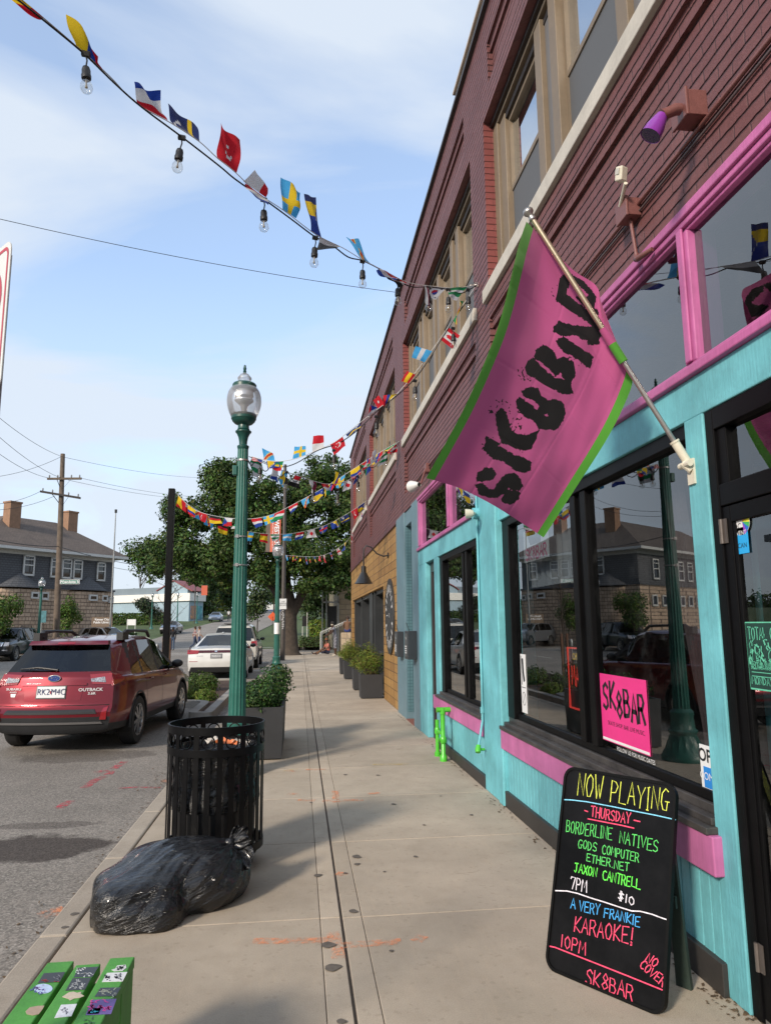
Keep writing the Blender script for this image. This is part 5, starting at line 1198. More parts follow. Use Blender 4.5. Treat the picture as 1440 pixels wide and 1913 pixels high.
# ---- parking sign cut by the left edge of the view
s0 = Vector(at(23, 445, 2.05)); sd_ = Vector((-.67, .74, 0)); sn_ = Vector((-.74, -.67, 0))
ns = thing('parking_sign', 'white no parking sign with red border on a thin post, cut by the left edge', 'sign', (s0 + sd_ * .15)[:2] + (0,))
def nsp(x, z, d=0): return s0 + sd_ * x + Vector((0, 0, -z)) + sn_ * d
cs = [(x, z) for x, z in rrect(0, .305, 0, .457, .035)]
WSG = pm('sign_white', (.60, .61, .60), .45, var=.05, bump=0); RSG = pm('sign_red', (.42, .04, .06), .45, var=.05, bump=0)
G().prism([nsp(x, z) for x, z in cs], sn_ * -.003).build('plate', WSG, ns)
g = G(); ou, inn = rrect(.014, .291, .014, .443, .028), rrect(.024, .281, .024, .433, .02)
for k in range(len(ou)): k2 = (k + 1) % len(ou); g.quad(nsp(*ou[k], .001), nsp(*ou[k2], .001), nsp(*inn[k2], .001), nsp(*inn[k], .001))
for r0, r1 in ((.085, .108),):
    for k in range(40):
        a, c = 2 * math.pi * k / 40, 2 * math.pi * (k + 1) / 40
        g.quad(*[nsp(.152 + r * math.cos(q), .16 + r * math.sin(q), .001) for r, q in ((r0, a), (r0, c), (r1, c), (r1, a))])
g.ribbon([nsp(.09, .10, .001), nsp(.215, .222, .001)], .02, sn_, .001); g.build('red_print', RSG, ns)
text_obj('lettering', 'P', pm('sign_black', (.02, .02, .02), .5, bump=0), ns, nsp(.152, .16), -sd_, ZU, .13, .0008)
g = G(); pp = s0 + sd_ * .152 - sn_ * .03; g.tube([(pp.x, pp.y, 0), (pp.x, pp.y, s0.z + .02)], .028, 10); g.build('post', pm('galvanised', (.30, .31, .31), .45, metal=.6), ns, smooth=40)

# ---- foliage helper
LEAFM = attr_mat('leaves', .55, 0, 0, 10, .22, .25, .9)
def leaves(g, pts, size, cols, rnd, up=.3, ar=.55):
    for p, nrm in pts:
        s = size * rnd.uniform(.6, 1.35); g.col = tuple(c * rnd.uniform(.75, 1.25) for c in rnd.choice(cols))
        n = (Vector(nrm) + Vector((rnd.gauss(0, .5), rnd.gauss(0, .5), rnd.gauss(0, .5) + up))).normalized()
        t = n.cross(Vector((rnd.gauss(0, 1), rnd.gauss(0, 1), rnd.gauss(0, 1)))).normalized(); q = n.cross(t)
        p = Vector(p); g.poly([p - t * s * .5, p + q * s * ar * .5 + n * s * .08, p + t * s * .5, p - q * s * ar * .5 + n * s * .08])
def lobes_pts(lobes, n, rnd, shell=.55):
    tot = sum(a * b_ * c for _, (a, b_, c) in lobes); out = []
    for (cx, cy, cz), (a, b_, c) in lobes:
        for k in range(int(n * a * b_ * c / tot) + 1):
            d = Vector((rnd.gauss(0, 1), rnd.gauss(0, 1), rnd.gauss(0, 1))).normalized(); r = shell + (1 - shell) * rnd.random() ** .6
            r *= 1 + .18 * math.sin(7 * d.x + 5 * d.z + cx) * math.sin(6 * d.y + cy)
            out.append(((cx + d.x * a * r, cy + d.y * b_ * r, cz + d.z * c * r), d))
    return out
PLANTM = pm('charcoal_planter', (.024, .025, .028), .6, var=.1, vs=3, bump=.12)
def planter(label, x0, x1, y0, y1, h, group=None):
    t = thing('planter', label, 'planter', ((x0 + x1) / 2, (y0 + y1) / 2, 0), group=group)
    g = G(); tp = .012
    o0, o1 = [(x0 + .02, y0 + .02), (x1 - .02, y0 + .02), (x1 - .02, y1 - .02), (x0 + .02, y1 - .02)], [(x0, y0), (x1, y0), (x1, y1), (x0, y1)]
    i1 = [(x0 + .035, y0 + .035), (x1 - .035, y0 + .035), (x1 - .035, y1 - .035), (x0 + .035, y1 - .035)]
    for k in range(4):
        k2 = (k + 1) % 4
        g.quad((*o0[k], .015), (*o0[k2], .015), (*o1[k2], h), (*o1[k], h)); g.quad((*o1[k], h), (*o1[k2], h), (*i1[k2], h), (*i1[k], h)); g.quad((*i1[k], h), (*i1[k2], h), (*i1[k2], h - .1), (*i1[k], h - .1))
    g.poly([(*p, .015) for p in o0][::-1]); g.build('box', PLANTM, t, bevel=.006)
    g = G(); g.poly([(*p, h - .06) for p in i1]); g.build('soil', MULCH, t)
    return t
def shrub(label, lobes, n, size, cols, stems, seed, group=None, shell=.4, ar=.55):
    r_ = random.Random(seed); c = lobes[0][0]
    t = thing('shrub', label, 'shrub', (c[0], c[1], max(0, c[2] - lobes[0][1][2])), group=group)
    g = G(); leaves(g, lobes_pts(lobes, n, r_, shell), size, cols, r_, .4, ar); g.build('foliage', LEAFM, t)
    g = G()
    for k in range(stems):
        l = r_.choice(lobes); e = Vector(l[0]) + Vector((r_.uniform(-.7, .7) * l[1][0], r_.uniform(-.7, .7) * l[1][1], r_.uniform(.1, .8) * l[1][2])); s = Vector((c[0] + r_.uniform(-.3, .3) * lobes[0][1][0], c[1] + r_.uniform(-.5, .5) * lobes[0][1][1], c[2] - lobes[0][1][2])); g.tube([s, (s + e) / 2 + Vector((r_.uniform(-.03, .03), 0, .03)), e], [.006, .004, .002], 5)
    g.build('stems', pm('twig', (.075, .05, .03), .8), t)
    return t
pl0 = planter('large charcoal planter box behind the lamp post, full of dark green shrub', -.85, -.19, 9.2, 11.0, .63)
DKG_ = [(.030, .075, .018), (.045, .10, .022), (.022, .052, .014), (.07, .13, .03)]
shrub('dark green glossy shrub filling the large planter behind the lamp post', [((-.52, 10.0, .70), (.36, .82, .22)), ((-.42, 9.5, .76), (.26, .3, .2)), ((-.34, 10.5, .84), (.26, .4, .26)), ((-.55, 9.35, .70), (.3, .18, .17)), ((-.25, 10.7, .93), (.16, .22, .17))], 5200, .05, DKG_, 30, 5)
YG = [(.12, .17, .02), (.16, .20, .03), (.085, .13, .02), (.21, .23, .04)]
for k, (y, lb, sc_) in enumerate(((16.35, 'nearest small charcoal planter by the cedar wall', 1.), (18.5, 'second small charcoal planter by the cedar wall, half hidden by the nearest', .62), (22.3, 'third small charcoal planter along the cedar wall', 1.), (24.6, 'farthest small charcoal planter along the cedar wall', .7))):
    planter(lb, 1.36, 1.88, y, y + .52, .53, 'small planters along the cedar wall')
    z = .53
    shrub('feathery yellow green shrub in the ' + lb.replace('small charcoal ', '').split(',')[0], [((1.62, y + .26, z + .20 * sc_), (.30, .30, .26 * sc_)), ((1.57, y + .22, z + .45 * sc_), (.20, .22, .28 * sc_)), ((1.72, y + .2, z + .32 * sc_), (.22, .24, .22 * sc_)), ((1.40, y + .15, z + .22 * sc_), (.16, .2, .18 * sc_))], 2600, .05, YG, 40, 20 + k, 'shrubs in the planters along the cedar wall', .2, .3)

# ---- bushes and young tree in the kerb bed
for k, (lb, lo, n) in enumerate((('rounded dark green bush at the back of the kerb bed, nearest the white sedan', [((-2.55, 19.6, .18), (.42, .42, .30)), ((-2.35, 19.4, .16), (.3, .3, .24))], 2600),
        ('small pale green tuft in the middle of the kerb bed', [((-2.10, 16.9, .08), (.26, .26, .18))], 900), ('low dark bush beside the red car nose in the kerb bed', [((-2.55, 17.3, .12), (.28, .30, .24)), ((-2.75, 18.3, .14), (.3, .3, .26))], 1500))):
    shrub(lb, lo, n, .06, [(.055, .10, .018), (.085, .135, .022), (.04, .075, .015)] if k != 1 else [(.13, .19, .03), (.10, .15, .025)], 8, 40 + k, 'bushes in the kerb bed')
bp_ = thing('steel_pole', 'plain black square steel pole in the kerb bed, strung with flags', 'pole', (-2.95, 16.6, 0))
G().box(-3.02, -2.88, 16.53, 16.67, 0, 4.78).build('post', BLKM, bp_, bevel=.01); G().box(-3.06, -2.84, 16.49, 16.71, -.02, .03).build('foot', BLKM, bp_); G().tube([(-2.87, 16.6, 4.66), (-2.80, 16.6, 4.66)], .015, 6).build('hook', STEEL, bp_)
sa = thing('young_tree', 'leafless young street tree tied between two brown stakes in the kerb bed', 'tree', (-3.45, 19.6, 0))
r_ = random.Random(3); BARK = pm('bark', (.070, .052, .038), .9, var=.3, vs=9, bump=.8, bs=30, bdist=.02)
g = G(); g.tube([(-3.44, 19.6, 0), (-3.45, 19.6, 1.3), (-3.43, 19.6, 2.4), (-3.46, 19.6, 3.4)], [.03, .025, .016, .006], 8); g.build('trunk', BARK, sa, smooth=60)
g = G()
for k in range(26):
    z = r_.uniform(1.1, 3.1); a = r_.uniform(0, 6.28); l = r_.uniform(.25, .75) * (1 - (z - 1.2) / 4); d = Vector((math.cos(a), math.sin(a), r_.uniform(.4, 1.1))) * l
    p = Vector((-3.44, 19.6, z)); g.tube([p, p + d * .5 + Vector((0, 0, .02)), p + d], [.008, .005, .002], 5)
    for q in range(3): e = p + d * r_.uniform(.3, .9); g.tube([e, e + Vector((r_.uniform(-.15, .15), r_.uniform(-.15, .15), r_.uniform(.05, .2)))], [.004, .0015], 4)
g.build('branches', BARK, sa)
for dx_ in (-.10, .06): G().tube([(-3.44 + dx_, 19.55, 0), (-3.44 + dx_, 19.55, 1.35)], .035, 8).build('stake', pm('brown_stake', (.17, .085, .05), .8), sa, smooth=40)
# parking meter style grey post in the bed
gp = thing('short_post', 'short grey post beside the staked young tree', 'post', (-3.75, 19.8, 0)); G().tube([(-3.75, 19.8, 0), (-3.75, 19.8, 1.05)], .03, 8).build('shaft', MATS['galvanised'], gp, smooth=40); G().tube([(-3.75, 19.8, 1.0), (-3.75, 19.8, 1.15), (-3.75, 19.8, 1.2)], [.05, .05, .02], 10).build('head', MATS['galvanised'], gp, smooth=40)
# ================================================================== cars
def paint(name, c, flake=.3, rough=.28):
    b = NB(name); v = b.coord(); n = b.noise(v, 3, 4)
    b.set(Base_Color=b.mixc(b.ramp(n, [(.3, 0.), (.7, 1.)]), tuple(x * .88 for x in c), c), Metallic=flake, Roughness=rough, Coat_Weight=.8, Coat_Roughness=.02, Specular_IOR_Level=.3)
    b.bump(b.noise(v, 2.5, 2), .03, .02)
    return b.m
CRED = paint('red_car_paint', (.155, .002, .010), .5, .28); CWHITE = paint('white_car_paint', (.60, .60, .58), 0., .35); CBLACK = paint('black_car_paint', (.008, .010, .013), .1)
CSILV = paint('silver_car_paint', (.26, .28, .31), .7); CDARK = paint('dark_car_paint', (.03, .026, .034), .4); CLBLUE = paint('pale_blue_car_paint', (.22, .28, .38), .5); CTAN = paint('pearl_car_paint', (.50, .48, .43), .1, .3)
CTRIM = pm('car_trim', (.018, .019, .021), .55, var=.15, vs=6, bump=.15, bs=200); TYRE = pm('tyre_rubber', (.014, .014, .0145), .75, var=.2, vs=14, bump=.2); ALLOY = pm('alloy', (.42, .42, .43), .28, metal=.9, var=.06); CHROME = pm('chrome', (.65, .65, .66), .12, metal=1., var=.03, bump=0)
WELL = pm('wheel_well', (.006, .006, .006), .9)
b = NB('car_glass'); b.n.remove(b.b)
ge = b.new('ShaderNodeNewGeometry'); dt = b.new('ShaderNodeVectorMath', {0: ge.outputs['Normal'], 1: ge.outputs['Incoming']}, operation='DOT_PRODUCT').outputs['Value']
sch = b.math('ADD', .06, b.math('MULTIPLY', .94, b.math('POWER', b.math('SUBTRACT', 1., b.math('ABSOLUTE', dt), True), 5.)), True)
b.l.new(b.new('ShaderNodeMixShader', {0: sch, 1: b.new('ShaderNodeBsdfTransparent', {'Color': (.13, .15, .15, 1)}).outputs[0], 2: b.new('ShaderNodeBsdfGlossy', {'Roughness': .01, 'Color': (.95, .95, .95, 1)}).outputs[0]}).outputs[0], b.out.inputs[0]); CGLASS = b.m
b = NB('tail_lens'); b.set(Base_Color=(.24, .003, .007), Roughness=.12, Coat_Weight=1., Specular_IOR_Level=.6); b.bump(b.new('ShaderNodeTexChecker', {'Vector': b.new('ShaderNodeMapping', {0: b.coord(), 'Scale': (60, 60, 60)}).outputs[0], 'Scale': 1.}).outputs['Fac'], .15, .002); TAILM = b.m
b = NB('clear_lens'); v_ = b.noise(b.coord(), 60, 2); b.set(Base_Color=b.mixc(b.ramp(v_, [(.4, 0.), (.6, 1.)]), (.20, .19, .20), (.52, .52, .54)), Roughness=.1, Metallic=.5, Coat_Weight=1.); CLENS = b.m
SEAT = pm('car_interior', (.035, .034, .034), .8)
def itp(P, x):
    if x <= P[0][0]: return P[0][1]
    for (a, va), (b_, vb_) in zip(P[:-1], P[1:]):
        if x <= b_: t = (x - a) / (b_ - a); return va + (vb_ - va) * t
    return P[-1][1]
def sitp(P, x):
    return (itp(P, x - .012) + itp(P, x) * 2 + itp(P, x + .012)) / 4

class Car:
    def __init__(s, name, label, L, hw, belt, roof, yr, yf, loc, rz, body, wins, ws, bs=None, wheels=(.9, 3.7), wr=.345, roofw=.66, taper=None, zb=.22, clad=0., bow=.07, hatch=None, ns=110, group=None, cat='car'):
        s.L, s.hw, s.beltP, s.roofP, s.yrP, s.yfP, s.roofw, s.zb, s.bow = L, hw, belt, roof, yr, yf, roofw, zb, bow
        s.taper = taper or [(0, .93), (.04, .965), (.12, 1), (.8, 1), (.93, .95), (1, .84)]
        s.t = thing(name, label, cat, loc, rz, group); t = s.t
        segs = [2, 2, 2, 4, 4, 3, 2, 6, 2, 3, 3]; NS = ns
        def ring(u):
            w = s.hw * sitp(s.taper, u); be = sitp(s.beltP, u); ro = max(be + .012, sitp(s.roofP, u)); gh = ro - be
            wt = w * .93 + (s.roofw * min(1, sitp(s.taper, u) + .02) - w * .93) * min(1, gh / .45); z0 = s.zb + .03 * abs(2 * u - 1) ** 4
            P = [(0, z0), (.80 * w, z0), (.955 * w, z0 + .05), (w, z0 + .30 * (be - z0)), (1.0 * w, z0 + .62 * (be - z0)), (.99 * w, z0 + .86 * (be - z0)), (.955 * w, be - .02), (.93 * w, be), (wt, be + .90 * gh), (.88 * wt, ro - .004), (.5 * wt, ro + .022 * min(1, wt)), (0, ro + .03)]
            out = [P[0]]; lab = []
            for k, n in enumerate(segs):
                for q in range(n): 
                    f = (q + 1) / n; out.append((P[k][0] + (P[k + 1][0] - P[k][0]) * f, P[k][1] + (P[k + 1][1] - P[k][1]) * f)); lab.append(k)
            return out, lab, gh
        s.ring = ring
        Rg = [ring(k / NS) for k in range(NS + 1)]; lab = Rg[0][1]; K = len(lab)
        Y = lambda u, z: sitp2(s.yrP, z) + (sitp2(s.yfP, z) - sitp2(s.yrP, z)) * u
        def sitp2(P, z): return itp(P, z)
        s.Y = Y
        parts = {}
        def face(key, pts): parts.setdefault(key, []).append(pts)
        for sg in (1, -1):
            for k in range(NS):
                for j in range(K):
                    q = []
                    for kk, jj in ((k, j), (k + 1, j), (k + 1, j + 1), (k, j + 1)):
                        x, z = Rg[kk][0][jj]; q.append((sg * x, Y(kk / NS, z), z))
                    if sg < 0: q = q[::-1]
                    cy = sum(p[1] for p in q) / 4; cz = sum(p[2] for p in q) / 4; um = (k + .5) / NS; l = lab[j]
                    if 1 <= l <= 6 and any((cy - wy) ** 2 + (cz - wr) ** 2 < (wr + .055) ** 2 for wy in wheels): continue
                    key = 'body'
                    if l == 7 and Rg[k][2] > .10 and Rg[k + 1][2] > .10:
                        key = 'pillar_%d' % sg if cy > wins[0][0] + .12 else 'body'
                        zr = (cz - s.ringz(um)[0]) / max(.01, s.ringz(um)[1])
                        for wi, (a, b_, sl0, sl1) in enumerate(wins):
                            if a + sl0 * zr < cy < b_ + sl1 * zr: key = 'side_window_%d_%d' % (wi, sg)
                    elif l >= 8 and l >= 9 - 0 and ws[0] < um < ws[1]: key = 'windscreen'
                    elif bs and l >= 9 and bs[0] < um < bs[1]: key = 'rear_window'
                    elif clad and cz < s.zb + clad and l <= 5: key = 'cladding'
                    face(key, q)
        # rear and front caps
        nx = 14
        for end, u in ((0, 0.), (1, 1.)):
            rg = Rg[0][0] if end == 0 else Rg[-1][0]
            for j in range(K):
                for i in range(nx):
                    q = []
                    for jj, ii in ((j, i), (j, i + 1), (j + 1, i + 1), (j + 1, i)):
                        w, z = rg[jj]; f = 2 * ii / nx - 1; q.append((w * f, Y(u, z) + (1 if end else -1) * bow * (1 - f * f) * (1 if z > s.zb else .5), z))
                    if end: q = q[::-1]
                    cz = sum(p[2] for p in q) / 4; cx = sum(p[0] for p in q) / 4
                    key = 'body'
                    if clad and cz < s.zb + clad + .1: key = 'cladding'
                    if hatch and end == 0 and hatch[0] < cz < hatch[1] and abs(cx) < hatch[2] + (hatch[3] - hatch[2]) * (cz - hatch[0]) / (hatch[1] - hatch[0]): key = 'rear_window'
                    face(key, q)
        for key, fs in parts.items():
            g = G(); idx = {}
            for q in fs:
                f = []
                for p in q:
                    kk = tuple(round(c, 4) for c in p)
                    if kk not in idx: idx[kk] = g.addv(p)
                    if idx[kk] not in f: f.append(idx[kk])
                if len(f) >= 3: g.addf(f)
            nm = 'side_window' if key.startswith('side') else 'pillar' if key.startswith('pillar') else key; key = nm if nm == 'pillar' else key
            g.build(nm, {'body': body, 'pillar': CTRIM, 'cladding': CTRIM}.get(key, CGLASS), t, smooth=42, world=False)
        # floor and seats seen through the glass
        g = G(); g.box(-hw * .86, hw * .86, .5, L - 1.1, .5, .62)
        for y in (L * .36, L * .55):
            for x in (-.38, .38): g.box(x - .25, x + .25, y, y + .18, .6, 1.08); g.box(x - .13, x + .13, y + .02, y + .12, 1.10, 1.30)
        g.build('seats', SEAT, t, world=False, bevel=.03)
        g = G(); g.box(-hw * .8, hw * .8, .3, L - .3, s.zb - .02, s.zb + .08); g.build('underbody', WELL, t, world=False)
        for wy in wheels:
            for sg in (1, -1):
                g = G(); n = 20
                for k in range(n):
                    a, c = math.pi * (-.1 + 1.2 * k / n), math.pi * (-.1 + 1.2 * (k + 1) / n); r_ = wr + .06
                    P = [(wy + r_ * math.cos(q), wr + r_ * math.sin(q)) for q in (a, c)]
                    xo = sg * hw * .985; xi = sg * hw * .62
                    g.quad((xo, *P[0]), (xo, *P[1]), (xi, *P[1]), (xi, *P[0])); g.poly([(xi, wy, wr), (xi, *P[0]), (xi, *P[1])])
                g.build('wheel_arch', WELL, t, world=False)
                g = G(); g.tube([(sg * (hw * 1.0 - .012), wy + (wr + .062) * math.cos(q), wr + (wr + .062) * math.sin(q)) for q in np.linspace(-.05 * math.pi, 1.05 * math.pi, 22)], .020, 8); g.build('arch_lip', body if not clad else CTRIM, t, smooth=60, world=False)
                s.wheel(sg * (hw - .11), wy, wr, sg)
        # handles, mirrors
    def ringz(s, u):
        be = sitp(s.beltP, u); return be, max(.012, sitp(s.roofP, u) - be)
    def wheel(s, x, y, r, sg, wd=.22):
        w = thing2('wheel', s.t)
        c = [(r * .62, -wd / 2), (r * .93, -wd / 2), (r * .99, -wd / 2 + .03), (r, -wd / 4), (r, wd / 4), (r * .99, wd / 2 - .03), (r * .93, wd / 2), (r * .64, wd / 2 - .004), (r * .62, wd / 2 - .03)]
        def lat(prof, n):
            g = G(); rg = []
            for rr, h in prof: rg.append([g.addv((x + sg * h, y + rr * math.cos(2 * math.pi * k / n), r + rr * math.sin(2 * math.pi * k / n))) for k in range(n)])
            for k in range(len(rg) - 1):
                for j in range(n): g.addf((rg[k][j], rg[k][(j + 1) % n], rg[k + 1][(j + 1) % n], rg[k + 1][j]))
            return g
        ty = lat(c, 36).build('wheel', TYRE, s.t, smooth=40, world=False)
        g = lat([(r * .64, wd / 2 - .006), (r * .66, wd / 2 - .001), (r * .60, wd / 2 - .006), (r * .58, wd / 2 - .05)], 36)
        for k in range(10):
            a = 2 * math.pi * k / 10 + (.12 if k % 2 else 0); d = Vector((0, math.cos(a), math.sin(a))); q = Vector((0, -math.sin(a), math.cos(a))); c0 = Vector((x + sg * (wd / 2 - .02), y, r))
            g.prism([c0 + d * r * .10 + q * .022, c0 + d * r * .62 + q * .030, c0 + d * r * .62 - q * .012, c0 + d * r * .10 - q * .022], (sg * .014, 0, 0))
        g.build('rim', ALLOY, ty, smooth=35, world=False)
        lat([(0, wd / 2 - .004), (r * .16, wd / 2 - .006), (r * .16, wd / 2 - .03)], 16).build('hub', ALLOY, ty, world=False)
        lat([(0, wd / 2 - .06), (r * .6, wd / 2 - .06)], 24).build('brake', WELL, ty, world=False)
    # --- patches laid on the rear, front and side surfaces
    def hwz(s, u, z):
        P = [(q[1], q[0]) for q in s.ring(u)[0][4:]]
        return itp(P, z)
    def rear(s, x, z, d=.004):
        w = max(.05, s.hwz(0., z)); f = max(-1, min(1, x / w)); return Vector((x, s.Y(0., z) - s.bow * (1 - f * f) - d, z))
    def front(s, x, z, d=.004):
        w = max(.05, s.hwz(1., z)); f = max(-1, min(1, x / w)); return Vector((x, s.Y(1., z) + s.bow * (1 - f * f) + d, z))
    def side(s, y, z, sg, d=.004):
        a, c = s.Y(0, z), s.Y(1, z); u = (y - a) / (c - a); return Vector((sg * (s.hwz(u, z) + d), y, z))
    def patch(s, name, mat, fn, c4, n=(8, 4), th=0.012, parent=None, label=None):
        """c4: four (a,b) corners; fn maps to surface"""
        g = G(); (ax_, az), (bx, bz), (cx, cz), (dx_, dz) = c4
        f = lambda u, v, d: fn((ax_ * (1 - u) + bx * u) * (1 - v) + (dx_ * (1 - u) + cx * u) * v, (az * (1 - u) + bz * u) * (1 - v) + (dz * (1 - u) + cz * u) * v, d)
        nu, nv = n
        g.grid(lambda u, v: f(u, v, th), nu, nv)
        e = [(k / nu, 0) for k in range(nu)] + [(1, k / nv) for k in range(nv)] + [(1 - k / nu, 1) for k in range(nu)] + [(0, 1 - k / nv) for k in range(nv)]
        for k in range(len(e)): p, q = e[k], e[(k + 1) % len(e)]; g.quad(f(*p, th), f(*q, th), f(*q, -.02), f(*p, -.02))
        return g.build(name, mat, parent or s.t, smooth=40, world=False, label=label)
    def mirror(s, y, z, sg, mat):
        a, c = s.Y(0, z), s.Y(1, z); x = s.hwz((y - a) / (c - a), z)
        g = G(); g.grid(lambda u, v: (sg * (x + .12 + .11 * math.cos(math.pi * (v - .5)) * math.cos(2 * math.pi * u)), y + .06 * math.cos(math.pi * (v - .5)) * math.sin(2 * math.pi * u), z + .075 + .075 * math.sin(math.pi * (v - .5))), 16, 8)
        g.tube([(sg * (x - .03), y, z + .02), (sg * (x + .08), y, z + .05)], .02, 6); return g.build('wing_mirror', mat, s.t, smooth=60, world=False)
    def text(s, st, mat, x, z, size, fn=None, bold=0., d=.014, parent=None, xd=(1, 0, 0), sx=1.):
        fn = fn or s.rear; p = fn(x, z, d); e_ = fn(x + .09, z, d) - fn(x - .09, z, d); xd = (e_.x, e_.y, 0)
        o = text_obj('lettering', st, mat, parent or s.t, p, xd, (0, .05, 1), size, .001, bold=bold, sx=sx); o.matrix_parent_inverse = Matrix.Identity(4); return o
def thing2(n, p): return p

# ---- red estate at the kerb, rear towards us
rc = Car('estate_car', 'dark red estate car with black roof rails parked nearest, rear towards the viewer', 5.0, .97,
    [(0, 1.10), (.1, 1.10), (.5, 1.06), (.72, 1.03), (.80, 1.0), (1, .84)],
    [(0, 1.585), (.06, 1.625), (.25, 1.665), (.45, 1.665), (.56, 1.61), (.76, 1.06), (.80, 1.02), (.9, .97), (1, .86)],
    [(.2, .16), (.34, .06), (.50, .0), (.62, .0), (.67, .07), (.90, .11), (1.12, .16), (1.20, .24), (1.60, .62), (1.7, .70)],
    [(.2, 4.86), (.4, 4.97), (.6, 5.0), (.8, 4.93), (.9, 4.85), (1.2, 4.7), (1.7, 4.4)],
    (-3.43, 10.74, -.12), R(-4.25), CRED, [(.72, 1.32, .42, .0), (1.40, 2.25, .0, -.04), (2.36, 3.62, 0, -.98)], (.56, .765), None, (1.0, 3.86), .375, .69, zb=.27, clad=.16, hatch=(1.19, 1.585, .76, .60), bow=.10, taper=[(0, .86), (.03, .92), (.07, .965), (.13, 1), (.8, 1), (.93, .95), (1, .84)], cat='car')
t = rc.t; t.scale = (.962,) * 3
rc.mirror(3.22, 1.06, 1, BLACKP); rc.mirror(3.22, 1.06, -1, BLACKP)
for sg in (1, -1):
    tl = rc.patch('tail_light', TAILM, lambda a, b_, d: rc.rear(sg * a * .875, b_, d), [(.93, .985), (.62, 1.0), (.56, 1.135), (.90, 1.15)], (6, 3), .014)
    rc.patch('reverse_lens', CLENS, lambda a, b_, d: rc.rear(sg * a * .875, b_, d), [(.83, 1.02), (.60, 1.035), (.59, 1.075), (.80, 1.10)], (6, 3), .020, tl)
    rc.patch('side_lens', TAILM, lambda a, b_, d: rc.side(a, b_, sg, d), [(.10, .97), (.42, 1.04), (.36, 1.12), (.17, 1.15)], (5, 3), .012, tl)
    rc.patch('rear_reflector', TAILM, lambda a, b_, d: rc.rear(sg * a * .875, b_, d), [(.90, .50), (.80, .50), (.84, .66), (.91, .68)], (3, 3), .012)
    rc.patch('headlight', CLENS, lambda a, b_, d: rc.front(sg * a, b_, d), [(.80, .66), (.45, .64), (.45, .78), (.80, .82)], (5, 3), .012)
    for y in (1.62, 2.62): 
        p = rc.side(y, .98, sg, .02); G().tube([p - Vector((0, .09, 0)), p + Vector((sg * .012, 0, 0)), p + Vector((0, .09, 0))], .014, 6).build('door_handle', CRED, t, smooth=60, world=False)
    for y in (1.38, 2.34, 3.42):
        g = G(); g.ribbon([rc.side(y + .05 * math.sin(k * .5), .50 + k * .055, sg, .003) for k in range(11)], .010, (sg, 0, 0), 0); g.build('door_seam', WELL, t, world=False)
    g = G(); x = .70
    g.tube([(sg * .62, 1.0, 1.66), (sg * .66, 1.12, 1.75), (sg * .665, 1.6, 1.765), (sg * .66, 2.3, 1.75), (sg * .63, 2.55, 1.66)], [.035, .04, .022, .03, .03], 8); g.box(sg * .60, sg * .70, .86, 1.16, 1.62, 1.74); g.build('roof_rail', CTRIM, t, smooth=35, world=False)
rc.patch('plate_recess', CRED, rc.rear, [(-.40, .765), (.40, .765), (.43, .985), (-.43, .985)], (6, 2), .004)
rc.patch('tailgate_trim', CRED, rc.rear, [(-.47, .985), (.47, .985), (.47, 1.012), (-.47, 1.012)], (6, 2), .022)
rc.patch('bumper_step', CTRIM, rc.rear, [(-.66, .585), (.66, .585), (.62, .645), (-.62, .645)], (8, 2), .012)
rc.patch('bumper_lip', MATS['grey_window_trim'], rc.rear, [(-.74, .44), (.74, .44), (.72, .47), (-.72, .47)], (8, 1), .02)
pl = rc.patch('number_plate', pm('plate_frame', (.015, .015, .015), .4), rc.rear, [(-.235, .80), (.19, .80), (.19, .985), (-.235, .985)], (2, 2), .016)
pl2 = rc.patch('plate_face', pm('plate_white', (.56, .57, .58), .45, var=.06), rc.rear, [(-.222, .815), (.177, .815), (.177, .970), (-.222, .970)], (2, 2), .020, pl)
rc.text('RK2', pm('plate_blue', (.02, .03, .10), .5, bump=0), -.125, .893, .125, d=.024, parent=pl, sx=.85); rc.text('M4C', MATS['plate_blue'], .085, .893, .125, d=.024, parent=pl, sx=.85)
rc.patch('plate_badge', TAILM, rc.rear, [(-.035, .87), (-.008, .87), (-.008, .91), (-.035, .91)], (1, 1), .022, pl)
BADGE = pm('badge_silver', (.62, .62, .63), .3, bump=0, var=.03)
rc.text('OUTBACK', BADGE, .53, .918, .062, bold=.02, sx=1.15); rc.text('3.6R', BADGE, .55, .865, .05, bold=.02, sx=1.2); rc.text('SUBARU', BADGE, -.58, .935, .045, bold=.02, sx=1.4); rc.text('AWD', BADGE, -.58, .893, .028, bold=.02, sx=1.6)
cr_ = rc.patch('small_decal', WHT, rc.rear, [(-.61, .825), (-.55, .825), (-.54, .87), (-.62, .87)], (2, 2), .006)
g = G(); c = rc.rear(0, 1.085, .012); g.prism([c + Vector((.095 * math.cos(a), 0, .050 * math.sin(a))) for a in np.linspace(0, 2 * math.pi, 29)[:-1]], (0, -.014, 0)); em = g.build('emblem', CHROME, t, world=False, bevel=.004)
g = G(); c += Vector((0, -.0155, 0)); g.prism([c + Vector((.080 * math.cos(a), 0, .038 * math.sin(a))) for a in np.linspace(0, 2 * math.pi, 29)[:-1]], (0, -.001, 0)); g.build('emblem_field', pm('emblem_blue', (.02, .05, .22), .2), em, world=False)
g = G()
for px_, pz_, q in ((-.035, .008, .022), (.02, .018, .011), (.045, .006, .011), (.005, -.012, .011), (.035, -.014, .011), (-.012, .02, .011)):
    g.poly([c + Vector((px_ + q * (1 if k % 2 == 0 else .38) * math.cos(math.pi / 4 * k), -.003, pz_ + q * .8 * (1 if k % 2 == 0 else .38) * math.sin(math.pi / 4 * k))) for k in range(8)])
g.build('emblem_stars', CHROME, em, world=False)
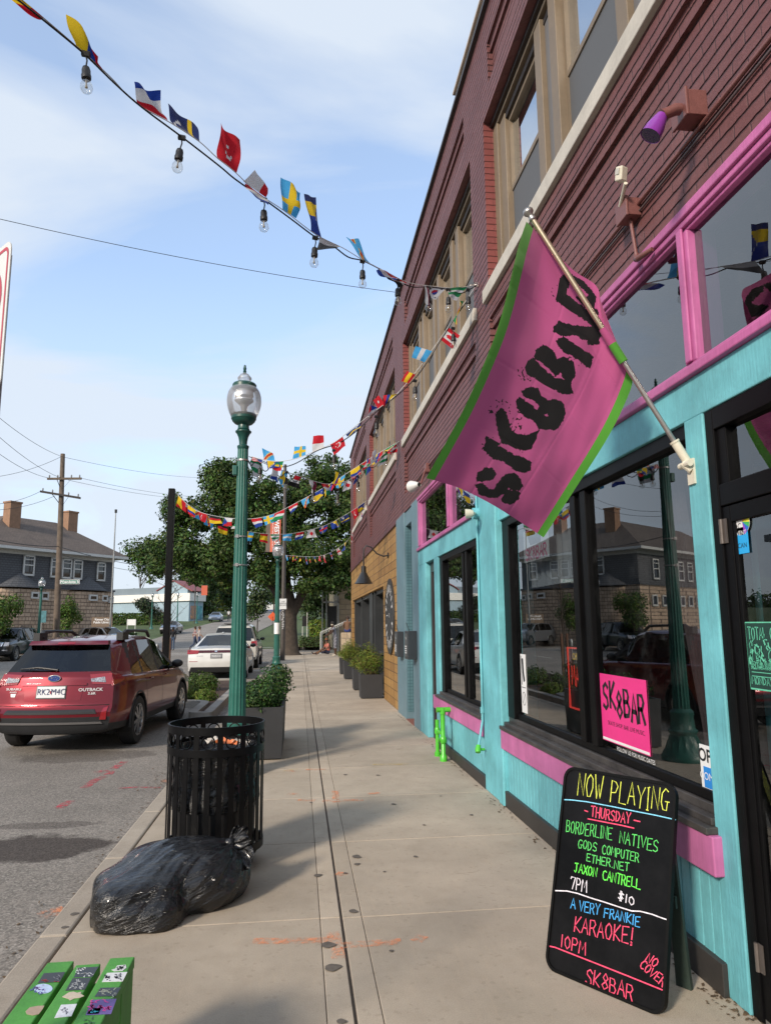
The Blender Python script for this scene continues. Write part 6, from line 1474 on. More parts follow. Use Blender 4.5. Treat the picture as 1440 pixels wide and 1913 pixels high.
p0, p1 = rc.rear(-.56, 1.215, .03), rc.rear(.02, 1.20, .035); g = G(); g.tube([p1, p0.lerp(p1, .5) + Vector((0, -.02, .03)), p0], [.02, .016, .008], 8); g.build('rear_wiper', BLACKP, t, smooth=60, world=False)
rc.patch('spoiler', CRED, rc.rear, [(-.60, 1.56), (.60, 1.56), (.58, 1.62), (-.58, 1.62)], (8, 2), .09)
rc.patch('brake_light', TAILM, rc.rear, [(-.13, 1.575), (.13, 1.575), (.13, 1.60), (-.13, 1.60)], (4, 1), .094)
g = G(); g.grid(lambda u, v: (.18 * (u - .5) * (1 - v), 1.15 + .13 * v, 1.69 + .055 * math.sin(v * 2.2) * (1 - abs(2 * u - 1))), 4, 4); g.build('roof_antenna', CTRIM, t, smooth=60, world=False)
g = G(); g.ribbon([rc.rear(x, .70 + .0 * x, .003) for x in np.linspace(-.80, .80, 9)], .012, (0, -1, 0), 0); g.build('tailgate_seam', WELL, t, world=False)

# ---- white saloon beyond the kerb bed
wc = Car('saloon_car', 'white saloon car with dark full-width tail light parked beyond the kerb bed', 5.0, .965,
    [(0, 1.0), (.12, 1.02), (.4, .98), (.7, .95), (1, .74)], [(0, 1.02), (.10, 1.06), (.17, 1.09), (.34, 1.44), (.46, 1.515), (.55, 1.50), (.74, 1.0), (.8, .97), (1, .76)],
    [(.2, .16), (.4, .03), (.6, .0), (.8, .03), (.95, .10), (1.05, .16), (1.6, .3)], [(.2, 4.85), (.5, 5.0), (.75, 4.92), (1.6, 4.6)],
    (-2.74, 24.5, -.12), 0, CWHITE, [(1.35, 2.25, .35, 0), (2.36, 3.45, 0, -.9)], (.56, .74), (.165, .345), (1.05, 3.9), .345, .62, zb=.24)
lens = paint('dark_tail_lens', (.055, .004, .008), 0., .15)
wt_ = wc.patch('tail_light', lens, wc.rear, [(-.93, .90), (.93, .90), (.93, .985), (-.93, .985)], (14, 2), .012)
for sg in (1, -1):
    wc.patch('lamp_cluster', TAILM, lambda a, b_, d: wc.rear(sg * a, b_, d), [(.93, .86), (.58, .875), (.56, .985), (.93, 1.0)], (6, 2), .016, wt_); wc.patch('rear_reflector', TAILM, lambda a, b_, d: wc.rear(sg * a, b_, d), [(.86, .615), (.58, .615), (.58, .632), (.86, .632)], (4, 1), .008)
    wc.patch('side_lens', TAILM, lambda a, b_, d: wc.side(a, b_, sg, d), [(.08, .88), (.34, .93), (.30, .99), (.12, 1.0)], (4, 2), .01, wt_)
    wc.mirror(3.3, .98, sg, BLACKP)
    for y in (2.30, 3.46):
        g = G(); g.ribbon([wc.side(y, .42 + k * .05, sg, .003) for k in range(11)], .01, (sg, 0, 0), 0); g.build('door_seam', WELL, wc.t, world=False)
wp = wc.patch('number_plate', MATS['plate_frame'], wc.rear, [(-.17, .72), (.21, .72), (.21, .87), (-.17, .87)], (2, 2), .01); wc.patch('plate_face', pm('grey_plate', (.22, .22, .23), .4), wc.rear, [(-.155, .735), (.195, .735), (.195, .855), (-.155, .855)], (2, 2), .013, wp)
wc.text('9WRT70', MATS['plate_white'], .02, .79, .095, d=.017, parent=wp, sx=.8, bold=.02); wc.text('HYBRID', CHROME, -.52, .80, .05, sx=1.3)
em = wc.patch('emblem', CHROME, wc.rear, [(-.035, .925), (.035, .925), (.045, .975), (-.045, .975)], (2, 2), .016)
wc.patch('bumper_valance', CTRIM, wc.rear, [(-.86, .27), (.86, .27), (.80, .44), (-.80, .44)], (8, 2), .012)
g = G(); g.grid(lambda u, v: (.14 * (u - .5) * (1 - v), 2.0 + .16 * v, 1.53 + .05 * math.sin(v * 2.2) * (1 - abs(2 * u - 1))), 4, 4); g.build('roof_antenna', CWHITE, wc.t, smooth=60, world=False)

# ---- pearl white SUV in front of the saloon
SUVB = [(0, 1.16), (.5, 1.12), (.75, 1.10), (1, .96)]; SUVR = [(0, 1.76), (.06, 1.80), (.3, 1.84), (.50, 1.82), (.57, 1.76), (.74, 1.16), (.8, 1.13), (1, .98)]
SUVYR = [(.2, .14), (.5, .0), (.8, .03), (1.15, .08), (1.75, .30), (1.85, .34)]; SUVYF = [(.2, 4.85), (.5, 4.95), (.9, 4.93), (1.1, 4.8), (1.9, 4.4)]
sv = Car('suv', 'pearl white SUV parked in front of the white saloon', 4.95, .98, SUVB, SUVR, SUVYR, SUVYF, (-2.72, 30.6, -.12), 0, CTAN, [(.55, 1.30, .2, 0), (1.40, 2.30, 0, 0), (2.42, 3.55, 0, -.75)], (.57, .74), None, (.95, 3.85), .41, .72, zb=.32, clad=.10, hatch=(1.17, 1.70, .78, .66))
for sg in (1, -1):
    sv.mirror(3.2, 1.12, sg, BLACKP); sv.patch('tail_light', TAILM, lambda a, b_, d: sv.rear(sg * a, b_, d), [(.95, .95), (.72, .95), (.72, 1.14), (.95, 1.16)], (4, 2), .012)
G().box(-.5, .5, .9, 2.6, 1.86, 1.89).build('roof_rack', CTRIM, sv.t, world=False)

# ---- black SUV facing us across the street
bk = Car('suv', 'black SUV with chrome grille facing the viewer across the street', 4.9, .98, SUVB, SUVR, SUVYR, SUVYF, (-16.45, 46.0, -.12), R(180), CBLACK, [(.55, 1.30, .2, 0), (1.40, 2.30, 0, 0), (2.42, 3.55, 0, -.75)], (.57, .74), None, (.95, 3.9), .40, .72, zb=.34, hatch=(1.17, 1.70, .78, .66), ns=80)
gr_ = bk.patch('grille', CHROME, bk.front, [(-.60, .80), (.60, .80), (.66, 1.04), (-.66, 1.04)], (6, 3), .02)
bk.patch('grille_mesh', BLACKP, bk.front, [(-.54, .835), (.54, .835), (.58, 1.005), (-.58, 1.005)], (6, 3), .024, gr_)
for z in (.865, .905, .945, .98): bk.patch('grille_bar', CHROME, bk.front, [(-.54, z), (.54, z), (.54, z + .014), (-.54, z + .014)], (6, 1), .03, gr_)
g = G(); c = bk.front(0, .92, .045); g.prism([c + Vector((.11 * math.cos(a), 0, .045 * math.sin(a))) for a in np.linspace(0, 2 * math.pi, 25)[:-1]], (0, .01, 0)); g.build('emblem', CHROME, bk.t, world=False)
for sg in (1, -1):
    bk.patch('headlight', CLENS, lambda a, b_, d: bk.front(sg * a, b_, d), [(.94, .82), (.68, .82), (.70, 1.03), (.93, 1.03)], (4, 3), .012); bk.patch('fog_light', CLENS, lambda a, b_, d: bk.front(sg * a, b_, d), [(.88, .58), (.62, .58), (.62, .64), (.88, .64)], (3, 1), .012); bk.mirror(3.3, 1.12, sg, BLACKP)
    g = G(); g.tube([(sg * .66, 1.0, 1.80), (sg * .68, 1.1, 1.90), (sg * .68, 2.6, 1.90), (sg * .66, 2.7, 1.80)], .022, 6); g.build('roof_rail', CTRIM, bk.t, world=False)
bk.patch('number_plate', MATS['grey_plate'], bk.front, [(-.17, .52), (.17, .52), (.17, .63), (-.17, .63)], (2, 2), .012); bk.patch('bumper_intake', BLACKP, bk.front, [(-.80, .40), (.80, .40), (.80, .50), (-.80, .50)], (6, 1), .01)

# ---- cars further off
SB = [(0, 1.0), (.12, 1.02), (.4, .98), (.7, .95), (1, .74)]; SR = [(0, 1.02), (.10, 1.06), (.17, 1.09), (.34, 1.42), (.46, 1.49), (.55, 1.47), (.74, 1.0), (.8, .97), (1, .76)]
SYR = [(.2, .16), (.4, .03), (.6, .0), (.8, .03), (.95, .10), (1.05, .16), (1.6, .3)]; SYF = [(.2, 4.6), (.5, 4.75), (.75, 4.66), (1.6, 4.4)]
def far_car(name, label, loc, rz, body, suv=False):
    if suv: c = Car(name, label, 4.6, .94, SUVB, [(0, 1.58), (.06, 1.62), (.3, 1.68), (.50, 1.66), (.57, 1.6), (.74, 1.14), (.8, 1.11), (1, .98)], SUVYR, [(.2, 4.5), (.5, 4.6), (.9, 4.55), (1.1, 4.45), (1.9, 4.1)], loc, rz, body, [(.55, 1.25, .2, 0), (1.35, 2.2, 0, 0), (2.3, 3.35, 0, -.7)], (.57, .74), None, (.9, 3.65), .36, .68, zb=.28, hatch=(1.17, 1.55, .72, .6), ns=60)
    else: c = Car(name, label, 4.75, .93, SB, SR, SYR, SYF, loc, rz, body, [(1.3, 2.15, .35, 0), (2.25, 3.25, 0, -.85)], (.56, .74), (.165, .345), (1.0, 3.7), .33, .60, zb=.24, ns=60)
    for sg in (1, -1):
        c.patch('headlight', CLENS, lambda a, b_, d: c.front(sg * a, b_, d), [(.80, .60), (.45, .58), (.45, .68), (.80, .72)], (3, 2), .012); c.patch('tail_light', TAILM, lambda a, b_, d: c.rear(sg * a, b_, d), [(.88, .86), (.55, .88), (.55, .97), (.88, .99)], (3, 2), .012); c.mirror(3.1, .98, sg, body)
    c.patch('grille', BLACKP, c.front, [(-.42, .50), (.42, .50), (.42, .62), (-.42, .62)], (4, 2), .012)
    return c
far_car('crossover_car', 'silver grey crossover car crossing in front of the stone library', (-15.6, 55.6, .02), R(-128), CSILV, True)
far_car('saloon_car', 'dark purple grey saloon car far up the street by the pale blue building', (-14.6, 88, gz(85)), R(178), CDARK)
far_car('saloon_car', 'pale blue saloon car farthest up the street', (-13.2, 119, gz(117)), R(180), CLBLUE)
# ================================================================== trees
BARK2 = pm('tree_bark', (.060, .046, .035), .95, var=.35, vs=6, bump=1., bs=16, bdist=.05)
TREES = [(.038, .075, .017), (.052, .098, .021), (.028, .056, .013), (.070, .12, .026), (.092, .142, .03)]
YELG = [(.10, .15, .02), (.14, .19, .025), (.075, .12, .02), (.18, .21, .035)]
FARG = [(.045, .075, .025), (.060, .095, .03), (.036, .06, .02), (.08, .115, .035)]
def tree(label, base, trunk, lobes, n, size, cols, seed, name='tree', group=None, shell=.35, limbs=None, trunk_r=None):
    r_ = random.Random(seed); t = thing(name, label, 'tree', base, group=group)
    g = G(); trunk_r = trunk_r or [.06 + .10 * (1 - k / (len(trunk) - 1)) for k in range(len(trunk))]
    g.tube(trunk, trunk_r, 14)
    for l in (limbs or []): g.tube(l[0], l[1], 9)
    if not limbs:
        top = Vector(trunk[-1])
        for (c, a) in lobes:
            c = Vector(c); s = Vector(trunk[-2]).lerp(top, r_.random()); g.tube([s, s.lerp(c, .5) + Vector((0, 0, .15)), c], [trunk_r[-1] * .8, trunk_r[-1] * .5, trunk_r[-1] * .2], 6)
    g.build('trunk', BARK2, t, smooth=70)
    g = G(); leaves(g, lobes_pts(lobes, n, r_, shell), size, cols, r_, .35, .7); g.build('crown', LEAFM, t)
    return t
big = [((-4.3, 42.3, 9.3), (2.4, 2.4, 2.1)), ((-6.9, 42, 6.3), (2.0, 2.2, 1.8)), ((-2.2, 41.8, 7.6), (3.0, 2.8, 2.6)), ((.3, 42.4, 9.4), (2.2, 2.4, 2.1)), ((2.7, 42.2, 8.2), (2.2, 2.6, 2.0)), ((3.0, 42, 5.6), (2.3, 2.6, 2.1)), ((-4.8, 41.5, 5.4), (2.4, 2.4, 1.5)), ((.3, 41.2, 5.6), (2.5, 2.4, 2.0)), ((1.9, 41, 4.3), (1.9, 2, 1.2)), ((-2.0, 41.2, 5.0), (1.9, 2, 1.3)), ((1.5, 42.3, 10.5), (1.7, 1.9, 1.3)), ((3.2, 42.2, 9.9), (1.7, 2, 1.5)), ((-5.0, 42.2, 10.6), (1.5, 1.6, 1.1)), ((-7.2, 42, 8.2), (1.4, 1.7, 1.2)), ((-8.0, 42, 5.0), (1.0, 1.4, .8)), ((-5.9, 42, 7.9), (1.3, 1.6, 1.2)), ((-3.8, 42, 11.0), (1.1, 1.2, .8)), ((.2, 41.6, 3.9), (.9, 1.0, .8))]
rb_ = random.Random(77); clumps = []
for c, a in big:
    clumps.append((c, tuple(q * .72 for q in a)))
    for k in range(int(7 * a[0] * a[2] / 4) + 3):
        d = Vector((rb_.gauss(0, 1), rb_.gauss(0, 1), rb_.gauss(0, .9))).normalized(); q = rb_.uniform(.42, .85) * (a[0] / 2.2) ** .5
        clumps.append(((c[0] + d.x * a[0] * rb_.uniform(.75, 1.08), c[1] + d.y * a[1] * .9, c[2] + d.z * a[2] * rb_.uniform(.75, 1.08)), (q, q, q * .72)))
big = clumps
tb_ = (-.52, 41.9, 0)
tree('big dark green shade tree with thick rough trunk on the pavement beyond the brick building', tb_, [(-.53, 41.9, -.05), (-.54, 41.9, .12), (-.55, 41.9, .6), (-.58, 41.9, 1.5), (-.62, 41.9, 2.3), (-.6, 41.9, 2.9), (-.9, 42, 4.6), (-1.6, 42, 7.0)], big, 98000, .18, TREES, 11, shell=.2,
     trunk_r=[.70, .56, .48, .43, .46, .40, .24, .10],
     limbs=[([(-.5, 41.9, 2.2), (.2, 41.8, 3.6), (1.2, 41.8, 4.9), (2.6, 42, 6.2)], [.30, .24, .18, .08]), ([(-.7, 41.9, 2.4), (-1.6, 41.9, 3.9), (-3.4, 41.9, 5.2), (-6.2, 42, 6.2)], [.26, .20, .15, .06]), ([(-.8, 42, 4.2), (-.3, 42, 6.6), (.3, 42.2, 9)], [.2, .15, .06]), ([(-1.0, 42, 4.8), (-2.6, 42, 7), (-4.2, 42.2, 9.2)], [.18, .13, .05])])
def simple_tree(label, x, y, h, r, cols, seed, n=2600, size=.3, zc=.62, group=None, name='tree', tr=.16, sp=(-.2, .24)):
    z = gz(y); r_ = random.Random(seed); lo = []
    for k in range(9 if sp[0] > -.3 else 16):
        a = r_.uniform(0, 6.28); q = r_.uniform(.1, .62) * r; lo.append(((x + q * math.cos(a), y + q * math.sin(a), z + h * (zc + r_.uniform(*sp))), (r * r_.uniform(.38, .58), r * r_.uniform(.38, .58), h * r_.uniform(.13, .2))))
    tree(label, (x, y, z), [(x, y, z - .05), (x + .03, y, z + h * .25), (x - .04, y, z + h * .5)], lo, n, size, cols, seed, name, group, .3, trunk_r=[tr, tr * .8, tr * .5])
simple_tree('dark tree rising left of the pale blue building, behind its flat roof', -30, 140, 15, 7, TREES, 21, 5200, .5)
simple_tree('dense green tree directly behind the gable of the pale blue building', -21, 150, 15.5, 7.5, TREES, 22, 6000, .5)
for k, (x, y, h, r, c, lb) in enumerate(((-20.6, 150, 13.5, 5.5, FARG, 'broad mid green tree up the street, right of the pale blue building'), (-18.6, 168, 16, 5.5, YELG, 'yellow green tree up the street, left of the near lamp post'), (-15.0, 160, 13, 4.6, FARG, 'tall mid green tree up the street, just left of the near lamp post'), (-25, 172, 17, 7, FARG, 'tall tree farthest behind the pale blue building'), (-17.9, 131, 7.5, 3.4, TREES, 'low bushy tree beside the far parked blue car'))):
    simple_tree(lb, x, y, h, r, c, 30 + k, 7500, .5, .48, group='trees up the street', sp=(-.40, .40))
simple_tree('slender small street tree right of the near lamp post, beyond the parked cars', -4.5, 78, 6.6, 1.9, FARG, 41, 2600, .26, .6, tr=.07)
simple_tree('tree at the far right end of the street, left of the second lamp post', -4.2, 118, 9, 3.6, TREES, 42, 3000, .35)
simple_tree('light green tree behind the trunk of the big tree', 2.4, 74, 7.5, 3.2, FARG, 43, 4200, .3, .55)
simple_tree('second light green tree behind the big tree and the glass porch', 6.0, 82, 9, 4.2, FARG, 44, 4200, .32, .5)
simple_tree('bright green young tree at the left edge in front of the stone library', -16.55, 42.4, 3.9, 1.35, [(.10, .17, .03), (.13, .20, .035), (.075, .13, .025), (.06, .10, .02)], 45, 3000, .15, .66, tr=.04)
simple_tree('bright green young tree right of the utility pole in front of the stone library', -15.1, 49.5, 3.6, 1.0, [(.09, .16, .028), (.12, .19, .03), (.06, .11, .02)], 46, 1800, .15, .68, tr=.035)
simple_tree('dark small ornamental tree before the pale blue building', -20.2, 101, 4.6, 2.4, [(.03, .05, .022), (.05, .07, .03), (.022, .035, .018)], 47, 2400, .26, .5, tr=.08)
def hedge(label, x0, x1, y0, y1, h, n, cols, seed, size=.16):
    z = gz((y0 + y1) / 2); r_ = random.Random(seed); t = thing('hedge', label, 'hedge', ((x0 + x1) / 2, (y0 + y1) / 2, z))
    pts = []
    for k in range(n):
        s = r_.random(); 
        if s < .4: p = (r_.uniform(x0, x1), y0, z + r_.random() * h); d = (0, -1, 0)
        elif s < .8: p = (r_.uniform(x0, x1), r_.uniform(y0, y1), z + h); d = (0, 0, 1)
        else: p = (r_.choice((x0, x1)), r_.uniform(y0, y1), z + r_.random() * h); d = (0, -.5, .5)
        pts.append((Vector(p) + Vector((r_.gauss(0, .08), r_.gauss(0, .08), r_.gauss(0, .08))), d))
    g = G(); leaves(g, pts, size, cols, r_, .2, .7); g.build('foliage', LEAFM, t)
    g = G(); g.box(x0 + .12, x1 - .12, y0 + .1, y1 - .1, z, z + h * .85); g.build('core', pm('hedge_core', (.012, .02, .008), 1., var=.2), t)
hedge('clipped hedge at the foot of the pale blue building', -27.5, -19.0, 108, 109.6, 1.5, 2600, TREES, 1, .3)
hedge('dark hedge beside the stone library', -17.0, -14.6, 66, 67.4, 1.1, 900, TREES, 2, .2)
hedge('rounded green hedge on the corner beyond the big tree', .1, 2.2, 57.2, 58.1, .75, 1600, FARG, 3)
hedge('tall pale green hedge behind the glass porch', 1.0, 6.5, 66, 67.5, 2.0, 3600, YELG, 4, .22)
g = G()
for k in range(260):
    a = -1.15 + 1.5 * k / 259; D = 330 + 30 * math.sin(k * .9); hh = 9 + 3 * math.sin(k * .37) + 2.5 * math.sin(k * 1.31)
    c = Vector((D * math.sin(a), D * math.cos(a), gz(300) + hh * .3)); r_ = random.Random(k)
    leaves(g, lobes_pts([(tuple(c), (6, 4, hh * .6))], 34, r_, .3), 2.2, FARG, r_, .3, .8)
o = g.build('far_wood', LEAFM, kind='stuff')

# ================================================================== library across the street
b = NB('shingle_wall'); v = b.coord(); t = b.new('ShaderNodeTexBrick', {'Vector': yzmap(b), 'Scale': 1., 'Mortar Size': .012, 'Brick Width': .35, 'Row Height': .16}); t.inputs['Color1'].default_value = (.082, .086, .095, 1); t.inputs['Color2'].default_value = (.095, .10, .11, 1); t.inputs['Mortar'].default_value = (.03, .03, .035, 1)
b.set(Base_Color=t.outputs[0], Roughness=.85); SHING = b.m
b = NB('rock_faced_stone'); v = yzmap(b); t = b.new('ShaderNodeTexBrick', {'Vector': v, 'Scale': 1., 'Mortar Size': .025, 'Brick Width': .62, 'Row Height': .27, 'Bias': 0.}, squash=.55, squash_frequency=2, offset=.37); t.inputs['Color1'].default_value = (.52, .39, .285, 1); t.inputs['Color2'].default_value = (.41, .30, .215, 1); t.inputs['Mortar'].default_value = (.17, .125, .09, 1)
n_ = b.noise(b.coord(), 2.2, 5); b.set(Base_Color=b.mixc(.6, t.outputs[0], b.ramp(n_, [(.3, .6), (.7, 1.25)]), 'MULTIPLY'), Roughness=.9); b.bump(b.math('ADD', b.math('MULTIPLY', t.outputs['Fac'], -1.), b.math('MULTIPLY', b.noise(b.coord(), 9, 4), .6)), 1., .06); ROCK = b.m
b = NB('roof_shingle'); t = b.new('ShaderNodeTexBrick', {'Vector': yzmap(b, 1, 1.6), 'Scale': 1., 'Mortar Size': .01, 'Brick Width': .3, 'Row Height': .16}); t.inputs['Color1'].default_value = (.125, .10, .085, 1); t.inputs['Color2'].default_value = (.10, .08, .07, 1); t.inputs['Mortar'].default_value = (.06, .05, .045, 1); b.set(Base_Color=b.mixc(.4, t.outputs[0], b.ramp(b.noise(b.coord(), 1.2, 5), [(.3, .7), (.7, 1.2)]), 'MULTIPLY'), Roughness=.9); RSH = b.m
WTRIM = pm('white_trim', (.55, .55, .53), .6, var=.08); CHIM = pm('chimney_brick', (.25, .145, .09), .85, var=.15, vs=4)
WGL = pm('dark_window_glass', (.012, .015, .02), .06, spec=.8, var=.2, vs=1, bump=0)
Lp = Vector((-20.6, 49.5, 0)); dv = Vector((.583, .8125, 0)).normalized(); nv_ = Vector((-dv.y, dv.x, 0))
lib = thing('library', 'stone and grey shingle library with hipped brown roof across the street', 'building', Lp[:])
def lp(a, n, z): return Lp + dv * a + nv_ * n + Vector((0, 0, z))
FW, FD, WL = 10.45, 6.4, 17.0
plan = [(0, 0), (FW, 0), (FW, FD), (FD, FD), (FD, WL), (0, WL)]
def wallring(z0, z1, mat, nm, out=0.):
    g = G(); q = [(a + (-out if a == 0 else out), n + (-out if n == 0 else out)) for a, n in plan]
    for k in range(6): k2 = (k + 1) % 6; g.quad(lp(*q[k], z0), lp(*q[k2], z0), lp(*q[k2], z1), lp(*q[k], z1))
    g.build(nm, mat, lib)
wallring(-.3, 4.45, ROCK, 'stone_wall', .06); wallring(4.45, 6.95, SHING, 'shingle_wall'); wallring(6.7, 6.95, WTRIM, 'frieze', .03); wallring(4.40, 4.52, SHING, 'belt', .14)
ov, EZ, RZ = .75, 7.15, 9.75
e = [(-ov, -ov), (FW + ov, -ov), (FW + ov, FD + ov), (FD + ov, FD + ov), (FD + ov, WL + ov), (-ov, WL + ov)]; P_, Q_, S_ = (3.2, 3.2), (FW - 3.0, 3.2), (3.2, WL - 3.0)
E_ = [lp(*q, EZ) for q in e]; Pp, Qp, Sp = lp(*P_, RZ), lp(*Q_, RZ), lp(*S_, RZ); g = G()
for f in ([E_[0], E_[1], Qp, Pp], [E_[1], E_[2], Qp], [E_[2], E_[3], Pp, Qp], [E_[0], Pp, Sp, E_[5]], [E_[5], Sp, E_[4]], [E_[4], Sp, Pp, E_[3]]): g.poly(f)
rf = g.build('roof', RSH, lib)
g = G()
for k in range(6): k2 = (k + 1) % 6; g.quad(E_[k] - UP * .2, E_[k2] - UP * .2, E_[k2] - UP * .006, E_[k] - UP * .006)
g.build('gutter', WTRIM, lib); g = G(); g.poly([p - UP * .205 for p in E_][::-1]); g.build('soffit', WTRIM, lib)
for a, n, z1 in ((3.0, 2.0, 10.5), (8.2, 2.6, 10.55)):
    g = G(); c = lp(a, n, 0); g.obox(c + UP * (8.2 + z1) / 2, dv * .42, nv_ * .40, UP * (z1 - 8.2) / 2); g.obox(c + UP * (z1 + .06), dv * .47, nv_ * .45, UP * .06); g.build('chimney', CHIM, rf)
def face_a(px, py): p = atplane(px, py, Lp, nv_); return (p - Lp).dot(dv), p.z
def lib_window(a0, a1, z0, z1, sash=True, face='front'):
    pt_ = (lambda a, z, o: lp(a, -o, z)) if face == 'front' else (lambda a, z, o: lp(-o, a, z))
    d1 = dv if face == 'front' else nv_; d2 = nv_ if face == 'front' else dv
    g = G(); fw = .10; c = lambda a, z: pt_(a, z, .09 if z0 > 4.4 else .13)
    for aa, ab, za, zb in ((a0, a0 + fw, z0, z1), (a1 - fw, a1, z0, z1), (a0, a1, z0 - .05, z0 + .08), (a0, a1, z1 - .1, z1)) + (((a0 + fw, a1 - fw, (z0 + z1) / 2 - .04, (z0 + z1) / 2 + .04), (a0 + fw, a1 - fw, z1 - (z1 - z0) * .24, z1 - (z1 - z0) * .24 + .06)) if sash else ()):
        g.obox(c((aa + ab) / 2, (za + zb) / 2), d1 * (ab - aa) / 2, d2 * .05, UP * (zb - za) / 2)
    f = g.build('window', WTRIM, lib)
    g = G(); o = .06 if z0 > 4.4 else .10; g.quad(pt_(a0, z0, o), pt_(a1, z0, o), pt_(a1, z1, o), pt_(a0, z1, o)); g.build('pane', WGL, f)
for x0, x1, y0, y1 in ((44, 62.5, 1036.5, 1075), (95, 113, 1041, 1078.5), (116, 132, 1043.5, 1080.5), (137, 152, 1045, 1082), (181, 195, 1050, 1085)):
    a0, z1 = face_a(x0, y0); a1, z0 = face_a(x1, y1); lib_window(a0, a1, z0, z1)
for x0, x1, y0, y1 in ((156, 171, 1111, 1123), (184, 194, 1112, 1124), (201, 210, 1115, 1125), (49, 63, 1106, 1119), (76, 89, 1106, 1120)):
    a0, z1 = face_a(x0, y0); a1, z0 = face_a(x1, y1); lib_window(a0, a1, z0, z1, False)
for n0 in (2.0, 6.0, 7.6, 11.5, 13.1): lib_window(n0, n0 + .95, 4.9, 6.4, True, 'left')
for n0 in (1.5, 3.0, 6.0, 7.4, 8.8, 11.0, 12.4): lib_window(n0, n0 + .8, 2.9, 3.7, False, 'left')
for a, nm in ((2.6, 'bay'), (8.1, 'bay')):
    g = G(); g.prism([lp(a + 1.55 * math.cos(t_), -.06 - .55 * math.sin(t_), -.3) for t_ in np.linspace(0, math.pi, 9)], UP * 4.6); g.build('stone_bay', ROCK, lib)
    g = G()
    for t0, t1 in zip(np.linspace(0, math.pi, 9)[:-1], np.linspace(0, math.pi, 9)[1:]): g.poly([lp(a + 1.75 * math.cos(t0), -.05 - .75 * math.sin(t0), 4.42), lp(a + 1.75 * math.cos(t1), -.05 - .75 * math.sin(t1), 4.42), lp(a, -.02, 5.5)])
    g.build('flared_roof', SHING, lib)
for x0, x1, y0, y1, aa in ((49, 63, 1106, 1119, 0), (76, 89, 1106, 1120, 0), (156, 171, 1111, 1123, 0), (184, 194, 1112, 1124, 0)):
    a0, z1 = face_a(x0, y0); a1, z0 = face_a(x1, y1); g = G(); m = (a0 + a1) / 2; ctr = 2.6 if m < 5 else 8.1; off_ = .06 + .55 * math.sqrt(max(0, 1 - ((m - ctr) / 1.55) ** 2)) + .05
    g.obox(lp(m, -off_, (z0 + z1) / 2), dv * (a1 - a0) / 2, nv_ * .06, UP * (z1 - z0) / 2); f = g.build('window', WTRIM, lib); g = G(); g.obox(lp(m, -off_ - .03, (z0 + z1) / 2), dv * ((a1 - a0) / 2 - .12), nv_ * .04, UP * ((z1 - z0) / 2 - .12)); g.build('pane', WGL, f)
ls = thing('library_sign', 'small white Kansas City Public Library lettering at the foot of the stone wall', 'sign', at(191, 1172, 54)[:])
c = at(191, 1160, 54); G().box(c.x - .72, c.x + .72, 54, 54.1, c.z - .42, c.z + .28).build('board', pm('brown_board', (.16, .115, .08), .7), ls)
text_obj('lettering', 'Kansas City\nPublic Library', WHT, ls, (c.x, 53.99, c.z + .0), (1, 0, 0), ZU, .21, .003, bold=.03)
lf = thing('bare_flagpole', 'tall bare metal flagpole before the right corner of the library', 'flagpole', at(207, 1172, 52)[:])
G().tube([at(206, 1174, 52), at(210.5, 1090, 52), at(217, 956, 52)], [.07, .06, .035], 8).build('mast', MATS['galvanised'], lf, smooth=50); G().tube([at(217, 958, 52), at(217, 955, 52) + UP * .12], .09, 8).build('truck', BLACKP, lf)
ks = thing('kiosk_sign', 'small teal notice panel standing before the stone library', 'sign', at(80, 1180, 47)[:])
p0, p1 = at(75, 1141, 47), at(86, 1163, 47); G().box(p0.x, p1.x, 47, 47.06, p1.z, p0.z).build('panel', pm('teal_panel', (.06, .19, .22), .5, vs=6, var=.3), ks); G().box(p0.x + .1, p0.x + .16, 47.0, 47.05, 0, p1.z).build('post', MATS['galvanised'], ks)

# ---- building across the street, outside the left edge (seen in the shop window)
nb_ = thing('shop_building', 'low dark brick shop building across the street, seen in the window reflection', 'building', (-25, 20, 0))
DBR = brick_mat('dark_brick', (.11, .055, .045), (.09, .045, .038), (.05, .035, .03))
G().box(-34, -19.6, 4, 33, -.2, 5.6).build('wall', DBR, nb_); G().box(-34.2, -19.4, 3.8, 33.2, 5.6, 5.95).build('parapet', pm('grey_coping', (.2, .2, .2), .7), nb_)
for y in (6, 11, 16, 21, 26.5): f = G().box(-19.7, -19.55, y, y + 3.4, .5, 2.9).build('window', BLK, nb_); G().box(-19.56, -19.53, y + .15, y + 3.25, .65, 2.75).build('pane', WGL, f)

# ---- unseen trees and block added behind the viewpoint to darken reflections in paintwork
for k, (x, y, h) in enumerate(((-26, -30, 9), (-17, -36, 10), (-8, -42, 9), (1, -40, 9), (10, -34, 8), (-34, -20, 9))):
    simple_tree('broad green tree added unseen behind the viewer to darken reflections', x, y, h, 5.5, TREES, 80 + k, 1500, .6, .5, group='unseen trees added behind the viewer', tr=.3)
G().box(-16.6, 14, -62, -52, -.2, 5.5).build('wall', DBR, thing('shop_building', 'dark brick block added unseen behind the viewer to darken reflections', 'building', (0, -57, 0)))

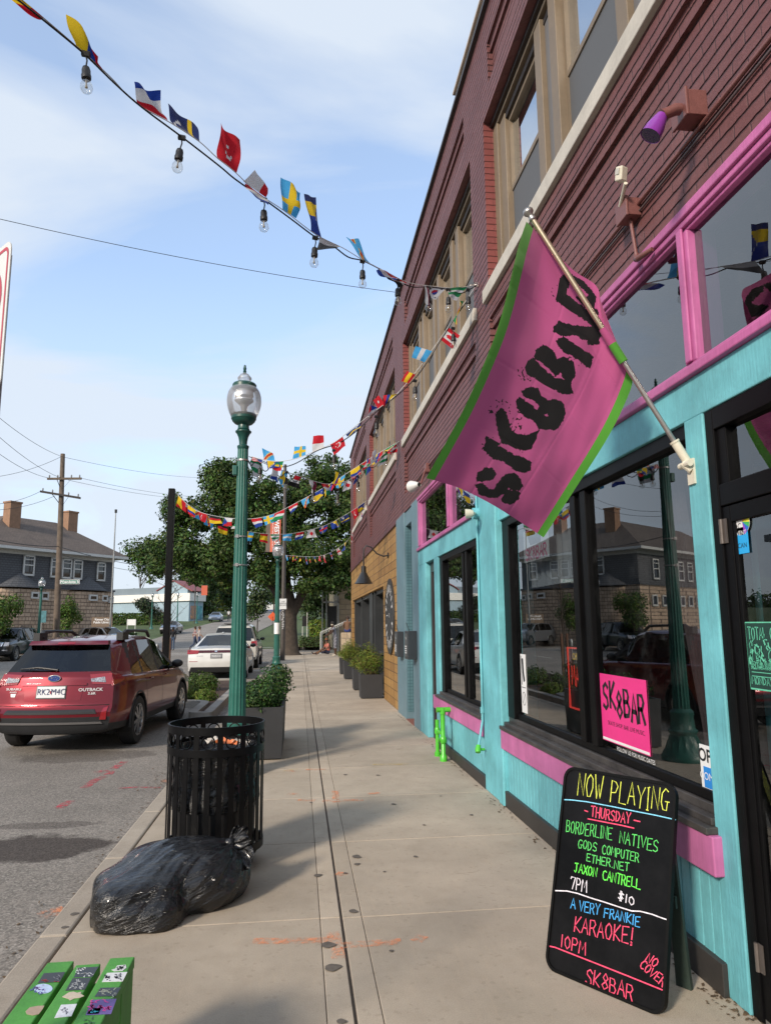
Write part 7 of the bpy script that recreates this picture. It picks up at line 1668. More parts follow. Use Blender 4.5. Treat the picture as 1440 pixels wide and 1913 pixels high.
# ---- pale blue building up the street
pb_ = thing('shop_building', 'pale blue building with white band and red gabled roof up the street', 'building', (-18.7, 122, gz(120)))
BLW = pm('pale_blue_wall', (.27, .36, .42), .8, var=.07, vs=.4); BLW2 = pm('slate_wall', (.16, .20, .23), .8, var=.08, vs=.4)
C1 = at(353, 1150, 120); A1 = at(214, 1150, 129); dd_ = (A1 - C1); dd_.z = 0; ln = dd_.length; dd_.normalize(); bn_ = Vector((-dd_.y, dd_.x, 0)); bn_ = bn_ if bn_.y > 0 else -bn_
C0_ = Vector((C1.x, 120, gz(120) - .3))
def pbp(a, n, z): return C0_ + dd_ * a + bn_ * n + UP * z
g = G(); zb_ = [at(353, 1122.5, 120).z - C0_.z, at(353, 1108, 120).z - C0_.z]
def slab(g, a0, a1, n0, n1, z0, z1): g.prism([pbp(a0, n0, z0), pbp(a1, n0, z0), pbp(a1, n1, z0), pbp(a0, n1, z0)], UP * (z1 - z0))
slab(g, 0, ln + 6, 0, 3.4, 0, zb_[0]); g.build('wall', BLW, pb_)
g = G(); slab(g, -.4, ln + 6, -.35, 3.6, zb_[0], zb_[1]); g.build('white_band', pm('white_band', (.66, .64, .60), .7, var=.05), pb_)
g = G(); slab(g, 6.5, ln + 6, .3, 3.3, zb_[1], zb_[1] + 1.15); g.build('upper_wall', BLW2, pb_)
apx = at(318, 1083, 120).z - C0_.z
g = G(); g.prism([pbp(.5, .1, zb_[1]), pbp(6.9, .1, zb_[1]), pbp(6.9, .1, zb_[1] + .5), pbp(3.5, .1, apx - .15), pbp(.5, .1, zb_[1] + .6)], bn_ * 3.3); g.build('gable', BLW, pb_)
g = G(); g.prism([pbp(7.1, -.1, zb_[1] + .5), pbp(3.5, -.1, apx - .08), pbp(3.5, -.1, apx + .05), pbp(7.2, -.1, zb_[1] + .62)], bn_ * 3.6); g.prism([pbp(3.5, -.1, apx - .08), pbp(-.6, -.1, zb_[1] + .25), pbp(-.7, -.1, zb_[1] + .37), pbp(3.5, -.1, apx + .05)], bn_ * 3.6); g.build('roof', pm('red_metal_roof', (.22, .055, .05), .5), pb_)
for a, c_ in ((1.0, (.45, .20, .06)), (2.5, (.10, .30, .30))):
    G().obox(pbp(-.05, a, 1.7), dd_ * .03, bn_ * .65, UP * 1.1).build('mural_patch', pm('mural_%d' % int(a * 10), c_, .7, var=.5, vs=2, c2=(.05, .12, .2)), pb_)
fb = thing('distant_building', 'distant low blue and white building at the end of the street', 'building', (-5.5, 210, gz(210)))
p0 = at(490, 1146, 215); p1 = at(514, 1133, 215); G().box(p0.x, p1.x + 3, 215, 222, p0.z - 2, p0.z + 1.1).build('wall', pm('deep_blue_wall', (.03, .06, .19), .6), fb); G().box(p0.x + .2, p1.x + 3, 215.1, 222, p0.z + 1.1, p1.z + .6).build('white_top', WTRIM, fb)

# ================================================================== beyond the pavement on the right
b = NB('tan_block_stone'); v = yzmap(b); t = b.new('ShaderNodeTexBrick', {'Vector': v, 'Scale': 1., 'Mortar Size': .018, 'Brick Width': .75, 'Row Height': .33}, squash=.6, squash_frequency=2); t.inputs['Color1'].default_value = (.40, .315, .215, 1); t.inputs['Color2'].default_value = (.345, .265, .18, 1); t.inputs['Mortar'].default_value = (.26, .21, .15, 1)
b.set(Base_Color=b.mixc(.4, t.outputs[0], b.ramp(b.noise(b.coord(), 3, 5), [(.3, .7), (.7, 1.2)]), 'MULTIPLY'), Roughness=.9); b.bump(b.math('ADD', b.math('MULTIPLY', t.outputs['Fac'], -1.), b.math('MULTIPLY', b.noise(b.coord(), 8, 4), .6)), 1., .05); TANS = b.m
st_ = thing('stone_building', 'tan stone building with a glass porch beyond the brick building', 'building', (3.5, 46, 0))
G().box(2.42, 9, 45.5, 60, -.1, 7.0).build('wall', TANS, st_)
ALF = pm('porch_frame', (.42, .44, .45), .35, metal=.6); g = G()
for x in (1.36, 1.62, 2.36): g.box(x, x + .06, 45.0, 45.08, 0, 5.2)
g.box(1.36, 2.42, 45.0, 45.08, 3.05, 3.14); g.box(1.36, 2.42, 45.0, 45.08, 5.1, 5.2); g.box(1.36, 1.44, 45.08, 47, 5.1, 5.2); fr_ = g.build('porch_frame', ALF, st_)
GLP = glass_mat('porch_glass', (.62, .70, .70), .22)
g = G(); g.quad((1.42, 45.04, 0), (2.36, 45.04, 0), (2.36, 45.04, 5.1), (1.42, 45.04, 5.1)); g.build('porch_glass', GLP, fr_); g = G(); g.quad((1.40, 45.1, 0), (1.40, 47, 0), (1.40, 47, 5.1), (1.40, 45.1, 5.1)); g.build('porch_glass', GLP, fr_)
G().box(1.72, 2.28, 44.96, 45.0, 1.55, 2.85).build('dark_door_panel', BLACKP, st_)
lw = tag(G().box(2.12, 4.2, 36.6, 37.6, 0, 1.28).build('low_stone_wall', TANS, bevel=.03), 'low tan stone wall at the end of the brick building', 'wall')
hr = thing('handrail', 'white slatted stair handrail rising to the right before the glass porch', 'handrail', (2, 43, 0))
r0_, r1_ = at(599, 1181, 43), at(656, 1156, 43); g = G(); g.tube([r0_, r1_], .03, 6); g.build('rail', WTRIM, hr)
g = G()
for k in range(15): p = r0_.lerp(r1_, k / 14); g.obox(p - UP * .09, (.025, 0, .02), (0, .02, 0), (.05, 0, .09))
g.build('slats', WTRIM, hr); G().tube([(r0_.x, 43, 0), r0_], .03, 6).build('post', WTRIM, hr)
ip = thing('info_panel', 'dark information panel on two thin posts before the tall hedge', 'sign', at(569, 1180, 60)[:])
p0, p1 = at(565, 1151, 60), at(573, 1170, 60); G().box(p0.x, p1.x, 60, 60.06, p1.z, p0.z).build('panel', BLACKP, ip); g = G(); g.tube([(p0.x + .02, 60.03, 0), (p0.x + .02, 60.03, p1.z)], .03, 6); g.build('post', WTRIM, ip); g = G(); g.tube([(p1.x + .03, 60.03, 0), (p1.x + .03, 60.03, p0.z + .3)], .03, 6); g.build('post', WTRIM, ip)

# ================================================================== poles, signs and wires
bpole = thing('banner_pole', 'tall thin brown metal pole with parking notice and orange banner, beside the second lamp post', 'pole', (-.81, 35.3, 0))
BRM = pm('brown_metal_pole', (.055, .045, .038), .5, var=.2)
G().tube([(-.81, 35.3, 0), (-.80, 35.3, 5), (-.80, 35.3, 9.65)], [.12, .10, .075], 12).build('shaft', BRM, bpole, smooth=50)
zt0, zt1 = at(510, 971, 35.3).z, at(510, 1031, 35.3).z; xa, xb_, xc_ = at(497, 1000, 35.3).x, at(505, 1000, 35.3).x, at(524.5, 1000, 35.3).x
for z in (zt0, zt1): G().tube([(-.80, 35.3, z), (xa - .05, 35.3, z)], .02, 6).build('arm', BRM, bpole)
bnn = thing('banner', 'orange and brown WESTPORT banner hanging from the brown pole', 'banner', (xb_, 35.3, zt1))
BNO = pm('banner_orange', (.50, .105, .055), .7, var=.06); g = G(); g.grid(lambda u, v: (xb_ + (xc_ - xb_) * u, 35.28 + .02 * math.sin(u * 5 + v * 3), zt0 + (zt1 - zt0) * v), 6, 8); g.build('cloth', BNO, bnn, smooth=180)
g = G(); g.grid(lambda u, v: (xa + (xb_ - xa) * u, 35.28 + .02 * math.sin(v * 3), zt0 + (zt1 - zt0) * v), 3, 8); g.build('brown_strip', pm('banner_brown', (.13, .095, .075), .7, var=.2, vs=3), bnn, smooth=180)
text_obj('lettering', 'WESTPORT', WHT, bnn, ((xb_ + xc_) / 2 + .06, 35.24, (zt0 + zt1) / 2), (0, 0, -1), (1, 0, 0), .30, .001, bold=.03); text_obj('lettering', 'ENTERTAINMENT DISTRICT', WHT, bnn, ((xb_ + xc_) / 2 - .13, 35.24, (zt0 + zt1) / 2), (0, 0, -1), (1, 0, 0), .10, .001)
ks2 = thing('parking_sign', 'small white parking notice fixed to the brown pole', 'sign', at(529, 1128, 35.1)[:])
p0, p1 = at(522.5, 1118.5, 35.1), at(535.2, 1138, 35.1); G().box(p0.x, p1.x, 35.1, 35.13, p1.z, p0.z).build('plate', WSG, ks2)
text_obj('lettering', '2 HR\nPARKING\n9AM-6PM', MATS['sign_black'], ks2, ((p0.x + p1.x) / 2, 35.095, (p0.z + p1.z) / 2 + .02), (1, 0, 0), ZU, .085, .001)
g = G(); r_ = random.Random(9)
for k in range(14): z = 1.5 + k * .085; g.ribbon([(-.80 + r_.uniform(-.07, 0), 35.175, z), (-.80 + r_.uniform(-.05, .05), 35.17, z + .05), (-.80 + r_.uniform(0, .07), 35.175, z + .02)], .022, (0, -1, 0), .001)
g.build('painted_scrawl', WHT, bpole)
up_ = thing('utility_pole', 'weathered wooden utility pole with two crossarms in front of the library', 'utility pole', at(105, 1180, 48)[:])
WPOLE = pm('weathered_pole', (.125, .095, .072), .9, var=.25, vs=3, bump=.5, bs=20); T0, T1 = at(106, 1190, 48), at(118, 848, 48)
G().tube([(T0.x, 48, -.1), T0.lerp(T1, .5), T1], [.21, .18, .14], 12).build('pole', WPOLE, up_, smooth=60)
for (x0, y0, x1, y1, yy, m_) in ((89, 894.5, 153, 894, 47.75, WPOLE), (76, 918, 151, 930.5, 47.7, pm('dark_crossarm', (.035, .03, .028), .8))):
    a, c = at(x0, y0, yy), at(x1, y1, yy); d = (c - a) / 2; arm = G().obox((a + c) / 2, d, (0, .06, 0), (0, 0, .065)).build('crossarm', m_, up_)
    for f in (.06, .3, .7, .94): q = a.lerp(c, f); G().tube([q + UP * .06, q + UP * .12, q + UP * .22, q + UP * .26], [.02, .05, .045, .02], 8).build('insulator', pm('grey_insulator', (.2, .2, .21), .4), arm)
    for f in (.28, .72): q = a.lerp(c, f); mm = T0.lerp(T1, (q.z - T0.z - .75) / (T1.z - T0.z)); G().obox((q + mm) / 2 + Vector((0, -.05, 0)), (q - mm) / 2, (0, .012, 0), (.015, 0, .015)).build('brace', BLACKP, arm)
WIRE = pm('overhead_wire', (.012, .012, .013), .6, bump=0)
def wire(label, A, B, sag=.3, r=.012, group='overhead wires'):
    A, B = Vector(A), Vector(B); g = G(); g.tube([A.lerp(B, t) - UP * sag * 4 * t * (1 - t) for t in np.linspace(0, 1, 17)], r, 5); return tag(g.build('overhead_wire', WIRE, smooth=60), label, 'wire', group)
wire('thin black wire crossing the open sky from the left edge to the parapet', at(-60, 395, 12), atx(739, 546, 2.0), .12, .006)
tp_ = T1 - UP * .2
for k, (px, py, Y_, tgt, lb) in enumerate(((-60, 728, 30, tp_, 'wire from the left edge to the very top of the utility pole'), (-60, 760, 30, at(112, 892, 47.8), 'upper wire from the left edge to the upper crossarm'), (-60, 800, 30, at(92, 893, 47.8), 'lower wire from the left edge to the upper crossarm'), (-60, 895, 40, at(115, 853, 48), 'faint wire at the left edge meeting the pole top from below'), (-60, 941, 38, at(78, 917, 47.8), 'wire from the left edge to the dark lower crossarm'), (-60, 952, 38, at(104, 926, 47.8), 'lowest wire from the left edge to the dark lower crossarm'))):
    wire(lb, at(px, py, Y_), tgt, .35)
for px, py, Y_, src, lb in ((420, 892, 90, tp_, 'wire from the pole top to the right behind the big tree'), (420, 927, 90, at(151, 893, 47.8), 'wire from the right tip of the upper crossarm behind the big tree'), (420, 932, 90, at(128, 897, 47.8), 'wire from the middle of the upper crossarm behind the big tree')):
    wire(lb, src, at(px, py, Y_), .5)
wire('heavy black cable across the library roof from the left edge', at(-60, 995, 40), at(110, 1021, 47.8), .2, .022); wire('heavy black cable from the utility pole past the library eaves to the trees', at(110, 1021, 47.8), at(330, 1055, 95), .6, .025)
wire('lower black cable right of the library corner', at(100, 1032, 47.8), at(330, 1070, 95), .5, .018)
ssn = thing('street_name_sign', 'green street name sign reading Wyandotte beside the utility pole', 'sign', at(131, 1087, 47.5)[:])
p0, p1 = at(113, 1083, 47.5), at(149, 1091, 47.5); SGN = pm('street_sign_green', (.01, .17, .12), .4, bump=0); G().box(p0.x, p1.x, 47.5, 47.53, p1.z, p0.z).build('plate', WHT, ssn); G().box(p0.x + .03, p1.x - .03, 47.49, 47.5, p1.z + .03, p0.z - .03).build('green_face', SGN, ssn)
text_obj('lettering', 'Wyandotte St', WHT, ssn, ((p0.x + p1.x) / 2, 47.485, (p0.z + p1.z) / 2), (1, 0, 0), ZU, .21, .001, bold=.03); G().tube([(p0.x - .05, 47.7, p0.z - .05), (p0.x + .1, 47.52, p0.z - .05)], .02, 6).build('bracket', STEEL, ssn)
wb = thing('notice_board', 'white notice board on the lawn between the library and the pale blue building', 'sign', at(246, 1172, 80)[:])
p0, p1 = at(238, 1157, 80), at(254, 1168, 80); G().box(p0.x, p1.x, 80, 80.06, p1.z, p0.z).build('board', WHT, wb); g = G(); g.tube([(p0.x + .05, 80.03, gz(80)), (p0.x + .05, 80.03, p0.z)], .04, 6); g.build('post', WTRIM, wb); g = G(); g.tube([(p1.x - .05, 80.03, gz(80)), (p1.x - .05, 80.03, p0.z)], .04, 6); g.build('post', WTRIM, wb)
bp2 = thing('banner_pole', 'distant pole carrying a small orange banner up the street', 'pole', (-15.6, 110, gz(110)))
G().tube([(-15.6, 110, gz(110)), (-15.6, 110, 8.4)], .08, 8).build('shaft', BRM, bp2); p0, p1 = at(377, 1094, 110), at(387.5, 1112, 110); G().box(p0.x, p1.x, 109.97, 110, p1.z, p0.z).build('banner', BNO, bp2); G().box(-15.6, p1.x, 110, 110.03, p0.z, p0.z + .05).build('arm', BRM, bp2)
street_lamp('distant green street lamp beside the small orange banner', (-15.4, 111, gz(111)), False)
og = thing('road_work_sign', 'small orange road work sign far down the pavement, left of the second lamp post', 'sign', at(510, 1160, 84)[:])
c = at(509.5, 1152, 84); g = G(); g.prism([c + Vector((.55 * math.cos(a), 0, .55 * math.sin(a))) for a in (0, math.pi / 2, math.pi, 3 * math.pi / 2)], (0, .04, 0)); g.build('diamond', pm('sign_orange', (.65, .10, .03), .5), og); G().tube([c, (c.x, 84.05, gz(84))], .03, 6).build('post', BLACKP, og)
# ================================================================== strings of little flags and bulbs
b = attr_mat('bunting_cloth', .8, .1, 0, 300, .42, .04, 12); BUNT = b
CORD = pm('white_cord', (.50, .50, .50), .7, bump=0); CABLE = pm('black_cable', (.008, .008, .009), .5, bump=0)
b = NB('clear_bulb'); b.n.remove(b.b); ge = b.new('ShaderNodeNewGeometry'); dt = b.new('ShaderNodeVectorMath', {0: ge.outputs['Normal'], 1: ge.outputs['Incoming']}, operation='DOT_PRODUCT').outputs['Value']
sch = b.math('ADD', .10, b.math('MULTIPLY', .9, b.math('POWER', b.math('SUBTRACT', 1., b.math('ABSOLUTE', dt), True), 3.)), True)
b.l.new(b.new('ShaderNodeMixShader', {0: sch, 1: b.new('ShaderNodeBsdfTransparent', {'Color': (.93, .93, .92, 1)}).outputs[0], 2: b.new('ShaderNodeBsdfGlossy', {'Roughness': .02}).outputs[0]}).outputs[0], b.out.inputs[0]); BULB = b.m
FIL = pm('filament', (.5, .42, .3), .3, metal=.6, bump=0)
rd, wh, bu, ye, gr, bk_, lb_, og_, nv = (.50, .012, .025), (.62, .63, .65), (.015, .05, .30), (.72, .50, .02), (.01, .22, .08), (.012, .012, .012), (.06, .36, .70), (.65, .20, .03), (.015, .03, .13)
def hb(*c): return lambda u, v: c[min(len(c) - 1, int(v * len(c)))]
def vb_(*c): return lambda u, v: c[min(len(c) - 1, int(u * len(c)))]
def cross(bg_, fg, fg2=None, w=.09, cu=.38): return lambda u, v: (fg2 if fg2 and (abs(u - cu) < w * .5 or abs(v - .5) < w * .7) else fg) if (abs(u - cu) < w or abs(v - .5) < w * 1.35) else bg_
def crescent(bg_): return lambda u, v: wh if (math.hypot((u - .42) * 1.4, v - .5) < .24 and math.hypot((u - .48) * 1.4, v - .5) > .195) or math.hypot((u - .66) * 1.4, v - .5) < .075 else bg_
def disc_(bg_, c1, c2=None, r=.24): return lambda u, v: ((c2 if c2 and v > .5 else c1) if math.hypot((u - .5) * 1.45, v - .5) < r else bg_)
def canada(u, v): return rd if u < .25 or u > .75 or (abs(u - .5) < .13 * (1 - abs(v - .5) * 2.2) + .02 and .2 < v < .8) else wh
def saltire(bg_, fg): return lambda u, v: fg if abs((u) - v) < .11 or abs(u + v - 1) < .11 else bg_
def congo(u, v): return rd if abs(u + v - 1) < .11 else ye if abs(u + v - 1) < .19 else lb_
def bosnia(u, v): return ye if (u > .3 and v < (u - .3) * 1.45 and u < .92) else wh if abs(u - .27 - v * .58) < .035 and int(v * 9) % 2 == 0 else bu
def curacao(u, v): return ye if .62 < v < .78 else wh if math.hypot((u - .2) * 1.4, v - .2) < .07 or math.hypot((u - .33) * 1.4, v - .36) < .10 else nv
def korea(u, v):
    q = math.hypot((u - .5) * 1.4, v - .5)
    return (rd if v + .12 * math.sin((u - .5) * 9) < .5 else bu) if q < .24 else bk_ if (abs(abs(u - .5) - .32) < .06 and abs(abs(v - .5) - .3) < .08 and int(u * 40 + v * 30) % 2) else wh
def usa_like(u, v): return bu if u < .42 and v < .52 else (rd, wh)[int(v * 9) % 2]
def union(bg_): return lambda u, v: ((rd if abs(u / .5 - .5) < .12 or abs(v / .5 - .5) < .16 else wh if abs(u / .5 - v / .5) < .22 or abs(u / .5 + v / .5 - 1) < .22 else bu) if u < .5 and v < .5 else wh if math.hypot((u - .78) * 1.4, v - .5) < .08 else bg_)
def czech(u, v): return bu if u < .5 - abs(v - .5) else wh if v < .5 else rd
def sa(u, v): return bk_ if u < .3 - abs(v - .5) * .6 else gr if abs(v - .5) < .14 or abs(abs(v - .5) - (.5 - u) * .8) < .1 and u < .5 else rd if v < .5 else bu
DES = {'yellow, blue and red striped flag': hb(ye, ye, bu, rd), 'red flag with white crescent': crescent(rd), 'blue flag with yellow cross': cross(bu if False else lb_, ye), 'white over red flag': hb(wh, rd), 'red and white maple leaf flag': canada, 'pale blue and white striped flag': hb(lb_, wh, lb_), 'red and yellow striped flag': hb(rd, ye, ye, rd), 'dark blue flag with yellow stripe and stars': curacao,
       'sky blue flag with red diagonal': congo, 'blue and yellow flag with white stars': bosnia, 'white flag with red and blue disc': korea, 'red flag with white cross': cross(rd, wh), 'green, white and orange flag': vb_(gr, wh, og_), 'black, red and yellow flag': hb(bk_, rd, ye), 'blue flag with white saltire': saltire(bu, wh), 'red, white and blue striped flag': hb(rd, wh, bu), 'white flag with red cross': cross(wh, rd), 'green, yellow and red flag': hb(gr, ye, rd), 'blue ensign flag': union(bu), 'starred and striped flag': usa_like, 'red, white and green flag': hb(rd, wh, gr), 'white flag with red disc': disc_(wh, rd), 'blue, white and red wedge flag': czech, 'green and white flag': hb(gr, wh, gr, wh), 'maroon and white flag': vb_(wh, wh, (.22, .01, .05), (.22, .01, .05)), 'red flag with white star disc': disc_(rd, wh, None, .16), 'blue flag with white red cross': cross(bu, wh, rd), 'black, green and red flag': sa, 'white and grey flag': hb(wh, (.10, .11, .12)), 'red, white and black flag': hb(rd, wh, bk_), 'blue, white and red flag': hb(bu, wh, rd)}
def flaglet(parent, name_, a, b_, c, d, curl=.02, seed=0, nu=16, nv=11):
    """cloth patch: a-b on the cord, c-d the free edge (c opposite a)"""
    f = DES[name_]; a, b_, c, d = map(Vector, (a, b_, c, d)); n = (b_ - a).cross(c - a)
    n = n.normalized() if n.length > 1e-9 else Vector((0, 1, 0)); g = G()
    def pt_(u, v):
        p = a.lerp(b_, u).lerp(c.lerp(d, u), v)
        return p + n * (curl * math.sin(v * 2.6 + seed) * math.sin(u * 3.1 + seed * 1.7) + curl * .55 * math.sin(u * 7 + v * 4 + seed)) * min(1, v * 3)
    g.grid(pt_, nu, nv, lambda u, v: f(u, v)); return g.build('flag', BUNT, parent, smooth=180, label=name_)
def spline(P, n):
    P = [np.array(p, float) for p in P]; out = []
    for k in range(len(P) - 1):
        p0, p1, p2, p3 = P[max(k - 1, 0)], P[k], P[k + 1], P[min(k + 2, len(P) - 1)]
        for q in range(n):
            s = q / n; out.append(.5 * (2 * p1 + (p2 - p0) * s + (2 * p0 - 5 * p1 + 4 * p2 - p3) * s * s + (3 * p1 - p0 - 3 * p2 + p3) * s ** 3))
    return out + [P[-1]]
def bulb(parent, top, drop=.07, tilt=(0, 0), k=1.):
    """drop cord, socket and clear bulb hanging at a point of the cable"""
    t = Vector(top); ax_ = Vector((tilt[0], tilt[1], -1)).normalized(); q = t + ax_ * drop * k
    g = G(); g.tube([t + Vector((-.02, 0, .006)) * k, t + Vector((.02, 0, 0)) * k], .016 * k, 6); g.tube([t, t + ax_ * drop * .5 * k + Vector((.006, 0, 0)), q], .0045 * k, 5); g.tube([q, q + ax_ * .006 * k, q + ax_ * .02 * k, q + ax_ * .045 * k, q + ax_ * .05 * k, q + ax_ * .072 * k], [.009 * k, .018 * k, .022 * k, .022 * k, .025 * k, .024 * k], 10); s_ = g.build('socket', CABLE, parent, smooth=50)
    q2 = q + ax_ * .072 * k; g = G(); g.tube([q2, q2 + ax_ * .015 * k, q2 + ax_ * .035 * k, q2 + ax_ * .058 * k, q2 + ax_ * .075 * k, q2 + ax_ * .084 * k], [.017 * k, .020 * k, .030 * k, .032 * k, .022 * k, .004 * k], 12, cap=False); o = g.build('bulb', BULB, s_, smooth=180)
    g = G(); g.tube([q2, q2 + ax_ * .028 * k, q2 + ax_ * .05 * k], [.007 * k, .004 * k, .008 * k], 5); g.build('filament', FIL, o)

# ---- the string overhead, from the upper left to the hook on the brick pier
S1 = [(-90, -110, 2.9), (30, -10, 3.35), (78, 30, 3.5), (150, 92, 3.7), (205, 142, 3.85), (255, 193, 4.0), (320, 230, 4.15), (372, 264, 4.3), (405, 294, 4.4), (440, 322, 4.5), (480, 360, 4.65), (530, 393, 4.85), (590, 438, 5.1), (640, 463, 5.4), (680, 487, 5.65), (720, 507, 5.9), (760, 527, 6.15), (800, 534, 6.45), (850, 538, 6.8), (889, 532, 7.06)]
bn1 = thing('bunting', 'string of large fluttering national flags crossing the sky from the upper left', 'bunting', at(480, 360, 4.65)[:])
s1 = [at(*p) for p in spline(S1, 5)]; G().tube(s1, .0032, 5).build('cord', CORD, bn1, smooth=60)
def dep(S, px):
    return itp(sorted([(p[0], p[2]) for p in S]), px)
def fpx(par, S, nm, a, b_, c, d, dz=0., curl=.02, seed=0):
    q = lambda p, e=0.: at(p[0], p[1], dep(S, p[0]) + e); return flaglet(par, nm, q(a), q(b_), at(c[0], c[1], dep(S, a[0]) + dz), at(d[0], d[1], dep(S, b_[0]) + dz), curl, seed)
DES['yellow, blue and red flag'] = vb_(ye, ye, bu, rd); DES['white, red flag'] = vb_(wh, wh, rd); DES['yellow and red flag'] = vb_(ye, ye, rd, rd); DES['blue yellow starred flag'] = lambda u, v: nv if (v > .84) else (ye if v > .42 and v - .42 > (u - .62) * .9 else wh if abs(v - .42 + (u - .6) * .5) < .035 and int(u * 14) % 2 else bu)
DES['striped diagonal blue flag'] = lambda u, v: rd if abs(u - .28 - .3 * v) < .07 else ye if abs(u - .28 - .3 * v) < .13 else lb_
DES['tricolour red white blue flag'] = hb(rd, wh, wh, bu); DES['swedish'] = lambda u, v: ye if abs(u - .5) < .10 or abs(v - .34) < .08 else lb_
DES['curacao'] = lambda u, v: ye if .66 < u < .80 else wh if math.hypot(u - .30, (v - .45) * .8) < .09 or math.hypot(u - .16, (v - .28) * .8) < .06 else nv
DES['turkish'] = lambda u, v: wh if (math.hypot((u - .50) * .8, v - .36) < .17 and math.hypot((u - .50) * .8, v - .43) > .145) or math.hypot((u - .50) * .8, v - .60) < .055 else rd
LBN = {'swedish': 'blue flag with yellow cross', 'curacao': 'dark blue flag with yellow stripe and white stars', 'turkish': 'red flag with white crescent and star'}
for nm, a, b_, c, d, dz, cl, sd_2 in (('yellow and red flag', (36, -6), (84, 34), (4, -14), (58, 30), -.05, .02, 1), ('yellow, blue and red flag', (143, 86), (192, 131), (123, 27), (184, 106), -.06, .03, 2), ('tricolour red white blue flag', (258, 196), (314, 225), (246, 158), (301, 168), -.03, .035, 3),
        ('curacao', (326, 234), (374, 266), (312, 196), (366, 236), .04, .02, 4), ('turkish', (407, 297), (442, 324), (408, 233), (453, 258), -.02, .03, 5), ('white, red flag', (455, 339), (497, 369), (478, 317), (501, 352), .03, .01, 6), ('tricolour red white blue flag', (458, 342), (496, 370), (466, 360), (502, 383), -.05, .01, 1), ('swedish', (528, 391), (553, 408), (527, 330), (564, 359), .0, .03, 7),
        ('blue yellow starred flag', (581, 431), (601, 446), (571, 360), (588, 370), .03, .015, 8), ('white and grey flag', (597, 442), (636, 461), (591, 467), (628, 463), -.08, .01, 9), ('striped diagonal blue flag', (673, 482), (693, 494), (645, 444), (669, 447), .05, .015, 10), ('red, white and blue striped flag', (712, 503), (745, 521), (703, 505), (738, 524), -.16, .02, 2), ('red, white and black flag', (735, 515), (760, 527), (724, 517), (744, 538), -.08, .015, 3),
        ('maroon and white flag', (792, 532), (801, 534), (795, 566), (804, 577), -.03, .01, 4), ('white flag with red and blue disc', (800, 534), (834, 538), (797, 553), (812, 561), -.06, .012, 5), ('green and white flag', (836, 538), (873, 535), (838, 556), (852, 562), -.06, .012, 6)):
    o = fpx(bn1, S1, nm, a, b_, c, d, dz, cl, sd_2)
    if nm in LBN: o['label'] = LBN[nm]
sl1 = thing('string_lights', 'black string light cable with clear bulbs running with the overhead flags to the brick pier', 'string lights', at(340, 262, 4.2)[:])
C1_ = [(-90, -104, 2.9), (30, -4, 3.35), (80, 36, 3.5), (155, 98, 3.7), (215, 156, 3.85), (265, 200, 4.0), (343, 258, 4.2), (410, 310, 4.4), (440, 335, 4.5), (493, 372, 4.7), (545, 410, 4.9), (588, 442, 5.1), (620, 458, 5.3), (650, 480, 5.45), (677, 487, 5.65), (710, 503, 5.85), (742, 524, 6.05), (770, 536, 6.2), (800, 536, 6.45), (837, 541, 6.7), (860, 548, 6.9), (878, 540, 7.0), (889, 534, 7.06)]
c1 = [at(*p) for p in spline(C1_, 5)]; G().tube(c1, .0055, 6).build('cable', CABLE, sl1, smooth=60)
for px, py, Y_, tl in ((161, 102, 3.71, .07), (340, 258, 4.2, -.10), (493, 374, 4.7, .02), (589, 445, 5.1, -.04), (677, 489, 5.65, .0), (742, 524, 6.05, .02), (800, 538, 6.45, 0), (837, 542, 6.7, 0), (874, 542, 6.98, 0)): bulb(sl1, at(px, py, Y_), .07, (tl, 0), 1.08)
hk = thing('wall_hook', 'steel eye hook holding the strings on the brick pier', 'hook', (1.88, 7.07, 5.27)); h0 = at(889, 532, 7.06); g = G(); g.tube([(1.885, 7.07, h0.z), (1.80, 7.07, h0.z), tuple(h0)], .008, 6); g.tube([h0 + Vector((-.025 * math.cos(a) - .0, 0, .025 * math.sin(a))) for a in np.linspace(0, 6.28, 13)], .005, 5); g.build('eye', STEEL, hk, smooth=60)

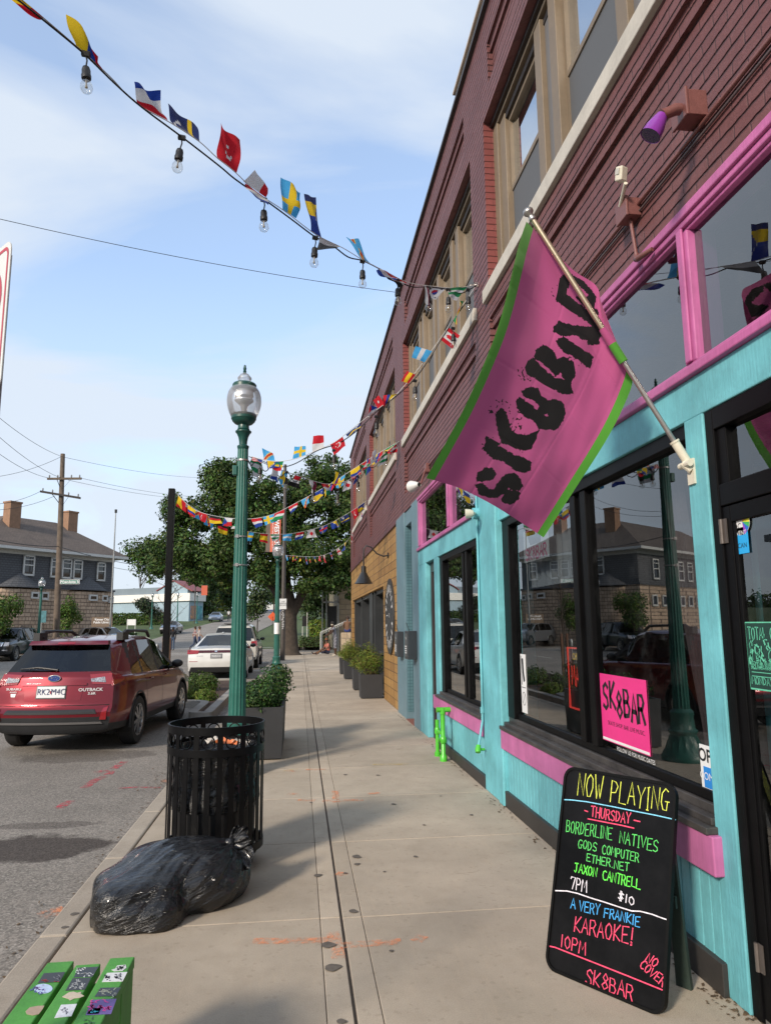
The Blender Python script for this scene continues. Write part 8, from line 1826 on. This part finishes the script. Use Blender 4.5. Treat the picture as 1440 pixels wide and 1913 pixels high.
# ---- from the brick pier back down to the near lamp post
S2 = [(889, 533, 7.06), (858, 580, 7.15), (838, 610, 7.22), (806, 655, 7.33), (770, 703, 7.45), (735, 742, 7.56), (700, 768, 7.68), (655, 803, 7.82), (625, 826, 7.92), (590, 842, 8.03), (555, 856, 8.13), (515, 862, 8.24), (470, 853, 8.36)]
bn2 = thing('bunting', 'string of national flags sloping from the brick pier down to the near lamp post', 'bunting', at(700, 768, 7.68)[:])
s2 = [at(*p) for p in spline(S2, 5)]; G().tube(s2, .0035, 5).build('cord', CORD, bn2, smooth=60)
for nm, a, b_, c, d, dz, cl, sd_2 in (('green, yellow and red flag', (866, 563), (846, 598), (858, 566), (852, 612), -.10, .02, 1), ('red and white maple leaf flag', (838, 612), (822, 634), (859, 627), (845, 652), -.03, .01, 2), ('pale blue and white striped flag', (807, 656), (793, 677), (776, 646), (769, 668), .02, .02, 3), ('red and yellow striped flag', (776, 700), (764, 716), (760, 693), (749, 712), .02, .015, 4),
        ('yellow, blue and red striped flag', (742, 736), (727, 750), (716, 739), (716, 760), .03, .02, 5), ('red flag with white star disc', (718, 754), (706, 764), (708, 739), (697, 748), .03, .01, 6), ('blue, white and red wedge flag', (706, 762), (688, 780), (692, 756), (688, 772), -.05, .012, 7), ('dark blue flag with yellow stripe and stars', (674, 790), (646, 812), (672, 797), (650, 817), -.10, .015, 8),
        ('red flag with white crescent', (640, 815), (617, 831), (645, 833), (625, 851), -.02, .015, 9), ('white over red flag', (605, 836), (584, 845), (604, 813), (585, 814), .02, .012, 10), ('blue flag with yellow cross', (571, 850), (547, 858), (571, 833), (550, 834), .02, .012, 11), ('sky blue flag with red diagonal', (514, 861), (493, 860), (509, 846), (491, 838), .03, .015, 12), ('blue and yellow flag with white stars', (520, 862), (498, 861), (524, 872), (500, 876), -.04, .012, 13), ('starred and striped flag', (490, 859), (472, 854), (488, 866), (470, 858), -.05, .012, 14), ('green, yellow and red flag', (530, 862), (515, 862), (524, 880), (512, 878), -.02, .01, 15)):
    fpx(bn2, S2, nm, a, b_, c, d, dz, cl, sd_2)
sl2 = thing('string_lights', 'black string light cable from the brick pier to the near lamp post', 'string lights', at(700, 775, 7.68)[:])
c2 = [at(p[0], p[1] + 6 + 5 * math.sin(p[0] * .05), p[2]) for p in spline(S2, 5)]; G().tube(c2, .0055, 6).build('cable', CABLE, sl2, smooth=60)
for px, py in ((846, 614), (775, 712), (703, 779), (624, 842), (486, 864)): bulb(sl2, at(px, py, dep(S2, px)), .06, (0, 0), 1.05)

# ---- further strings: lamp post and black pole to the second and third piers
HA, HC = Vector((1.87, 13.2, at(739, 824, 13.2).z)), Vector((1.87, 19.9, at(682, 935, 19.9).z))
for h_, lb in ((HA, 'steel hook on the second brick pier holding flag strings'), (HC, 'steel hook on the third brick pier holding flag strings')):
    t = thing('wall_hook', lb, 'hook', h_[:]); g = G(); g.tube([(1.885, h_.y, h_.z), (1.78, h_.y, h_.z), (1.76, h_.y, h_.z + .05)], .01, 6); g.build('eye', STEEL, t, smooth=60)
PT = Vector((-2.84, 16.6, 4.66)); names = [k for k in DES if k not in ('swedish', 'curacao', 'turkish')]
def auto_strand(label, A, B, mids, n, seed, fs=(.17, .23), up=0., lights=False, lbl2=None):
    r_ = random.Random(seed); A, B = Vector(A), Vector(B); P = [tuple(A)] + [tuple(m) for m in mids] + [tuple(B)]; pts = [Vector(p) for p in spline(P, 14)]
    t = thing('bunting', label, 'bunting', tuple((A + B) / 2)); G().tube(pts, .005, 5).build('cord', CORD, t, smooth=60)
    L = [0]
    for p, q in zip(pts[:-1], pts[1:]): L.append(L[-1] + (q - p).length)
    def pos(d):
        for k in range(len(pts) - 1):
            if d <= L[k + 1]: return pts[k].lerp(pts[k + 1], (d - L[k]) / (L[k + 1] - L[k]))
        return pts[-1]
    ds = L[-1] / n; last = None
    for k in range(n):
        d = (k + .5) * ds + r_.uniform(-.12, .12) * ds; w = fs[1] * r_.uniform(.85, 1.05); a, b_ = pos(d - w / 2), pos(d + w / 2)
        nm = r_.choice([q for q in names if q != last]); last = nm
        fly = r_.random() < up; dr = Vector((r_.uniform(-.3, .3), r_.uniform(-.5, .2), (1 if fly else -1) * r_.uniform(.75, 1.))).normalized() * fs[0] * r_.uniform(.8, 1.1)
        sk = Vector((r_.uniform(-.05, .05), 0, r_.uniform(-.03, .03))); flaglet(t, nm, a, b_, a + dr + sk, b_ + dr - sk * .5, .025, r_.uniform(0, 6), 12, 8)
    if lights:
        t2 = thing('string_lights', lbl2, 'string lights', tuple((A + B) / 2)); cp = [p - UP * (.05 + .05 * math.sin(k * .8)) for k, p in enumerate(pts)]; G().tube(cp, .006, 5).build('cable', CABLE, t2, smooth=60)
        m = max(3, int(L[-1] / .95))
        for k in range(m): bulb(t2, cp[int((k + .5) / m * (len(cp) - 1))], .06, (0, 0), 1.2)
LT = Vector((-.62, 8.42, at(472, 853, 8.42).z))
mid = lambda px, py, Y_: at(px, py, Y_)
auto_strand('string of flags dipping from the near lamp post to the second brick pier', LT, HA, [mid(510, 872, 9.0), mid(560, 890, 9.9), mid(610, 904, 10.7), mid(650, 897, 11.5), mid(690, 870, 12.3)], 13, 3, fs=(.2, .25), up=.2, lights=True, lbl2='string light cable dipping from the near lamp post to the second brick pier')
auto_strand('upper string of flags from the black pole up to the second brick pier', PT, HA, [mid(370, 955, 16.4), mid(440, 969, 15.9), mid(500, 964, 15.5), mid(560, 936, 15.0), mid(620, 902, 14.4), mid(690, 857, 13.7)], 18, 5, fs=(.22, .27), lights=False)
auto_strand('string of flags from the black pole low across to the third brick pier', PT + UP * -.06, HC, [mid(385, 962, 17.0), mid(450, 990, 17.6), mid(530, 998, 18.4), mid(600, 984, 19.1), mid(645, 962, 19.5)], 16, 7, fs=(.23, .28))
auto_strand('lowest and farthest string of flags, from the brown pole to the third brick pier', (-.75, 35.3, at(538, 1037, 35.3).z), HC, [mid(575, 1040, 29), mid(605, 1037, 25.5), mid(640, 1018, 22.5), mid(662, 990, 21)], 15, 9, (.28, .34))

# ================================================================== people
SK_D, SK_B, SK_L = (.055, .028, .018), (.14, .075, .045), (.38, .22, .15)
PEOPLE = attr_mat('clothes_and_skin', .85, .1, .15, 160, 0, .15, 9)
def person(label, loc, rz, J, cols, hair=(.012, .009, .008), h=1.9, hairstyle=1.0, group=None):
    """J: joints in metres for a 1.75 m figure facing +y; cols: shirt, trousers, shoes, skin (sleeve and leg cut)"""
    base = {'pel': (0, 0, .93), 'bel': (0, 0, 1.06), 'che': (0, .0, 1.30), 'nec': (0, 0, 1.46), 'hea': (0, .02, 1.58), 'top': (0, .015, 1.70),
            'shL': (-.17, 0, 1.40), 'elL': (-.23, -.02, 1.13), 'wrL': (-.24, .06, .90), 'shR': (.17, 0, 1.40), 'elR': (.23, -.02, 1.13), 'wrR': (.24, .06, .90),
            'hiL': (-.09, 0, .90), 'knL': (-.10, .02, .49), 'anL': (-.10, -.01, .09), 'toL': (-.11, .15, .035), 'hiR': (.09, 0, .90), 'knR': (.10, .02, .49), 'anR': (.10, -.01, .09), 'toR': (.11, .15, .035)}
    base.update(J); k_ = h / 1.75; V = {a: Vector(c) * k_ for a, c in base.items()}
    rad_ = {'pel': .135, 'bel': .125, 'che': .145, 'nec': .055, 'hea': .09, 'top': .07, 'sh': .062, 'el': .044, 'wr': .03, 'hi': .09, 'kn': .06, 'an': .042, 'to': .036}
    E = [('pel', 'bel'), ('bel', 'che'), ('che', 'nec'), ('nec', 'hea'), ('hea', 'top')]
    for s in 'LR': E += [('che', 'sh' + s), ('sh' + s, 'el' + s), ('el' + s, 'wr' + s), ('pel', 'hi' + s), ('hi' + s, 'kn' + s), ('kn' + s, 'an' + s), ('an' + s, 'to' + s)]
    for s in 'LR':                                                     # palm, four fingers and a thumb
        w, e_ = V['wr' + s], V['el' + s]; d = (w - e_).normalized(); sd = d.cross(Vector((0, 1, .2))).normalized()
        V['pa' + s] = w + d * .07 * k_; E.append(('wr' + s, 'pa' + s)); rad_['pa'] = .028
        for f in range(4): V['f%d%s' % (f, s)] = V['pa' + s] + (d * (.075 - .008 * abs(f - 1.4)) + sd * (f - 1.5) * .02 + Vector((0, .02, 0))) * k_; E.append(('pa' + s, 'f%d%s' % (f, s)))
        V['th' + s] = w + (d * .05 + Vector((0, .06, 0))) * k_; E.append(('wr' + s, 'th' + s))
    keys = list(V); me = bpy.data.meshes.new('person'); me.from_pydata([V[q] for q in keys], [(keys.index(a), keys.index(c)) for a, c in E], [])
    o = bpy.data.objects.new('tmp', me); COL.objects.link(o); m = o.modifiers.new('s', 'SKIN'); m.use_smooth_shade = True; m2 = o.modifiers.new('u', 'SUBSURF'); m2.levels = 2; m2.render_levels = 2
    for q, sv_ in zip(keys, me.skin_vertices[0].data):
        r_ = (rad_.get(q) or rad_.get(q[:2]) or .010) * k_; sv_.radius = (r_, r_ * (.75 if q in ('pel', 'bel', 'che') else 1.)); sv_.use_root = q == 'pel'
    dg = bpy.context.evaluated_depsgraph_get(); dg.update(); out = bpy.data.meshes.new_from_object(o.evaluated_get(dg)); bpy.data.objects.remove(o); out.materials.clear(); out.materials.append(PEOPLE); out.name = 'person'
    shirt, trous, shoe, skin, sleeve, leg = cols
    seg = [(a, c) for a, c in E]
    ca = out.color_attributes.new('Col', 'FLOAT_COLOR', 'CORNER')
    for p in out.polygons:
        c = p.center; best = None
        for a, b2 in seg:
            A, B = V[a], V[b2]; dd = B - A; t = max(0, min(1, (c - A).dot(dd) / max(1e-9, dd.dot(dd)))); dist = (c - A - dd * t).length / ((rad_.get(a) or rad_.get(a[:2]) or .012))
            if best is None or dist < best[0]: best = (dist, a, b2, t)
        _, a, b2, t = best; k2 = a[:2] + b2[:2]
        col = skin
        if b2 in ('bel', 'che') or (a == 'che' and b2[:2] == 'sh') or (a == 'che' and b2 == 'nec' and t < .55): col = shirt
        elif k2 == 'shel': col = shirt if t < sleeve * 2 else skin
        elif k2 == 'elwr': col = shirt if t + 1 < sleeve * 2 else skin
        elif a == 'pel' or k2 == 'hikn': col = trous if (a == 'pel' or t < leg * 2) else skin
        elif k2 == 'knan': col = trous if t + 1 < leg * 2 else skin
        elif b2[:2] == 'to': col = shoe
        if isinstance(col, list): col = col[int((c.x * 22 + c.z * 17)) % len(col)]
        for li in p.loop_indices: ca.data[li].color = (*col, 1)
    ob = bpy.data.objects.new('person', out); COL.objects.link(ob); ob.location = loc; ob.rotation_euler = (0, 0, rz); WM[ob] = Matrix.LocRotScale(Vector(loc), Matrix.Rotation(rz, 3, 'Z'), Vector((1, 1, 1)))
    tag(ob, label, 'person', group); hc = V['hea'].lerp(V['top'], .45); g = G(); r_ = .103 * k_
    g.lathe([(r_ * math.cos(q) * .95, r_ * 1.15 * math.sin(q)) for q in np.linspace(-.25 * hairstyle, math.pi / 2, 8)], 16, tuple(hc + Vector((0, -.012, 0)))); g.build('hair', pm('hair_%d' % int(hair[0] * 1000), hair, .8, var=.2), ob, smooth=180, world=False)
    return ob
person('person in grey sleeveless top and patterned grey shorts leaning on the low stone wall', (1.93, 39.2, 0), R(100), {'bel': (0, .03, 1.05), 'che': (0, .10, 1.28), 'nec': (0, .14, 1.43), 'hea': (0, .17, 1.55), 'top': (0, .17, 1.67), 'shL': (-.17, .12, 1.38), 'shR': (.17, .12, 1.38), 'elR': (.24, .26, 1.14), 'wrR': (.14, .44, 1.03), 'elL': (-.24, .26, 1.14), 'wrL': (-.12, .44, 1.03)}, ((.20, .20, .23), [(.14, .14, .16), (.22, .22, .25), (.10, .10, .12)], (.45, .40, .33), SK_D, .12, .62), h=1.92)
sit = {'pel': (0, 0, .14), 'bel': (0, .0, .27), 'che': (0, .05, .50), 'nec': (0, .08, .66), 'hea': (0, .12, .78), 'top': (0, .12, .90), 'shL': (-.17, .06, .60), 'shR': (.17, .06, .60), 'elL': (-.26, .16, .36), 'wrL': (-.2, .36, .26), 'elR': (.26, .16, .36), 'wrR': (.2, .36, .26), 'hiL': (-.1, .03, .13), 'hiR': (.1, .03, .13), 'knL': (-.16, .42, .36), 'knR': (.14, .46, .20), 'anL': (-.14, .72, .07), 'anR': (.12, .84, .07), 'toL': (-.14, .86, .10), 'toR': (.12, .92, .2)}
person('person in salmon top seated on the pavement beside the leaning person', (1.62, 41.2, 0), R(110), sit, ((.46, .15, .11), (.03, .035, .07), (.02, .02, .03), SK_B, .3, .45), hair=(.14, .05, .02), h=1.8)
sw = {k: (c[0], c[1], c[2] + .0) for k, c in sit.items()}; sw.update({'knL': (-.13, .40, .16), 'knR': (.13, .42, .16), 'anL': (-.13, .44, -.28), 'anR': (.13, .46, -.28), 'toL': (-.13, .58, -.32), 'toR': (.13, .60, -.32)})
person('bare backed person in blue shorts sitting on the low stone wall', (2.42, 37.1, 1.26), R(-20), sw, (SK_B, (.03, .05, .19), (.02, .02, .03), SK_B, .2, .5), hair=(.03, .016, .01), h=1.6)
walk = {'hiL': (-.09, .02, .90), 'knL': (-.09, .16, .50), 'anL': (-.09, .22, .09), 'toL': (-.09, .38, .05), 'hiR': (.09, -.02, .90), 'knR': (.09, -.05, .49), 'anR': (.09, -.36, .22), 'toR': (.09, -.30, .09), 'elL': (-.22, -.12, 1.15), 'wrL': (-.21, -.08, .93), 'elR': (.22, .06, 1.14), 'wrR': (.21, .22, .98)}
pA = at(364, 1205, 56); pC = at(372, 1205.5, 55)
person('person in red and white checked shirt and jeans walking across the road', (pA.x, 56, -.12), R(-75), walk, ([(.42, .33, .32), (.30, .10, .10), (.45, .42, .42)], (.04, .06, .12), (.03, .025, .02), SK_L, .45, 1.), hair=(.05, .03, .02), h=1.82)
person('person in grey checked shirt and jeans walking beside the red checked shirt', (pC.x, 55, -.12), R(-70), {**walk, 'anR': (.09, -.2, .1), 'toR': (.09, -.06, .05)}, ([(.30, .27, .27), (.42, .38, .36)], (.045, .065, .14), (.03, .025, .02), SK_L, .45, 1.), hair=(.06, .035, .02), h=1.82)
pD = at(323, 1205, 57); person('person in dark jacket and jeans behind the staked young tree', (pD.x, 57, -.12), R(160), {}, ((.012, .013, .018), (.05, .08, .14), (.02, .02, .02), SK_D, 1., 1.), h=1.8)
pE = at(6, 1200, 50); person('person in dark green top standing behind the black SUV at the left edge', (pE.x, 50, 0), R(-150), {}, ((.010, .035, .022), (.03, .03, .035), (.02, .02, .02), SK_D, .8, 1.), h=1.8)
pF = at(425, 1166, 117); person('distant person in white shirt standing beside the pale blue saloon car', (pF.x, 119, gz(119)), R(170), {}, ((.55, .55, .55), (.03, .03, .04), (.02, .02, .02), SK_B, .5, 1.), h=1.85)
